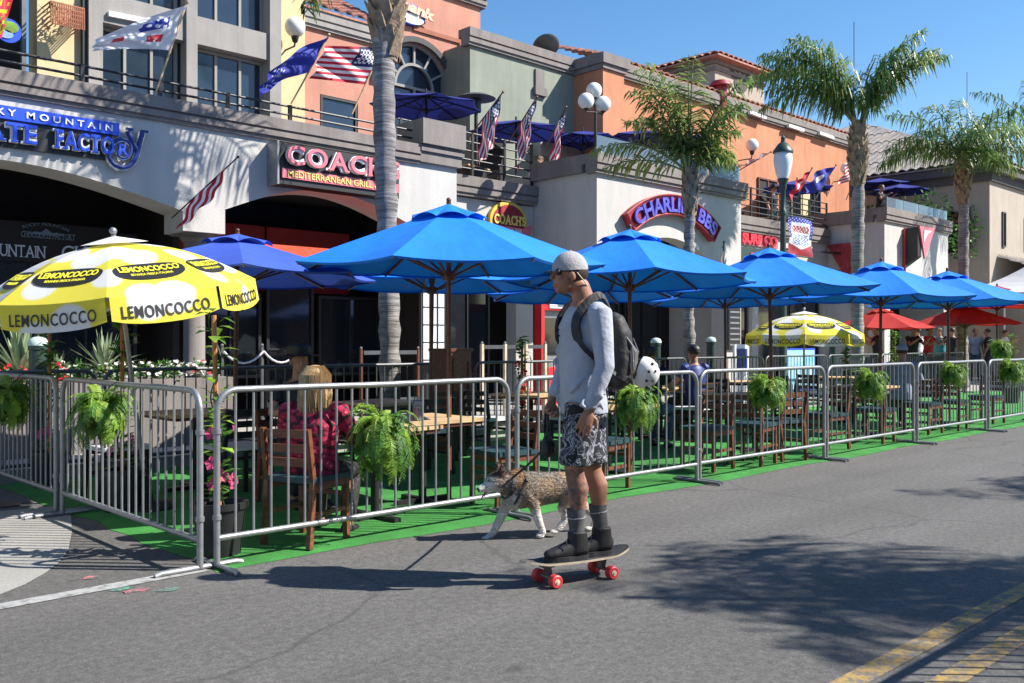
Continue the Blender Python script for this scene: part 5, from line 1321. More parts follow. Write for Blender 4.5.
dup(B0, (-.12, 2.58, 0), R(90.5), 'farther side barrier at the left edge of the picture', 'steel crowd barriers closing the left side')
dup(B0, (1.6, -4.62, 0), 0, 'barrier on the opposite side of the road, nearest the camera', 'steel crowd barriers across the road')
for k in range(1, 5): dup(B0, (1.6+2.56*k, -4.62, 0), 0, 'barrier on the opposite side of the road, outside the picture', 'steel crowd barriers across the road')
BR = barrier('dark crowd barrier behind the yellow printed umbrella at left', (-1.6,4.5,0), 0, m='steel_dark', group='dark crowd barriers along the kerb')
bl2 = ['dark kerb barrier behind the black hatted guest','dark kerb barrier behind the wooden cabinet','dark kerb barrier behind the rope posts','dark kerb barrier behind the seated man in navy','dark kerb barrier behind the blue poster board','dark kerb barrier under the third palm','dark kerb barrier behind the guest with grey cap','dark kerb barrier near the far crowd','dark kerb barrier at the far right end']
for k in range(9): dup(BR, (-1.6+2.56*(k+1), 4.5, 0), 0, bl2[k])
# ================================================================== leaves helper
def leafcloud(b, c, rad, n, size, rd, up=.2, mi=(0,), flat=.5, shell=.3):
    for i in range(n):
        d = Vector((rd.gauss(0,1), rd.gauss(0,1), rd.gauss(0,1))).normalized(); r = (shell+(1-shell)*rd.random()**.5)
        p = Vector(c)+Vector((d.x*rad[0], d.y*rad[1], d.z*rad[2]))*r
        l = (d+Vector((rd.uniform(-.6,.6),rd.uniform(-.6,.6),rd.uniform(-.5,.5)+up))).normalized()*size*rd.uniform(.6,1.3)
        w = l.cross(Vector((rd.uniform(-1,1),rd.uniform(-1,1),1))).normalized()*l.length*flat*.5
        b.mset(rd.choice(mi)); b.add([p, p+l*.5+w, p+l, p+l*.5-w], [(0,1,2,3)])
    b.mset(0)
def fern_mesh(seed, size=.36):
    """a hanging fern: arching fronds with paired leaflets"""
    rd = random.Random(seed); b = MB()
    for i in range(135):
        az = rd.uniform(0, 2*math.pi); el = R(rd.uniform(-5, 88)); L_ = size*rd.uniform(.65,1.25); N = 12; p = Vector((0,0,0)); dr = R(rd.uniform(110,185)); pts = [p.copy()]; ds = []
        for k in range(N):
            e = el-dr*((k+.5)/N)**1.2; d = Vector((math.cos(az)*math.cos(e), math.sin(az)*math.cos(e), math.sin(e))); ds.append(d); p = p+d*L_/N; pts.append(p.copy())
        m = rd.choice((0,0,1,2)) if el > .8 else rd.choice((0,1,1))
        for k in range(1, N):
            for sub in (0,.5):
                q = pts[k].lerp(pts[k+1], sub); d = ds[k]; s_ = d.cross(Vector((0,0,1)))
                if s_.length < .05: s_ = Vector((1,0,0))
                s_ = s_.normalized(); ll = .038*math.sin(math.pi*(k+sub+1)/(N+2))+.010
                for sg in (-1,1):
                    e = q+(s_*sg+d*.35).normalized()*ll+Vector((0,0,-.010)); b.mset(m); b.add([q-d*.006, q+d*.006, e+d*.003+Vector((0,0,rd.uniform(-.012,.012))), e-d*.003], [(0,1,2,3)])
        b.mset(m); b.tube(pts, .0022, 3, cap=False)
    return b
def hanging_fern(label, px_, py_, yy, size=.36, seed=0, src=None, scale=1.0):
    c = Y(px_, py_, yy)
    if src is not None: return dup(src, c, random.Random(seed).uniform(-.35,.35), label, scale=(scale*random.Random(seed).uniform(.9,1.1), scale, scale*random.Random(seed+1).uniform(.85,1.15)))
    t = thing('hanging_fern', label, 'fern', c, 0, 'ferns hung on the barriers')
    fm_ = fern_mesh(seed, size); fm_.v = [Vector((q.x*.88,q.y*.88,q.z*1.12-.0)) for q in fm_.v]
    fm_.build('fronds', ['leaf_bright','leaf','fern_pale'], t)
    b = MB(); b.lathe([(.07,-.16),(.11,-.02),(.115,-.02)], (0,0,0), 14); b.build('pot', 'black_plastic', t)
    b = MB(); b.tube([(0,.0,-.02),(0,.03,.14),(0,.10,.22),(0,.14,.24)], .004, 5); b.build('hook', 'iron', t)
    return t
mk('fern_pale', (.36,.52,.08), .5, var=.2, trans=.4)
F0 = hanging_fern('bright hanging fern on the first barrier beside the seated woman', 383, 436, -.14, seed=1)
for (px_, py_, yy, lb, sc) in ((635,402,-.13,'bright hanging fern just right of the skateboarder',.95),(767,390,-.13,'hanging fern on the third barrier before the blue umbrella pole',.9),(871,383,-.13,'hanging fern on the fourth barrier left of the capped guest',.85),(953,373,-.13,'hanging fern on the fifth barrier right of the capped guest',.85),(1011,370,-.13,'hanging fern nearest the right edge of the picture',.9),(1001,349,.9,'trailing plant above the barrier at the right edge',.8)):
    hanging_fern(lb, px_, py_, yy, seed=px_, src=F0, scale=sc)
c = XP(100, 412, -.24); dup(F0, c, -1.5, 'hanging fern on the near side barrier under the printed umbrella', scale=(.85,)*3)
c = XP(8, 400, -.26); dup(F0, c, -1.6, 'shaded hanging fern on the side barrier at the left edge', scale=(.95,)*3)
# vines on stakes in black pots
def vine(label, x, y, h, seed, flower='petal_pink', lean=0, nleaf=150, fl=7, pot=.17, cat='potted vine'):
    rd = random.Random(seed); t = thing('potted_vine', label, cat, (x, y, .012), 0, 'flowering vines in black pots')
    b = MB(); b.lathe([(pot*.8,0),(pot,.30),(pot*1.08,.30),(pot*1.08,.34),(pot*.9,.34),(pot*.88,.30),(0,.29)], (0,0,0), 18); b.build('pot', 'black_plastic', t, smooth=True)
    b = MB(); b.tube([(0,0,.28),(lean*.5,0,h*.5),(lean,0,h)], .017, 8); b.build('stake', 'wood_stake', t)
    b = MB(); P = []
    for i in range(40): s_ = i/39; a = s_*16; P.append((lean*s_+.035*math.cos(a), .035*math.sin(a), .3+s_*(h-.28)))
    b.mset(2).tube(P, .005, 5); b.mset(0)
    for i in range(nleaf):
        s_ = rd.random()**.9; z = .32+s_*(h-.3); a = rd.uniform(0, 6.28); base = Vector((lean*s_, 0, z)); o = Vector((math.cos(a), math.sin(a), rd.uniform(-.2,.8))).normalized(); ln = rd.uniform(.09,.16)
        p = base+o*.03; e = p+o*ln+Vector((0,0,-.03)); w = o.cross(Vector((0,0,1))).normalized()*ln*.26; m = p.lerp(e, .45)+Vector((0,0,.015))
        b.mset(rd.choice((0,0,1))); b.add([p, m+w, e, m-w, m], [(0,1,4),(1,2,4),(2,3,4),(3,0,4)])
    b.build('foliage', ['leaf','leaf_bright','leaf_dark'], t)
    b = MB()
    for i in range(fl):
        s_ = rd.uniform(.02,.42) if flower == 'petal_pink' else rd.uniform(.1,.8); z = .34+s_*(h-.3); a = rd.uniform(3.2,6.0); c = Vector((lean*s_+math.cos(a)*.1, math.sin(a)*.1, z)); n = Vector((math.cos(a),math.sin(a),.3)).normalized(); u = n.orthogonal().normalized(); v = n.cross(u)
        for k in range(5):
            th = k*2*math.pi/5; d = u*math.cos(th)+v*math.sin(th); w = u*math.cos(th+1.57)+v*math.sin(th+1.57)
            b.add([c, c+d*.032+w*.018+n*.012, c+d*.05+n*.008, c+d*.032-w*.018+n*.012], [(0,1,2,3)])
    if fl: b.build('flowers', flower, t)
    return t
p = G(229,553)
vine('tall pink flowering vine on an orange stake in the first barrier corner', .18, .33, 1.56, 3, lean=-.04, nleaf=85, fl=9)
vine('tall shaded vine with pink flowers behind the near side barrier', .32, 2.35, 1.75, 4, fl=6, nleaf=120)
vine('leafy potted vine behind the side barrier at the left edge', .3, 4.1, 1.7, 5, fl=5)
q = xa(522,2.9); vine('climbing plant with red flowers near the rope posts left of the skateboarder', q, 2.9, 1.42, 6, 'petal_red', fl=9, nleaf=110)
q = xa(895,2.8); vine('bushy green climbing plant behind the fourth barrier', q, 2.8, 1.55, 7, fl=0, nleaf=240)
q = xa(846,2.2); vine('shaded climbing plant left of the fourth fern', q, 2.2, 1.25, 8, fl=0)
q = xa(1012,2.0); vine('climbing plant rising above the barrier at the right edge', q, 2.0, 1.5, 9, fl=0, nleaf=130)
# ================================================================== planter
P0 = thing('flower_planter', 'low taupe planter wall filled with red and white flowers behind left barriers', 'planter', (0, 5.9, .13))
b = MB(); b.box(-4.0, 2.95, 5.55, 5.7, .13, .95); b.box(-4.0,2.95,6.5,6.65,.13,.95); b.box(2.80,2.95,5.7,6.5,.13,.95); b.box(-4,2.8,5.7,6.5,.13,.88); b.build('planter_wall', 'stucco_taupe', P0, world=True)
rd = random.Random(9); b = MB(); 
for i in range(110):
    c = Vector((rd.uniform(-2.5,2.75), rd.uniform(5.65,6.35), .95+rd.uniform(0,.14))); leafcloud(b, c, (.13,.13,.1), 34, .06, rd, mi=(0,1))
    
b.build('foliage', ['leaf','leaf_dark'], P0, world=True)
b = MB()
for i in range(330):
    x = rd.uniform(-2.5,2.75); c = Vector((x, rd.uniform(5.55,6.3), 1.03+rd.uniform(-.05,.13))); n = Vector((rd.uniform(-.5,.5),rd.uniform(-1,0),rd.uniform(.3,1))).normalized(); u = n.orthogonal().normalized(); v = n.cross(u); r = .027
    red = (math.sin(x*2.3+.6) > .35) if rd.random() < .85 else rd.random() < .3
    b.mset(1 if red else 0); b.add([c+(u*math.cos(k*1.2566)+v*math.sin(k*1.2566))*r for k in range(5)], [(0,1,2,3,4)])
b.build('flowers', ['petal_white','petal_red'], P0, world=True)
def yucca(label, x, y, z, n=34, L_=.5, seed=0):
    rd = random.Random(seed); t = thing('yucca_plant', label, 'yucca', (x, y, z), 0, 'spiky yuccas in the planter'); b = MB()
    for i in range(n):
        a = rd.uniform(0,6.28); e = R(rd.uniform(8,88)); l = L_*rd.uniform(.75,1.1); d = Vector((math.cos(a)*math.cos(e),math.sin(a)*math.cos(e),math.sin(e))); w = d.cross(Vector((0,0,1))).normalized()*.028; m = d*l*.5; q = d*l+Vector((0,0,-.06*math.cos(e)))
        b.add([-w*.6, w*.6, m+w, q, m-w, m+Vector((0,0,-.008))], [(0,1,2,5),(0,5,4),(5,2,3),(5,3,4)])
    b.build('leaves', 'yucca_leaf', t); b = MB(); b.lathe([(.05,-.12),(.045,.05),(.02,.12)], (0,0,0), 10); b.build('stem', 'palm_boot', t); return t
p = Y(20,356,6.0); yucca('large spiky pale yucca in the planter at the left edge', p.x, 6.0, 1.02, 50, .70, 1)
p = Y(104,362,6.0); yucca('small spiky yucca in the planter under the printed umbrella', p.x, 6.0, 1.05, 44, .50, 2)
p = Y(60,360,6.1); yucca('spiky yucca between the two others in the planter', p.x, 6.2, 1.0, 24, .3, 3)
# shrub tree in the alley
rd = random.Random(31); c = Y(935,198,9.3); t = thing('alley_tree', 'small green tree behind the fourth palm trunk above the far wing', 'tree', (31.3, 9.5, 0))
b = MB()
for i in range(26):
    cc = Vector((31.3+rd.uniform(-1.5,1.5), 9.5+rd.uniform(-2.0,2.0), 5.5+rd.uniform(-1.1,.7))); leafcloud(b, cc, (.55,.55,.45), 90, .16, rd, mi=(0,1))
b.build('crown', ['leaf_dark','leaf'], t, world=True); b = MB(); b.tube([(31.3,9.5,0),(31.3,9.5,5.8)], [.12,.07], 8); b.build('trunk', 'palm_trunk', t, world=True)
# roof-edge plants by tile roof above salmon wall
# ================================================================== tables and chairs
def make_chair(label, loc, rz, group='wooden ladder back chairs in the patio'):
    """faces +x; origin on the ground"""
    t = thing('dining_chair', label, 'chair', loc, rz, group)
    for sy in (-.19, .19):
        b = MB(); b.bar((.20,sy,0),(.19,sy,.43),.036,.036,(1,0,0)); b.build('leg', 'wood_red', t)
        b = MB(); b.bar((-.23,sy,0),(-.19,sy,.44),.034,.040,(1,0,0)); b.bar((-.19,sy,.44),(-.245,sy*.98,.80),.034,.036,(1,0,0)); b.build('back_leg', 'wood_red', t)
    b = MB()
    for z, x in ((.57,-.208),(.665,-.222),(.765,-.236)): b.box(x-.010,x+.010,-.175,.175,z-.028,z+.028)
    b.build('backrest', 'wood_red', t)
    b = MB(); 
    for sy in (-.19,.19): b.box(-.2,.19,sy-.012,sy+.012,.20,.23); b.box(-.19,.19,sy-.014,sy+.014,.38,.43)
    b.box(.178,.202,-.18,.18,.30,.33); b.box(.178,.206,-.18,.18,.381,.429); b.build('stretcher', 'wood_red', t)
    b = MB(); b.prism([(-.21,-.20),(-.19,-.215),(.20,-.225),(.225,-.20),(.225,.20),(.20,.225),(-.19,.215),(-.21,.20)], 'z', .432, .470); b.build('seat', 'seat_teal', t, recalc=True)
    return t
mk('seat_teal', (.02,.07,.085), .55, var=.2)
def make_table(label, loc, rz=0, w=.76, d=.76, group='light wood topped patio tables', top='wood_light'):
    t = thing('patio_table', label, 'table', loc, rz, group); b = MB(); n = 8
    for i in range(n): y0 = -d/2+d*i/n; b.box(-w/2,w/2,y0+.003,y0+d/n-.003,.70,.728)
    b.build('tabletop', top, t)
    b = MB(); b.box(-w/2+.02,w/2-.02,-d/2+.02,d/2-.02,.672,.699); b.build('apron', 'wood_dark', t)
    b = MB(); b.tube([(0,0,.03),(0,0,.67)], .035, 12); b.build('pedestal', 'iron', t, smooth=True)
    b = MB(); b.box(-.28,.28,-.03,.03,.0,.035); b.box(-.03,.03,-.28,-.031,.0,.035); b.box(-.03,.03,.031,.28,.0,.035); b.build('foot', 'iron', t)
    return t
Z0 = .014
T0 = make_table('light wood table in front of the woman in the red top', (1.62,.62,Z0), R(3))
dup(T0, (2.35,.95,Z0), R(-2), 'light wood table with drinks under the nearest blue umbrella')
CH0 = make_chair('ladder back chair on which the blonde woman sits', (.80,.27,Z0), R(22))
chairs = [(2.80,.40,R(172),'ladder back chair behind the dog, left of the barrier joint'),(4.02,.38,R(8),'ladder back chair just right of the skateboarder legs'),(1.55,1.75,R(-80),'ladder back chair under the black hatted guest')]
for x, y, r_, l in chairs: dup(CH0, (x,y,Z0), r_, l)
names = {1:'second',2:'third',3:'fourth',4:'fifth'}
for i, px_ in enumerate((630,773,880,950)):
    su = xa(px_, .83); nm = names[i+1]
    dup(T0, (su-.15,1.0,Z0), R(i*3-4), 'light wood table under the %s blue umbrella of the front row' % nm)
    if i == 0: cs = ((su+.85,.45,R(185),'to the right of'),)
    elif i == 1: cs = ((su-1.25,.35,R(10),'to the left of'),(su+.72,.5,R(170),'to the right of'),(su-.6,.38,R(75),'in front of'))
    else: cs = ((su-.98,.45,R(5),'to the left of'),(su+.72,.5,R(176),'to the right of'))
    for x, y, r_, w in cs: dup(CH0, (x,y,Z0), r_, 'ladder back chair %s the %s umbrella table' % (w, nm))
mk('white_plastic', (.62,.63,.64), .5, var=.05)
DC = make_chair('dark chair at the left rear table', (.5,2.9,Z0), 0, group='dark chairs in the rear row')
for ch in list(DC.children):
    ch.data = ch.data.copy(); ch.data.materials[0] = MT['iron'] if ch.name.split('.')[0] != 'seat' else MT['white_plastic']
for i, (s_, w) in enumerate(((1.25,'behind the blonde woman'),(3.4,'near the wooden cabinet'),(5.7,'behind the skateboarder'),(8.2,'near the seated man in navy'),(10.8,'under the distant printed umbrella'),(13.6,'behind the guest with grey cap'))):
    dup(T0, (s_,3.0,Z0), R(i*5), 'light wood table of the rear row, '+w)
    if i == 0: DC.location = (s_-.72,3.0,Z0)
    else: dup(DC, (s_-.72,3.0,Z0), R(4), 'dark chair left of the rear table '+w)
    dup(DC, (s_+.72,3.05,Z0), R(183), 'dark chair right of the rear table '+w)
    dup(DC, (s_+.05,2.3,Z0), R(88), 'dark chair street side of the rear table '+w)
# drinks
t = thing('drink_glass', 'tall clear glass jar standing on the table under the nearest umbrella', 'glass', (2.12,.72,Z0+.729)); b = MB(); b.lathe([(.04,0),(.045,.16),(.035,.17),(.035,.2)], (0,0,0), 14); b.build('jar', 'clear_glass', t, smooth=True); b = MB(); b.lathe([(.0,.005),(.036,.006),(.04,.10),(.0,.101)], (0,0,0), 12); b.build('drink', 'petal_pink', t)
# wooden cabinet
p = xa(456,3.75)
t = thing('host_cabinet', 'tall reddish wooden cabinet with panelled door behind the first barrier', 'cabinet', (p,3.85,Z0), R(8)); t.scale = (.72,.8,1.03); 
b = MB(); b.box(-.27,.27,-.22,.22,.04,1.22); b.build('carcass', 'wood_red', t); b = MB(); b.box(-.30,.30,-.25,.25,1.221,1.26); b.build('top', 'wood_dark', t)
b = MB()
for z0,z1 in ((.12,.62),(.70,1.14)):
    b.box(-.22,.22,-.236,-.221,z0,z0+.04); b.box(-.22,.22,-.236,-.221,z1-.04,z1); b.box(-.22,-.18,-.236,-.221,z0+.041,z1-.041); b.box(.18,.22,-.236,-.221,z0+.041,z1-.041)
b.build('door', 'wood_red', t); b = MB(); b.box(-.25,.25,-.2,.2,0,.04); b.build('base', 'wood_dark', t)
# rope posts (light timber posts with a rail)
def rope_fence(label, pxs, yy, top=1.28, rope=False, pm='wood_post', hw=.025):
    xs = [xa(q, yy) for q in pxs]; t = thing('post_fence', label, 'fence', (xs[0], yy, .13))
    for x in xs: b = MB(); b.box(x-hw,x+hw,yy-hw,yy+hw,.13,top); b.build('post', pm, t, world=True); 
    b = MB()
    for a, c in zip(xs[:-1], xs[1:]):
        if rope:
            b.tube([(a+(c-a)*k/8, yy-.045, top-.06-.16*4*(k/8)*(1-k/8)) for k in range(9)], .014, 6)
        else: b.bar((a+.04,yy,top-.05),(c-.04,yy,top-.05),.05,.06); b.bar((a+.04,yy,.5),(c-.04,yy,.5),.04,.05)
    b.build('rope' if rope else 'rail', 'white_fabric' if rope else 'steel_dark', t, world=True)
    for x in xs:
        b = MB(); b.ball((x,yy,top+.02), .022, 8, 6); b.build('finial', 'steel', t, world=True)
rope_fence('slim metal posts with sagging white rope in front of the right arch', (222,262,297), 6.1, 1.33, True, 'steel_dark', .018)
rope_fence('dark railed timber posts before the grill entrance', (361,392,418), 6.3, 1.28, False, 'wood_dark', .02)
rope_fence('light timber post fence left of the skateboarder shoulder', (482,505,526,545), 5.9, 1.36)
# red kiosk (cash machine)
p = xa(556,7.6)
t = thing('cash_machine', 'red framed cash machine kiosk against the grill building', 'kiosk', (p,7.9,.13)); 
b = MB(); b.box(-.42,-.33,-.3,-.1,0,2.1); b.box(.33,.42,-.3,-.1,0,2.1); b.box(-.33,.33,-.3,-.1,1.9,2.1); b.box(-.33,.33,-.3,-.1,0,.75); b.build('frame', 'red_paint', t)
b = MB(); b.box(-.329,.329,-.2,-.1,.751,1.899); b.build('cabinet', 'steel', t); b = MB(); b.box(-.25,.25,-.22,-.201,1.0,1.75); b.build('screen', 'glass_dark', t); b = MB(); b.box(-.2,.2,-.32,-.301,1.94,2.04); b.build('nameplate', 'white_paint', t)
# pale grid window / menu board
p = xa(437,6.95)
t = thing('menu_board', 'bright white gridded panel beside the grill entrance', 'board', (p,7.05,.13)); b = MB(); b.box(-.24,.24,0,.03,.9,2.25); b.build('panel', 'white_paint', t)
b = MB()
for k in range(3): b.box(-.245+.163*k,-.235+.163*k+.012,-.012,-.001,.9,2.25)
for k in range(5): b.box(-.24,.24,-.010,-.002,.95+.3*k,.965+.3*k)
b.build('grid', 'iron', t)
# blue poster, small A-board
p = xa(805,4.85)
t = thing('poster_board', 'light blue poster board with pale picture behind the third barrier', 'board', (p,4.95,.13)); b = MB(); b.box(-.62,.62,0,.04,.2,1.12); b.build('frame', 'blue_sign', t)
mk('poster_sky', (.12,.50,.78), .5, var=.25, scale=3, col2=(.55,.75,.85))
b = MB(); b.box(-.58,.58,-.008,-.001,.24,1.08); b.build('poster', 'poster_sky', t)
p = xa(742,6.6)
t = thing('sidewalk_sign', 'white framed pavement sign with blue face beside the pub wing', 'sign', (p,6.6,.13)); b = MB(); b.box(-.3,.3,0,.06,.05,1.2); b.build('frame', 'white_paint', t); b = MB(); b.box(-.22,.22,-.01,-.001,.65,1.1); b.build('face', 'navy', t)
# chalk menu boards with lines on pub wall
p = xa(712,6.9)
t = thing('menu_board', 'dark slatted menu board on the pub wing pier', 'board', (16.45,6.98,1.2)); b = MB(); b.box(-.25,.25,-.03,0,0,1.1); b.build('panel', 'iron', t); b = MB()
for k in range(7): b.box(-.2,.2,-.04,-.031,.1+.13*k,.14+.13*k)
b.build('lines', 'steel', t)
# patio heater upstairs
c0 = Y(476,96,9.3)
t = thing('patio_heater', 'tall dark mushroom patio heater on the terrace', 'heater', (c0.x,9.3,4.33)); zz = c0.z-4.33
b = MB(); b.lathe([(.42,zz-.06),(.30,zz),(.05,zz+.05),(0,zz+.05)], (0,0,0), 24); b.build('reflector', 'steel_dark', t, smooth=True); b = MB(); b.lathe([(.25,0),(.25,.7),(.04,.75),(.04,zz-.35),(.11,zz-.34),(.11,zz-.07)], (0,0,0), 16); b.build('body', 'iron', t, smooth=True)
# satellite dish
c0 = Y(546,46,11.6); t = thing('satellite_dish', 'dark satellite dish on the green parapet roof', 'satellite dish', (c0.x,11.6,8.3))
b = MB(); rr = Matrix.Rotation(R(-38),3,'X') @ Matrix.Rotation(R(18),3,'Y'); b.ball((0,0,c0.z-8.3), (.36,.36,.07), 24, 8, rot=rr); b.build('dish', 'steel_dark', t, smooth=True); b = MB(); b.tube([(0,.1,-.2),(0,.1,c0.z-8.3)], .03, 8); b.build('mast', 'steel_dark', t)
# thin aerials
for px_, yt, yy, l in ((854,22,14.0,'thin aerial rising behind the third palm crown'),(967,72,16.0,'thin aerial above the tan hip roof')):
    p = Y(px_, yt, yy); t = thing('roof_aerial', l, 'aerial', (p.x,yy,8)); b = MB(); b.tube([(p.x,yy,8.5),(p.x,yy,p.z)], .018, 5); b.build('rod', 'steel_dark', t, world=True)
# terrace tables and chairs (far, small)
for k, (x, y) in enumerate(((8.7,9.6),(10.2,9.5),(18.2,9.8),(20.2,9.7),(22.3,9.8))):
    z = 4.33 if x < 12 else 4.39
    t = dup(T0, (x,y,z), .2*k, 'small table upstairs on the %s' % ('terrace above the oval sign' if x < 12 else 'terrace above the surf shop')); t['group'] = 'terrace tables'
    c_ = dup(DC, (x+.6,y,z), R(180+10*k), 'dark chair upstairs on the %s' % ('terrace above the oval sign' if x < 12 else 'terrace above the surf shop')); c_['group'] = 'terrace chairs'
# ================================================================== organic bodies
def remeshed(b, name, mats, parent, voxel, smooth=4, loc=None, matfn=None, colfn=None, fac=.6, tol=None):
    me = b.mesh('tmp', mats[0], recalc=True); o = bpy.data.objects.new('tmp', me); scene.collection.objects.link(o)
    m = o.modifiers.new('r', 'REMESH'); m.mode = 'VOXEL'; m.voxel_size = voxel; m.use_smooth_shade = True
    if smooth: s = o.modifiers.new('s', 'SMOOTH'); s.iterations = smooth; s.factor = fac
    dg = bpy.context.evaluated_depsgraph_get(); me2 = bpy.data.meshes.new_from_object(o.evaluated_get(dg)); bpy.data.objects.remove(o)
    me2.name = name; me2.materials.clear()
    for q in mats: me2.materials.append(MT[q] if isinstance(q, str) else q)
    if matfn:
        for p in me2.polygons: p.material_index = matfn(p.center)
    if colfn:
        ca = me2.color_attributes.new('Col', 'FLOAT_COLOR', 'POINT')
        for i, v in enumerate(me2.vertices): ca.data[i].color = (*colfn(v.co), 1)
    me2.shade_smooth()
    r = bpy.data.objects.new(name, me2); scene.collection.objects.link(r); r.parent = parent
    return r
def loft(b, pts, rads, ref=(0,1,0), n=18):
    """elliptical sections: rads = [(r_ref, r_other)]"""
    pts = [Vector(p) for p in pts]; rings = []; ref = Vector(ref)
    for i, p in enumerate(pts):
        t = (pts[min(i+1,len(pts)-1)]-pts[max(i-1,0)]).normalized(); w = t.cross(ref).normalized(); u = w.cross(t).normalized(); a, c = rads[i]
        rings.append([p+u*math.cos(2*math.pi*k/n)*a+w*math.sin(2*math.pi*k/n)*c for k in range(n)])
    return b.sweep(rings)
def hand(b, wrist, d, palmn, s=1.0, curl=.5, thumb=1, spread=.0, curls=None):
    """wrist position, d = direction of the fingers, palmn = direction the palm faces; thumb = +1/-1 side"""
    wrist = Vector(wrist); d = Vector(d).normalized(); pn = Vector(palmn); pn = (pn-d*pn.dot(d)).normalized(); side = d.cross(pn).normalized()*thumb
    loft(b, [wrist-d*.02*s, wrist+d*.012*s, wrist+d*.05*s, wrist+d*.088*s], [(.026*s,.019*s),(.028*s,.017*s),(.040*s,.0155*s),(.038*s,.013*s)], ref=side)
    Ls = (.070,.080,.075,.058)
    for k in range(4):
        off = (1.5-k)*.0205*s; base = wrist+d*(.080-.004*abs(k-1))*s+side*off; dd = (d+side*(1.5-k)*spread).normalized(); P = [base-dd*.015*s, base]; c_ = (curls[k] if curls else curl*(1+.12*k)); ang = 0; q = base.copy()
        for j, fr in enumerate((.45,.31,.24)):
            ang += c_*(.75 if j == 0 else 1.0); q = q+(dd*math.cos(ang)+pn*math.sin(ang))*Ls[k]*fr*s; P.append(q.copy())
        b.tube(P, [.0092*s,.0090*s,.0083*s,.0076*s,.0060*s], 8)
    th0 = wrist+d*.022*s+side*.026*s; P = [th0-side*.01*s, th0+(side*.75+d*.55+pn*.25).normalized()*.030*s]; P.append(P[-1]+(side*.35+d*.85+pn*.35).normalized()*.030*s); P.append(P[-1]+(side*.0+d*.95+pn*.4).normalized()*.024*s)
    b.tube(P, [.013*s,.0115*s,.0098*s,.0075*s], 8)
mk('skin', (.40,.20,.13), .5, var=.07, scale=14, bump=.08, bscale=120)
mk('skin_tan', (.33,.155,.095), .5, var=.10, scale=12, bump=.08, bscale=120)
mk('tattoo_skin', (.36,.17,.11), .5, scale=26, col2=(.045,.045,.055), detail=5)
mk('lips', (.38,.12,.09), .5)
mk('hair_brown', (.05,.03,.02), .6, var=.3, scale=40)
mk('hair_blonde', (.46,.32,.16), .5, var=.25, scale=30, stretch=(4,4,.6))
mk('shirt_grey', (.37,.395,.465), .85, var=.07, scale=7, bump=.9, bscale=11)
mk('cap_grey', (.36,.355,.37), .85, var=.08, scale=20, bump=.3, bscale=80)
def shortsmat():
    m = bpy.data.materials.new('shorts_print'); m.use_nodes = True; nt = m.node_tree; L = nt.links.new; b = nt.nodes['Principled BSDF']; b.inputs['Roughness'].default_value = .8
    tc = nt.nodes.new('ShaderNodeTexCoord'); n = nt.nodes.new('ShaderNodeTexNoise'); n.inputs['Scale'].default_value = 9; n.inputs['Distortion'].default_value = 2.5; n.inputs['Detail'].default_value = 3; L(tc.outputs['Object'], n.inputs['Vector'])
    r = nt.nodes.new('ShaderNodeValToRGB'); r.color_ramp.interpolation = 'CONSTANT'; e = r.color_ramp.elements; e[0].position = 0; e[0].color = (.012,.012,.016,1); e[1].position = .47; e[1].color = (.30,.31,.36,1)
    x = e.new(.53); x.color = (.02,.02,.028,1); x = e.new(.60); x.color = (.16,.17,.2,1); x = e.new(.64); x.color = (.015,.015,.02,1)
    L(n.outputs['Fac'], r.inputs[0]); L(r.outputs[0], b.inputs['Base Color']); return m
MT['shorts_print'] = shortsmat()
def redprint():
    m = bpy.data.materials.new('red_print'); m.use_nodes = True; nt = m.node_tree; L = nt.links.new; b = nt.nodes['Principled BSDF']; b.inputs['Roughness'].default_value = .8
    tc = nt.nodes.new('ShaderNodeTexCoord'); v = nt.nodes.new('ShaderNodeTexVoronoi'); v.inputs['Scale'].default_value = 22; L(tc.outputs['Object'], v.inputs['Vector'])
    r = nt.nodes.new('ShaderNodeValToRGB'); e = r.color_ramp.elements; e[0].position = .10; e[0].color = (.62,.30,.36,1); e[1].position = .18; e[1].color = (.52,.02,.085,1); x = e.new(.50); x.color = (.42,.015,.06,1); x = e.new(.66); x.color = (.05,.01,.02,1)
    L(v.outputs['Distance'], r.inputs[0]); L(r.outputs[0], b.inputs['Base Color'])
    n3 = nt.nodes.new('ShaderNodeTexNoise'); n3.inputs['Scale'].default_value = 12; L(tc.outputs['Object'], n3.inputs['Vector']); bp = nt.nodes.new('ShaderNodeBump'); bp.inputs['Strength'].default_value = .6; bp.inputs['Distance'].default_value = .03; L(n3.outputs['Fac'], bp.inputs['Height']); L(bp.outputs[0], b.inputs['Normal']); return m
MT['red_print'] = redprint()
mk('sock_grey', (.085,.085,.09), .9, var=.15, scale=30); mk('shoe_black', (.018,.017,.018), .6, var=.2, scale=20); mk('sole', (.03,.03,.032), .7)
mk('pack_black', (.025,.024,.026), .65, var=.25, scale=9, bump=.5, bscale=18); mk('pack_grey', (.10,.095,.09), .7, var=.2, scale=9, bump=.5, bscale=18)
def C2W(X, Z, z=0): return Vector((CAM.x+X*ST+Z*CT, CAM.y-X*CT+Z*ST, z))
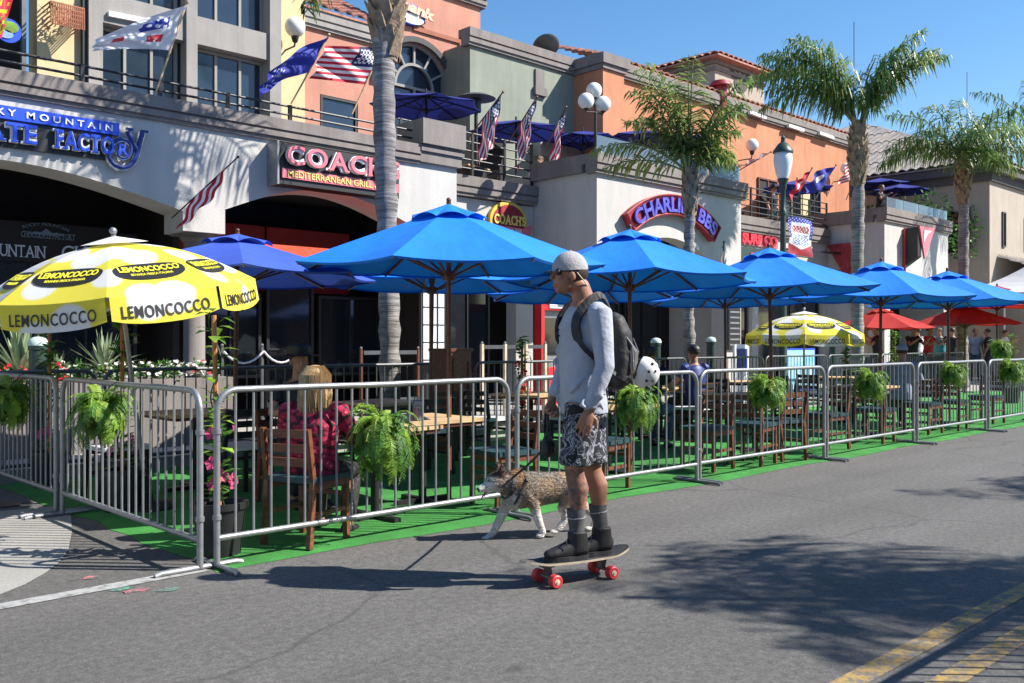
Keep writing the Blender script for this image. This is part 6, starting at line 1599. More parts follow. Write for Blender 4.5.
class Loc:
    """local frame of a figure standing on the ground at camera-ground offset (X0, Z0) and facing (fx, fz)"""
    def __init__(s, X0, Z0, fx, fz):
        l = math.hypot(fx, fz); s.X0, s.Z0, s.fx, s.fz = X0, Z0, fx/l, fz/l; s.lx, s.lz = -s.fz, s.fx
        w = C2W(X0, Z0); s.loc = (w.x, w.y, 0); a = C2W(X0+s.fx, Z0+s.fz)-w; s.rz = math.atan2(a.y, a.x)
    def p(s, px, py, l):
        u = (px-512)/F_PX; f = (u*(s.Z0+l*s.lz)-(s.X0+l*s.lx))/(s.fx-u*s.fz); Z = s.Z0+f*s.fz+l*s.lz
        return Vector((f, l, CAM.z-(py-341.5)*Z/F_PX))
# ---- skateboarder
ML = Loc(.385, 5.42, -.95, -.30)
man = thing('person', 'man in grey long sleeve shirt and patterned shorts riding a skateboard', 'person', ML.loc, ML.rz)
P = ML.p
sh = .19
neckb = P(584,298,0); chest = P(583,328,0); waist = P(582,375,0); pelv = P(584,402,0)
hd = P(568.5,274,0); 
LS = P(600,314,sh); LE = P(605,366,.245); LW = P(590,408,.235)
RS = P(576,312,-sh); RE = P(566,366,-.235); RW = P(553.5,398,-.17)
hL, hR = P(583,408,.095), P(587,408,-.095)
kL, kR = P(575,466,.075), P(592,464,-.055)
aL, aR = P(576.5,533,.035), P(600.5,527,-.035)
b = MB()
# torso
loft(b, [pelv+Vector((0,0,-.06)), pelv, waist, waist.lerp(chest,.5), chest, neckb+Vector((0,0,-.06)), neckb+Vector((0,0,-.01))], [(.13,.10),(.155,.115),(.138,.105),(.15,.11),(.165,.12),(.14,.085),(.06,.06)])
# neck + head
loft(b, [neckb+Vector((-.005,0,-.03)), neckb.lerp(hd,.45)+Vector((-.015,0,0)), hd+Vector((-.02,0,-.04))], [(.066,.066),(.058,.062),(.058,.066)])
b.ball(hd+Vector((-.012,0,.035)), (.098,.077,.090), 20, 14); b.ball(hd+Vector((.022,0,-.045)), (.068,.058,.070), 16, 12)
b.ball(hd+Vector((.058,0,-.088)), (.028,.030,.024), 12, 8)      # chin
b.tube([hd+Vector((.082,0,.012)), hd+Vector((.104,0,-.022)), hd+Vector((.108,0,-.034))], [.009,.012,.013], 8)   # nose
b.ball(hd+Vector((.080,0,-.060)), (.016,.024,.008), 10, 6); b.ball(hd+Vector((.080,0,-.073)), (.015,.020,.008), 10, 6)
for s_ in (1,-1):
    b.ball(hd+Vector((.060,.030*s_,-.018)), (.03,.022,.025), 10, 8); b.ball(hd+Vector((.072,.028*s_,.022)), (.018,.026,.012), 10, 8)
    b.ball(hd+Vector((.004,.076*s_,-.012)), (.020,.012,.033), 12, 8, rot=Matrix.Rotation(R(14),3,'Y')); b.ball(hd+Vector((.006,.074*s_,-.038)), (.011,.009,.012), 8, 6)
# arms
for S_, E_, W_ in ((LS,LE,LW),(RS,RE,RW)):
    b.tube([S_, S_.lerp(E_,.4), E_, E_.lerp(W_,.35), W_], [.055,.050,.040,.042,.027], 14)
dL = (LW-LE).normalized(); hand(b, LW+dL*.012, dL+Vector((.22,0,-.8)), (-.35,-1,0), 1.05, .24, thumb=1, spread=.06)
dR = (RW-RE).normalized(); hand(b, RW+dR*.012, dR+Vector((.1,0,-.4)), (-.35,1,0), 1.0, .95, thumb=-1)
# legs
for H_, K_, A_ in ((hL,kL,aL),(hR,kR,aR)):
    cf = Vector((-.018,0,0))
    loft(b, [H_+Vector((0,0,.03)), H_.lerp(K_,.35), H_.lerp(K_,.75), K_+Vector((.006,0,0)), K_.lerp(A_,.15)+Vector((0,0,0)), K_.lerp(A_,.34)+cf, K_.lerp(A_,.62)+cf*.6, K_.lerp(A_,.88), A_+Vector((0,0,-.03))], [(.085,.09),(.078,.083),(.060,.064),(.054,.058),(.050,.056),(.055,.062),(.043,.047),(.033,.039),(.036,.045)])
def manmat(c):
    if aL.z+.06 < c.z < kL.z-.01 and (c.xy-kL.xy.lerp(aL.xy,.4)).length < (c.xy-kR.xy.lerp(aR.xy,.4)).length: return 1
    if abs(c.z-(hd.z-.067)) < .012 and c.x > hd.x+.075: return 2
    return 0
remeshed(b, 'body', ['skin_tan','tattoo_skin','lips'], man, .0055, 3, matfn=manmat)
# shirt
b = MB()
hem = pelv+Vector((-.002,0,-.065))
loft(b, [hem, hem+Vector((.004,0,.08)), waist+Vector((.006,0,.02)), waist.lerp(chest,.55), chest+Vector((0,0,0)), neckb+Vector((-.006,0,-.085)), neckb+Vector((-.008,0,-.045)), neckb+Vector((-.01,0,-.018))], [(.176,.132),(.172,.130),(.162,.122),(.170,.130),(.184,.138),(.160,.105),(.102,.082),(.072,.072)], n=28)
for S_, E_, W_ in ((LS,LE,LW),(RS,RE,RW)):
    b.tube([S_+Vector((0,-.05*(1 if S_.y > 0 else -1),.01)), S_, S_.lerp(E_,.35), S_.lerp(E_,.8), E_, E_.lerp(W_,.3), E_.lerp(W_,.7), W_], [.066,.072,.066,.057,.055,.053,.045,.039], 16)
rd = random.Random(2)
for S_, E_, W_ in ((LS,LE,LW),(RS,RE,RW)):       # sleeve creases
    for k in range(11):
        s_ = rd.random(); q = (S_.lerp(E_,s_*1.0) if rd.random() < .45 else E_.lerp(W_,s_*.95)); a = rd.uniform(0,6.28); dd = Vector((math.cos(a),math.sin(a),0)); r_ = .052
        b.tube([q+dd*r_+Vector((0,0,.035)), q+dd*(r_+.008)+Vector((.015,0,0)), q+dd*r_+Vector((.035*rd.uniform(-1,1),0,-.035))], [.005,.017,.005], 6)
for k in range(16):                              # body creases
    a = rd.uniform(-2.8,2.8); z = rd.uniform(hem.z+.05, chest.z-.02); c_ = Vector((waist.x+math.cos(a)*.128, math.sin(a)*.165, z)); dd = Vector((-math.sin(a),math.cos(a),0))
    b.tube([c_-dd*.05+Vector((0,0,-.05)), c_+Vector((math.cos(a)*.006,math.sin(a)*.006,0)), c_+dd*.05+Vector((0,0,.05))], [.005,.018,.005], 6)
remeshed(b, 'shirt', ['shirt_grey'], man, .007, 3)
# chest mark
b = MB(); c_ = P(561.5,333,.06); 
for k,(dx_,dz_) in enumerate(((0,0),(.0,.018),(-.0,-.016))): b.ball(c_+Vector((.02,dx_+ .01*k,dz_)), (.006,.009-.002*k,.006), 8, 6)
b.build('chest_emblem', 'navy', man)
# shorts
b = MB()
loft(b, [pelv+Vector((0,0,-.09)), pelv+Vector((0,0,-.02)), pelv+Vector((0,0,.05))], [(.170,.130),(.168,.128),(.155,.118)])
for H_, K_, yy in ((hL,kL,.0),(hR,kR,0)):
    e = H_.lerp(K_,.97)
    loft(b, [H_+Vector((0,0,.02)), H_.lerp(K_,.3), H_.lerp(K_,.6), e, e+Vector((0,0,-.004))], [(.094,.108),(.093,.104),(.089,.098),(.090,.098),(.08,.085)])
remeshed(b, 'shorts', ['shorts_print'], man, .009, 3)
# socks, shoes
for A_, K_, ps in ((aL,kL,'L'),(aR,kR,'R')):
    b = MB(); top = A_.lerp(K_,.33)
    loft(b, [A_+Vector((0,0,-.02)), A_+Vector((0,0,.03)), A_.lerp(K_,.2), top, top+Vector((0,0,.012)), top+Vector((0,0,.004))], [(.041,.049),(.038,.044),(.044,.050),(.048,.055),(.049,.056),(.040,.045)], n=20); b.build('sock', 'sock_grey', man, smooth=True)
    b = MB(); loft(b, [A_.lerp(K_,.235), A_.lerp(K_,.25)], [(.0475,.054),(.0485,.055)], n=20); b.build('sock_stripe', 'cap_grey', man)
    g0 = .145; toe = A_.x+.195; heel = A_.x-.072
    b = MB()
    loft(b, [Vector((heel,A_.y,g0+.05)),Vector((heel+.04,A_.y,g0+.062)),Vector((A_.x+.03,A_.y,g0+.06)),Vector((A_.x+.08,A_.y,g0+.048)),Vector((A_.x+.14,A_.y,g0+.038)),Vector((toe-.012,A_.y,g0+.030)),Vector((toe,A_.y,g0+.025))], [(.026,.040),(.036,.058),(.038,.060),(.043,.046),(.045,.034),(.036,.026),(.018,.014)], n=16)
    loft(b, [Vector((A_.x-.01,A_.y,g0+.04)), Vector((A_.x-.008,A_.y,g0+.10)), Vector((A_.x-.004,A_.y,g0+.155)), Vector((A_.x-.004,A_.y,g0+.16))], [(.046,.066),(.046,.062),(.048,.058),(.043,.050)], n=16)
    shoe = remeshed(b, 'shoe', ['shoe_black'], man, .006, 2)
    s2 = MB(); N = 24; ring = []
    for k in range(N):
        a = 2*math.pi*k/N; cx_ = (toe+heel)/2; ring.append((cx_+math.cos(a)*(toe-heel)/2*1.03, A_.y+math.sin(a)*(.046 if math.cos(a) > 0 else .038)))
    s2.prism(ring, 'z', g0-.008, g0+.022); s2.build('sole', 'sole', shoe, recalc=True)
    s2 = MB()
    for k in range(6): x = A_.x+.045+.016*k; zz = g0+.118-.0115*k; s2.tube([(x,A_.y-.024,zz-.012),(x+.004,A_.y,zz),(x,A_.y+.024,zz-.012)], .0035, 5)
    s2.tube([(A_.x+.055,A_.y,g0+.115),(A_.x+.08,A_.y+.04,g0+.11),(A_.x+.075,A_.y+.05,g0+.08)], .003, 5)
    s2.build('laces', 'sole', shoe)
# cap, glasses, hair
b = MB(); b.ball(hd+Vector((-.014,0,.045)), (.110,.088,.098), 24, 14)
b2 = MB(); 
for v_i in range(0): pass
def domecap(c, rx, ry, rz_, zcut, n=28, m=10):
    bb = MB(); prof = []
    for j in range(m+1):
        ph = math.asin(max(-1,min(1,zcut/rz_))) + (math.pi/2-math.asin(max(-1,min(1,zcut/rz_))))*j/m
        prof.append([c+Vector((rx*math.cos(ph)*math.cos(2*math.pi*k/n), ry*math.cos(ph)*math.sin(2*math.pi*k/n), rz_*math.sin(ph))) for k in range(n)])
    bb.sweep(prof); return bb
cap = domecap(hd+Vector((-.012,0,.022)), .108, .089, .112, -.004).build('cap', 'cap_grey', man, smooth=True)
cap.data.transform(Matrix.Translation(hd) @ Matrix.Rotation(R(4),4,'Y') @ Matrix.Translation(-hd))
b = MB(); V = []
for j in range(6):
    for i in range(13):
        a = R(-62+124*i/12); r_ = 1+.50*(j/5)*math.cos(a*1.35)**.7 if abs(a) < R(66) else 1; V.append(hd+Vector((-.014+.112*math.cos(a)*(.97+ (.36*j/5)*max(0,math.cos(a*1.2))), .088*math.sin(a)*(1-.02*j), .022-.008*(j/5)-.004*math.sin(a)**2)))
b.add(V, [(j*13+i, j*13+i+1, (j+1)*13+i+1, (j+1)*13+i) for j in range(5) for i in range(12)]); b.build('brim', 'cap_grey', cap, smooth=True)
b = MB(); b.ball(hd+Vector((-.012,0,.134)), .007, 8, 6); b.build('cap_button', 'cap_grey', cap)
b = MB(); 
for s_ in (1,-1):
    b.ball(hd+Vector((.074,.036*s_,.008)), (.020,.030,.022), 12, 8, rot=Matrix.Rotation(R(-28)*s_,3,'Z')); b.tube([hd+Vector((.07,.058*s_,.014)), hd+Vector((.03,.078*s_,.012)), hd+Vector((-.02,.083*s_,.006))], .0045, 6)
b.build('sunglasses', 'black_plastic', man, smooth=True)
b = MB(); b.tube([hd+Vector((-.02,.084,.004)), hd+Vector((-.07,.070,-.045)), hd+Vector((-.125,.03,-.10)), hd+Vector((-.135,0,-.11)), hd+Vector((-.07,-.070,-.045)), hd+Vector((-.02,-.084,.004))], .0035, 6); b.build('glasses_cord', 'wood_post', man)
b = domecap(hd+Vector((-.024,0,.016)), .097, .083, .080, -.062); b.v = [Vector((min(q.x, hd.x+.0), q.y, q.z)) if q.z < hd.z+.02 else q for q in b.v]
b.build('hair', 'hair_brown', man, smooth=True)
# ---- backpack, straps, helmet
mw = Matrix.Translation(Vector(ML.loc)) @ Matrix.Rotation(ML.rz, 4, 'Z')
bpk = thing('backpack', 'black and grey backpack worn by the skateboarder', 'backpack', ML.loc, ML.rz)
bt = P(620,318,0); bm_ = P(626,350,0); bb_ = P(622,380,0); bx = neckb.x-.145
b = MB(); loft(b, [Vector((bx-.015,0,bt.z-.41)), Vector((bx-.03,0,bt.z-.37)), Vector((bx-.05,0,bt.z-.24)), Vector((bx-.04,0,bt.z-.10)), Vector((bx-.015,0,bt.z-.01)), Vector((bx+.0,0,bt.z+.02))], [(.10,.055),(.145,.090),(.155,.105),(.15,.10),(.13,.075),(.09,.04)])
rd = random.Random(12)
for k in range(10):
    a = rd.uniform(.3,2.8); z = bt.z-rd.uniform(.03,.38); c_ = Vector((bx-.05-.085*math.sin(a), .14*math.cos(a), z)); b.tube([c_+Vector((.02,0,.045)), c_+Vector((-.012,0,0)), c_+Vector((.01,.02,-.05))], [.004,.014,.004], 6)
remeshed(b, 'pack', ['pack_black'], bpk, .008, 3)
b = MB(); loft(b, [Vector((bx-.09,0,bt.z-.39)), Vector((bx-.118,0,bt.z-.33)), Vector((bx-.125,0,bt.z-.2)), Vector((bx-.10,0,bt.z-.14))], [(.08,.03),(.12,.055),(.12,.055),(.09,.03)]); remeshed(b, 'front_pocket', ['pack_grey'], bpk, .008, 2)
b = MB(); b.tube([Vector((bx-.03,.13,bt.z-.07)), Vector((bx-.09,.152,bt.z-.16)), Vector((bx-.10,.15,bt.z-.30))], .006, 6); b.tube([Vector((bx-.14,.06,bt.z-.12)), Vector((bx-.17,.07,bt.z-.2)), Vector((bx-.15,.06,bt.z-.28))], .004, 6); b.build('cord', 'steel', bpk)
for s_ in (1,-1):
    b = MB(); pts = [Vector((bx+.0,.085*s_,bt.z-.03)), Vector((neckb.x-.07,.115*s_,neckb.z-.006)), Vector((neckb.x+.0,.128*s_,neckb.z-.014)), Vector((chest.x+.072,.138*s_,chest.z+.085)), Vector((chest.x+.098,.142*s_,chest.z+.02)), Vector((chest.x+.09,.155*s_,chest.z-.06)), Vector((chest.x+.04,.180*s_,chest.z-.14)), Vector((bx+.02,.15*s_,bt.z-.33))]
    pts = spline(pts, 4); b.tube(pts, .001, 4) if False else None
    rings = []
    for i, q in enumerate(pts):
        t_ = (pts[min(i+1,len(pts)-1)]-pts[max(i-1,0)]).normalized(); out_ = Vector((q.x-chest.x, q.y*.6, (q.z-chest.z)*.35 if q.z > chest.z else 0)).normalized(); w_ = t_.cross(out_).normalized(); out_ = w_.cross(t_).normalized(); hw = .026 if i < len(pts)*.7 else .014
        if out_.dot(q-chest) < 0: out_ = -out_
        rings.append([q+w_*hw, q+w_*hw+out_*.014, q-w_*hw+out_*.014, q-w_*hw])
    b.sweep(rings); b.build('shoulder_strap', 'pack_black', bpk)
hc = P(640,372,0); hc.y = .06
hel = thing('helmet', 'white skate helmet with dark vents hanging from the backpack', 'helmet', (mw @ hc), ML.rz); hel.scale = (.86,.86,.86)
rot = Vector((0,0,1)).rotation_difference(Vector((-.70,.58,-.30)).normalized()).to_matrix().to_4x4()
b = domecap(Vector((0,0,0)), .118, .098, .105, -.03); b.f = b.f[:-2]+[b.f[-1]]; o = b.build('shell', 'globe', hel, smooth=True); o.data.transform(rot)
b = domecap(Vector((0,0,0)), .108, .088, .095, -.029); o = b.build('padding', 'pack_black', hel, smooth=True); o.data.transform(rot)
b = MB()
for a in range(0,360,40):
    ar = R(a); q = Vector((.119*math.cos(ar)*.88, .099*math.sin(ar)*.88, .05)); b.ball(q, (.011,.011,.011), 8, 6)
for a in range(20,360,60): ar = R(a); b.ball(Vector((.119*math.cos(ar)*.6,.099*math.sin(ar)*.6,.083)), (.010,.010,.008), 8, 6)
o = b.build('vents', 'pack_black', hel); o.data.transform(rot)
b = MB(); b.tube([(.0,.08,-.02),(.02,.05,-.12),(.0,0,-.15),(-.02,-.05,-.12),(0,-.08,-.02)], .006, 6); o = b.build('chin_strap', 'pack_black', hel); o.data.transform(rot)
# ---- skateboard
SL = Loc(.372, 5.45, -.857, -.515)
sk = thing('skateboard', 'longboard with red wheels under the rider', 'skateboard', SL.loc, SL.rz)
b = MB(); N = 30; V = []; M_ = 8; Ld = .385
for i in range(N+1):
    s_ = -1+2*i/N; w = .105*(max(0,1-abs(s_)**(3.2 if s_ < 0 else 2.0)))**.55*(1 if s_ < 0 else 1-.15*s_)+.004; z0 = .128+ (.028*max(0,abs(s_)-.62)/.38 if abs(s_) > .62 else 0)
    for j in range(M_+1): v_ = -1+2*j/M_; V.append(Vector((s_*Ld, v_*w, z0+.005*v_*v_)))
top = [(i*(M_+1)+j, (i+1)*(M_+1)+j, (i+1)*(M_+1)+j+1, i*(M_+1)+j+1) for i in range(N) for j in range(M_)]
b.add([q+Vector((0,0,.0065)) for q in V], top); b.build('grip_top', 'grip_black', sk, smooth=True) if False else None
mk('grip_black', (.06,.06,.062), .9, var=.2, scale=60); mk('maple', (.62,.50,.36), .5, var=.1, scale=10); mk('wheel_red', (.62,.045,.05), .45, var=.05)
b = MB(); b.add([q+Vector((0,0,.0065)) for q in V], top); b.build('grip_top', 'grip_black', sk, smooth=True)
b = MB(); lo = [q+Vector((0,0,-.006)) for q in V]; b.add(lo, [f[::-1] for f in top])
edge = [i*(M_+1) for i in range(N+1)] + [N*(M_+1)+j for j in range(1,M_+1)] + [i*(M_+1)+M_ for i in range(N-1,-1,-1)] + [j for j in range(M_-1,0,-1)]
ne = len(edge); vs = [V[e]+Vector((0,0,.0063)) for e in edge]+[lo[e] for e in edge]; b.add(vs, [(k,(k+1)%ne,(k+1)%ne+ne,k+ne) for k in range(ne)]); b.build('deck', 'maple', sk)
for sx in (-1,1):
    x = sx*.20; b = MB(); b.box(x-.035,x+.035,-.03,.03,.104,.1215); b.bar((x,0,.11),(x-sx*.015,0,.055),.04,.03); b.tube([(x,-.085,.047),(x,.085,.047)], .012, 8); b.build('truck', 'steel_dark', sk)
    for sy in (-1,1):
        c_ = Vector((x,.087*sy,.040)); rings = []
        for yy, r_ in ((-.024,.031),(-.019,.038),(.019,.038),(.024,.031),(.022,.018)): rings.append([c_+Vector((math.cos(2*math.pi*k/20)*r_, yy*sy, math.sin(2*math.pi*k/20)*r_)) for k in range(20)])
        b = MB(); b.sweep(rings); wh = b.build('wheel', 'wheel_red', sk, smooth=True)
        b = MB(); rings = [[c_+Vector((math.cos(2*math.pi*k/14)*r_, yy*sy, math.sin(2*math.pi*k/14)*r_)) for k in range(14)] for yy, r_ in ((.02,.017),(.0255,.017),(.0256,.008),(.030,.007))]; b.sweep(rings); b.build('bearing', 'maple', wh)
# ---- dog
DL = Loc(.20, 6.68, -.93, -.30)
dog = thing('dog', 'grey and tan husky mix dog on a leash walking beside the skateboarder', 'dog', DL.loc, DL.rz)
D = DL.p
def dz(px, py, l): return D(px, py, l)
sho = D(518,488,0); mid = D(545,489,0); rump = D(573,487,0); chestp = D(510,497,0); nk = D(510,486,0); head = D(495,482,.01)
b = MB()
loft(b, [rump+Vector((-.03,0,.0)), rump+Vector((.03,0,.0)), mid.lerp(rump,.45)+Vector((0,0,.012)), mid+Vector((0,0,.004)), mid.lerp(sho,.5)+Vector((0,0,-.008)), sho+Vector((0,0,-.012)), chestp+Vector((.01,0,-.0)), chestp+Vector((.04,0,.0))], [(.065,.075),(.095,.108),(.090,.105),(.098,.118),(.105,.130),(.103,.130),(.085,.105),(.05,.065)])
loft(b, [sho+Vector((-.02,0,.03)), nk+Vector((.0,0,.012)), head+Vector((-.045,0,-.005))], [(.092,.105),(.084,.096),(.066,.074)])
b.ball(head+Vector((-.012,0,.004)), (.082,.072,.070), 18, 12)                       # skull
hdn = Vector((.95,.12,-.32)).normalized(); mz = head+Vector((.045,.0,-.022))
loft(b, [mz-hdn*.03, mz+hdn*.02, mz+hdn*.06, mz+hdn*.088], [(.052,.048),(.038,.034),(.030,.027),(.021,.019)])   # muzzle
jaw = mz+Vector((-.01,0,-.034)); jd = Vector((.80,.10,-.60)).normalized(); loft(b, [jaw-jd*.02, jaw+jd*.03, jaw+jd*.065], [(.028,.016),(.020,.011),(.012,.007)])
for s_ in (1,-1):
    e0_ = head+Vector((-.030,.040*s_,.050)); b.tube([e0_, e0_+Vector((-.006,.008*s_,.040)), e0_+Vector((-.008,.012*s_,.085))], [.031,.023,.005], 8)
def leg(pts, rad): b.tube([Vector(p) for p in pts], rad, 12)
# front legs: reaching lead (far side) and planted near one
f1 = [sho+Vector((.015,-.05,-.02)), D(506,506,-.055), D(499,521,-.06), D(493,533,-.06), D(488,538,-.06)]
leg(f1, [.056,.041,.031,.024,.026]); b.ball(D(487.5,539,-.06)+Vector((.012,0,.004)), (.034,.024,.018), 12, 8)
f2 = [sho+Vector((-.02,.06,-.02)), D(534,506,.065), D(538,519,.065), D(542,530,.065), D(543,534,.065)]
leg(f2, [.056,.042,.031,.024,.025]); b.ball(D(541.5,536.5,.065)+Vector((.01,0,.006)), (.034,.024,.018), 12, 8)
h1 = [rump+Vector((.01,.05,-.01)), D(567,500,.06), D(563,508,.06), D(565,520,.06), D(558,530,.06)]
leg(h1, [.080,.058,.041,.026,.024]); b.ball(D(556,532.5,.06)+Vector((.012,0,.006)), (.034,.024,.018), 12, 8)
h2 = [rump+Vector((.0,-.05,-.01)), D(580,500,-.06), D(586,509,-.06), D(596,518,-.06), D(592,527,-.06)]
leg(h2, [.068,.046,.032,.020,.020]); b.ball(D(590,529,-.06)+Vector((.012,0,.004)), (.034,.024,.018), 12, 8)
b.tube([rump+Vector((-.05,0,.03)), rump+Vector((-.13,0,.07)), rump+Vector((-.17,0,.16)), rump+Vector((-.12,0,.22)), rump+Vector((-.05,0,.21))], [.028,.034,.036,.03,.012], 10)
def dogcol(c):
    tan = Vector((.42,.27,.15)); grey = Vector((.20,.18,.155)); white = Vector((.72,.68,.62)); n = noise.noise(c*14)*.5+.5; n2 = noise.noise(c*45)*.5+.5
    col = grey.lerp(tan, max(0,min(1,.25+(n-.45)*1.6)))
    col = col*(.65+.7*n2)
    # pale belly, legs, chest, face
    wl_ = 0
    if c.z < .235: wl_ = min(1,(.235-c.z)/.07)
    if c.x > sho.x+.02 and c.z < sho.z-.03: wl_ = max(wl_, .75)
    if c.x > head.x+.012 and c.z < head.z+.008: wl_ = 1
    if c.x > head.x-.03 and c.z < head.z-.03: wl_ = .9
    if c.x > head.x+.02 and abs(c.y) > .02 and c.z > head.z+.012 and c.z < head.z+.04: wl_ = .6
    if c.x < rump.x+.12 and .12 < c.z < .30: wl_ *= .6; col = col.lerp(tan, .5)
    if c.z > head.z+.05 and c.x > nk.x: col = Vector((.10,.06,.045))
    if abs(c.x-(nk.x-.035)) < .03 and c.z > sho.z+.02: col = col.lerp(Vector((.50,.25,.10)), .7)
    col = col.lerp(white, wl_*(.85+.2*n))
    if (c-(mz+hdn*.092)).length < .021: col = Vector((.015,.013,.013))
    return tuple(col)
def furmat():
    m = bpy.data.materials.new('dog_fur'); m.use_nodes = True; nt = m.node_tree; L = nt.links.new; b_ = nt.nodes['Principled BSDF']; b_.inputs['Roughness'].default_value = .85
    a = nt.nodes.new('ShaderNodeAttribute'); a.attribute_name = 'Col'; tc = nt.nodes.new('ShaderNodeTexCoord'); mp = nt.nodes.new('ShaderNodeMapping'); mp.inputs['Scale'].default_value = (.35,1,1); mp.inputs['Rotation'].default_value = (0,R(20),0); L(tc.outputs['Object'], mp.inputs[0])
    n = nt.nodes.new('ShaderNodeTexNoise'); n.inputs['Scale'].default_value = 110; n.inputs['Detail'].default_value = 4; L(mp.outputs[0], n.inputs['Vector'])
    mr = nt.nodes.new('ShaderNodeMapRange'); mr.inputs[1].default_value=.3; mr.inputs[2].default_value=.7; mr.inputs[3].default_value = .5; mr.inputs[4].default_value = 1.4; L(n.outputs['Fac'], mr.inputs[0])
    mx = nt.nodes.new('ShaderNodeMix'); mx.data_type='RGBA'; mx.blend_type='MULTIPLY'; mx.inputs[0].default_value=1; L(a.outputs['Color'], mx.inputs[6]); L(mr.outputs[0], mx.inputs[7]); L(mx.outputs[2], b_.inputs['Base Color'])
    bp = nt.nodes.new('ShaderNodeBump'); bp.inputs['Strength'].default_value = .9; bp.inputs['Distance'].default_value = .01; L(n.outputs['Fac'], bp.inputs['Height']); L(bp.outputs[0], b_.inputs['Normal']); return m
MT['dog_fur'] = furmat()
dogbody = remeshed(b, 'body', ['dog_fur'], dog, .006, 3, colfn=dogcol)
def fur_coat(bodyobj, n, colfn, parent, L0, L1, w, seed=1, zmin=.05):
    me = bodyobj.data; rd = random.Random(seed); polys = me.polygons; N = len(polys); V = []; Fc = []; C_ = []
    for i in range(n):
        p = polys[rd.randrange(N)]; c = p.center
        if c.z < zmin or c.x > head.x+.03: continue
        nr = p.normal; back = Vector((-1,0,-.45)); t_ = (back-nr*back.dot(nr)).normalized(); d = (t_+nr*rd.uniform(.25,.6)+Vector((rd.uniform(-.3,.3),rd.uniform(-.3,.3),rd.uniform(-.3,.3)))).normalized()
        k_ = .45 if c.z < .25 else (1.35 if (c-nk).length < .14 or c.x < rump.x-.03 else 1.0); l = rd.uniform(L0, L1)*k_; s_ = d.cross(nr).normalized()*w; q = Vector(c)-nr*.002; o_ = len(V)
        V += [q-s_, q+s_, q+d*l*.6+s_*.7, q+d*l*.6-s_*.7, q+d*l-nr*l*.15]; Fc += [(o_,o_+1,o_+2,o_+3),(o_+3,o_+2,o_+4)]
        cc = Vector(colfn(Vector(c)))*rd.uniform(.8,1.2); C_ += [tuple(cc*.75)]*2+[tuple(cc)]*2+[tuple(cc*1.2)]
    m2 = bpy.data.meshes.new('coat'); m2.from_pydata([tuple(v) for v in V], [], Fc); m2.materials.append(MT['dog_fur']); ca = m2.color_attributes.new('Col','FLOAT_COLOR','POINT')
    for i, c in enumerate(C_): ca.data[i].color = (*c, 1)
    o = bpy.data.objects.new('coat', m2); scene.collection.objects.link(o); o.parent = parent
fur_coat(dogbody, 16000, dogcol, dog, .016, .032, .0022)
b = MB()
for s_ in (1,-1): b.ball(head+Vector((.052,.034*s_,.018)), (.009,.008,.008), 10, 8)
b.build('eyes', 'black_plastic', dog, smooth=True)
b = MB(); loft(b, [jaw+jd*.0+Vector((0,0,.010)), jaw+jd*.04+Vector((0,0,.012)), jaw+jd*.075+Vector((0,0,.004)), jaw+jd*.085+Vector((0,0,-.008))], [(.012,.004),(.012,.004),(.011,.004),(.006,.003)]); b.build('tongue', 'petal_pink', dog, smooth=True)
cen = nk+Vector((.012,0,.004)); cn = (head-sho).normalized()
b = MB(); uu = cn.orthogonal().normalized(); vv = cn.cross(uu); rings = []
for off, r_ in ((-.013,.096),(-.013,.103),(.013,.099),(.013,.092)): rings.append([cen+cn*off+(uu*math.cos(2*math.pi*k/24)+vv*math.sin(2*math.pi*k/24))*r_ for k in range(24)])
b.sweep(rings, cap=False); b.build('collar', 'pack_black', dog)
b = MB(); b.tube([sho+Vector((-.03,.10,.06)), sho+Vector((.02,.118,-.02)), sho+Vector((.05,.085,-.095)), sho+Vector((.05,-.085,-.095)), sho+Vector((.02,-.118,-.02)), sho+Vector((-.03,-.11,.06)), sho+Vector((-.035,0,.125)), sho+Vector((-.03,.11,.06))], .009, 6); b.build('harness', 'pack_black', dog)
# ---- leash and bag
dw = Matrix.Translation(Vector(DL.loc)) @ Matrix.Rotation(DL.rz, 4, 'Z')
hp = mw @ (RW+dR*.07+Vector((.015,.01,-.035))); cp = dw @ (nk+Vector((-.015,.05,.075)))
ls = thing('dog_leash', 'dark braided leash from the dog harness to the skateboarder hand', 'leash', hp)
bagp = hp+Vector((0,0,-.17))
b = MB(); pts = [cp, cp.lerp(bagp,.5)+Vector((0,0,-.015)), bagp, bagp.lerp(hp,.5)+Vector((.01,0,0)), hp, hp+Vector((.01,.01,-.06)), bagp+Vector((.02,.0,.02))]; b.tube(spline(pts,5), .009, 6); b.build('strap', 'pack_black', ls, world=True)
bg_ = thing('waste_bag', 'small crumpled black bag hanging below the far hand', 'bag', bagp)
b = MB(); rd = random.Random(4)
b.ball((0,0,-.02), (.045,.035,.07), 12, 9)
for k in range(9): d_ = Vector((rd.uniform(-1,1),rd.uniform(-1,1),rd.uniform(-1,1))).normalized(); b.ball(Vector((d_.x*.03,d_.y*.025,-.02+d_.z*.055)), (.022,.02,.026), 8, 6)
remeshed(b, 'bag_body', ['shoe_black'], bg_, .007, 1); b = MB(); b.tube([(0,0,.04),(.003,0,.10)], [.02,.008], 8); b.build('knot', 'shoe_black', bg_)
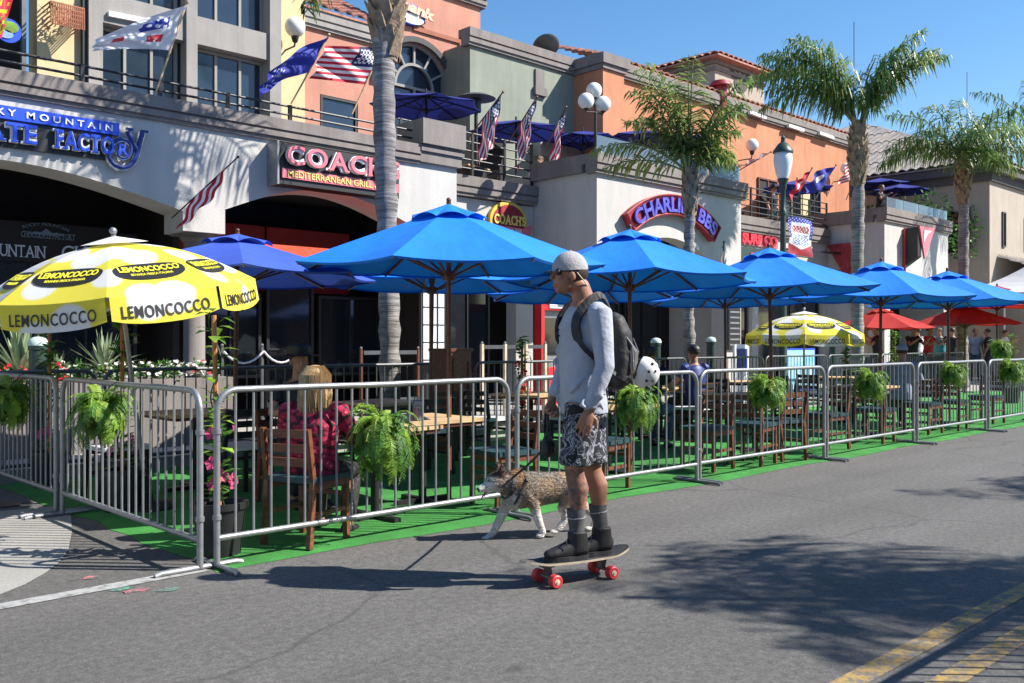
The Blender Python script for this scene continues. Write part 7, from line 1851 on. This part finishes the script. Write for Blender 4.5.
# ---- other people
def person(label, loc, rz, pose='stand', shirt='navy', legs='pack_black', hair='hair_brown', hat=None, skin='skin', longhair=False, scale=1.0, arms='down', vox=.014, group=None, lean=.0, sleeves='short', turn=0.0, shorts=False):
    t = thing('person', label, 'person', loc, rz, group); t.scale = (scale,)*3
    if pose == 'stand': pz = .92; hips = [Vector((0,.09*s,.92)) for s in (1,-1)]; knees = [Vector((.03+.05*s,.09*s,.50)) for s in (1,-1)]; ank = [Vector((.0+.10*s-.02,.09*s,.08)) for s in (1,-1)]
    else: pz = .53; hips = [Vector((.02,.09*s,.53)) for s in (1,-1)]; knees = [Vector((.42,.12*s,.50)) for s in (1,-1)]; ank = [Vector((.38+.06*s,.12*s,.08)) for s in (1,-1)]
    pl = Vector((0,0,pz)); ch = pl+Vector((.03+lean*.6,0,.36)); nb_ = pl+Vector((.03+lean,0,.54)); h_ = nb_+Vector((.03+lean*.3,0,.145))
    b = MB(); fem = longhair
    loft(b, [pl+Vector((0,0,-.06)), pl+Vector((0,0,.02)), pl.lerp(ch,.5), ch, nb_+Vector((0,0,-.06)), nb_], [(.13,.10),(.155,.11),(.13,.10),(.16,.115),(.13,.08),(.055,.055)])
    loft(b, [nb_+Vector((0,0,-.03)), nb_.lerp(h_,.5), h_], [(.055,.055),(.052,.055),(.052,.06)])
    M3 = Matrix.Rotation(turn, 3, 'Z')
    hh = lambda x,y,z: h_+M3@Vector((x,y,z))
    b.ball(hh(-.01,0,.03), (.094,.075,.088), 16, 12, rot=M3); b.ball(hh(.022,0,-.045), (.062,.055,.066), 14, 10, rot=M3); b.tube([hh(.08,0,.01), hh(.102,0,-.028)], [.008,.013], 8); b.ball(hh(.05,0,-.085), (.026,.028,.02), 10, 6)
    for s in (1,-1): b.ball(hh(-.015,.074*s,-.01), (.018,.010,.03), 8, 6, rot=M3)
    sw_ = .185 if not fem else .165; SS = [nb_+Vector((-.01,sw_*s,-.055)) for s in (1,-1)]
    if arms == 'down': EE = [q+Vector((-.03,.05*(1 if q.y > 0 else -1),-.28)) for q in SS]; WW = [q+Vector((.10,-.0,-.24)) for q in EE]
    elif arms == 'table': EE = [q+Vector((.12,.07*(1 if q.y > 0 else -1),-.24)) for q in SS]; WW = [q+Vector((.24,-.10*(1 if q.y > 0 else -1),.02)) for q in EE]
    else: EE = [q+Vector((.16,.08*(1 if q.y > 0 else -1),-.20)) for q in SS]; WW = [q+Vector((.20,-.06*(1 if q.y > 0 else -1),.14)) for q in EE]
    for S_, E_, W_ in zip(SS, EE, WW): 
        b.tube([S_, S_.lerp(E_,.4), E_, E_.lerp(W_,.35), W_], [.05,.045,.037,.038,.025], 12); sd_ = 1 if S_.y > 0 else -1; hand(b, W_, (W_-E_), (0,-sd_,-.3) if arms == 'down' else (0,0,-1), .95, .45, thumb=(1 if arms == 'down' else -1)*sd_)
    for H_, K_, A_ in zip(hips, knees, ank):
        loft(b, [H_, H_.lerp(K_,.4), K_, K_.lerp(A_,.35)+Vector((-.015,0,0)), K_.lerp(A_,.85), A_+Vector((0,0,-.02))], [(.085,.088),(.075,.078),(.052,.055),(.052,.057),(.034,.038),(.036,.044)])
    remeshed(b, 'body', [skin], t, vox*.6, 2)
    b = MB(); loft(b, [pl+Vector((0,0,-.06)), pl+Vector((0,0,.06)), pl.lerp(ch,.5), ch, nb_+Vector((-.005,0,-.07)), nb_+Vector((-.01,0,-.02))], [(.178,.135),(.175,.135),(.155,.125),(.182,.140),(.15,.10),(.07,.07)], n=24)
    for S_, E_, W_ in zip(SS, EE, WW):
        e_ = S_.lerp(E_,.62) if sleeves == 'short' else E_
        P_ = [S_+Vector((0,-.04*(1 if S_.y > 0 else -1),.005)), S_, S_.lerp(e_,.6), e_]; R_ = [.06,.066,.062,.058]
        if sleeves != 'short': P_ += [E_.lerp(W_,.4), W_-(W_-E_)*.05]; R_ += [.052,.040]
        b.tube(P_, R_, 14)
    remeshed(b, 'shirt', [shirt], t, vox*.8, 3)
    b = MB(); loft(b, [pl+Vector((0,0,-.08)), pl+Vector((0,0,.05))], [(.165,.13),(.16,.12)])
    for H_, K_, A_ in zip(hips, knees, ank):
        if shorts: loft(b, [H_, H_.lerp(K_,.4), H_.lerp(K_,.85)], [(.10,.105),(.095,.10),(.085,.09)])
        else: loft(b, [H_, H_.lerp(K_,.4), K_, K_.lerp(A_,.35), K_.lerp(A_,.93)], [(.10,.105),(.088,.092),(.066,.070),(.062,.068),(.050,.056)])
    remeshed(b, 'shorts' if shorts else 'trousers', [legs], t, vox*.9, 3)
    for A_ in ank: b = MB(); loft(b, [A_+Vector((-.07,0,-.035)), A_+Vector((-.02,0,-.03)), A_+Vector((.06,0,-.045)), A_+Vector((.15,0,-.055)), A_+Vector((.175,0,-.06))], [(.025,.035),(.04,.048),(.045,.034),(.035,.024),(.015,.012)], n=14); b.build('shoe', 'shoe_black', t, smooth=True)
    b = MB()
    if longhair:
        b.ball(hh(-.018,0,.035), (.108,.092,.100), 18, 12, rot=M3); loft(b, [hh(-.03,0,.05), hh(-.055,0,-.04), hh(-.065,0,-.11), hh(-.07,0,-.18), hh(-.065,0,-.21)], [(.09,.075),(.095,.062),(.10,.05),(.085,.036),(.05,.02)])
        rdh = random.Random(5)
        for k in range(34): a = rdh.uniform(1.2,5.1); b.tube([hh(math.cos(a)*.10-.02,math.sin(a)*.085,.05), hh(math.cos(a)*.115-.03,math.sin(a)*.10,-.08), hh(math.cos(a)*.08-.06,math.sin(a)*.10,-.15-.07*rdh.random())], [.006,.010,.004], 5)
        ho = remeshed(b, 'hair', [hair], t, .006, 1); b = MB()
        for k in range(700):
            a = rdh.uniform(.9,5.4); r1_ = rdh.uniform(.95,1.08); bot = -.10-.14*rdh.random(); tw = rdh.uniform(-.12,.12)
            b.tube([hh(-.018+math.cos(a)*.05*r1_, math.sin(a)*.05*r1_, .128), hh(-.02+math.cos(a)*.105*r1_, math.sin(a)*.092*r1_, .06), hh(-.04+math.cos(a+tw)*.104*r1_, math.sin(a+tw)*.094*r1_, -.05), hh(-.065+math.cos(a+tw)*.075*r1_, math.sin(a+tw*2)*.10*r1_, bot)], [.0018,.0026,.0026,.001], 3, cap=False)
        b.build('strands', hair, ho); b = MB()
    else:
        for q in domecap(Vector((0,0,0)), .101, .083, .088, -.03).v: pass
        d_ = domecap(Vector((-.018,0,.03)), .101, .084, .088, -.045); d_.v = [h_+M3@(Vector((min(q.x,.055 if q.z > .03 else .0), q.y, q.z))) for q in d_.v]; d_.build('hair', hair, t, smooth=True)
    if hat == 'cap' or hat == 'capd':
        d_ = domecap(Vector((-.012,0,.045)), .107, .090, .088, -.008); d_.v = [h_+M3@q for q in d_.v]; cp_ = d_.build('cap', 'cap_grey' if hat == 'cap' else 'black_plastic', t, smooth=True)
        b = MB(); V = [hh(-.012+.107*math.cos(a)*(1+.55*j), .088*math.sin(a), .035-.01*j) for j in (0,1) for a in [R(-55+110*i/8) for i in range(9)]]; b.add(V, [(i,i+1,i+10,i+9) for i in range(8)]); b.build('brim', 'cap_grey' if hat == 'cap' else 'black_plastic', cp_)
    if hat == 'brimmed':
        b = MB(); b.lathe([(.185,.045),(.19,.05),(.105,.062),(.100,.13),(.07,.155),(0,.155)], h_+Vector((-.01,0,0)), 24); b.build('hat', 'black_plastic', t, smooth=True)
    return t
person('blonde woman in red patterned top seated with her back to the road', (.84,.27,Z0-.02), R(35), 'sit', 'red_print', 'pack_black', 'hair_blonde', longhair=True, arms='table', vox=.009, sleeves='long', turn=R(14)).scale = (1.0,1.13,.92)
person('seated guest in dark clothes with wide black hat facing the blonde woman', (1.60,1.75,Z0), R(-105), 'sit', 'pack_black', 'pack_black', hat='brimmed', arms='table', vox=.012)
person('seated man with dark hair in navy shirt, back to the road', (xa(693,2.6),2.55,Z0), R(75), 'sit', 'navy', 'pack_black', hat='capd', arms='table', vox=.012)
dup(CH0, (xa(693,2.6),2.5,Z0), R(75), 'ladder back chair under the seated man in navy shirt')
mk('shirt_plaid', (.16,.20,.32), .85, scale=14, col2=(.34,.38,.46))
mk('shirt_red', (.55,.03,.035), .8, var=.1); mk('shirt_black', (.02,.02,.023), .8, var=.2); mk('shirt_white', (.68,.68,.68), .8, var=.05); mk('shirt_teal', (.02,.20,.22), .8, var=.1); mk('denim', (.06,.09,.16), .8, var=.2, scale=20)
person('seated guest in pale blue checked shirt and grey cap facing right', (xa(903,.95),.98,Z0), R(10), 'sit', 'shirt_plaid', 'pack_black', hat='cap', arms='table', vox=.012, sleeves='long')
person('seated guest in dark top glimpsed between skateboarder and the navy shirted man', (xa(655,1.9),2.0,Z0), R(15), 'sit', 'shirt_black', 'denim', arms='table', vox=.014)
far = [(866,6.2,'shirt_white','denim',200,'standing passer-by in white top by the red umbrella'),(878,5.6,'shirt_black','pack_black',120,'standing passer-by in black top near the far bollard'),(912,5.4,'shirt_black','denim',250,'passer-by in dark top left of the red shirted one'),(919,6.6,'shirt_white','denim',80,'passer-by in white top behind the far crowd'),(928,5.3,'shirt_red','pack_black',265,'passer-by in bright red shirt in the far crowd'),(940,6.0,'shirt_teal','pack_black',180,'passer-by in teal shirt in the far crowd'),(952,5.4,'shirt_black','denim',10,'passer-by in dark top near the fourth palm'),(975,6.0,'shirt_plaid','denim',220,'passer-by in pale blue shirt right of the fourth palm'),(989,5.6,'shirt_black','pack_black',100,'passer-by in dark top toward the right edge'),(1004,6.3,'shirt_white','shirt_black',300,'passer-by in white top at the right edge')]
for (px_, yy, s1, l1, r_, lb) in far: person(lb, (xa(px_,yy),yy,.13), R(r_), 'stand', s1, l1, vox=.02, scale=.98, arms='down' if px_ % 2 else 'up')
person('guest in pale top seated upstairs behind the draped flags', (xa(541,9.6),9.6,4.33), R(200), 'sit', 'shirt_white', 'shirt_black', vox=.02, arms='table')
person('dark clothed guest standing upstairs behind the lamp post', (xa(772,9.5),9.5,4.39), R(270), 'stand', 'shirt_black', 'shirt_teal', hat='brimmed', vox=.02)
person('guest leaning over the far wing roof parapet', (xa(880,8.3),8.3,4.8), R(270), 'stand', 'shirt_black', 'shirt_black', vox=.02, arms='up')
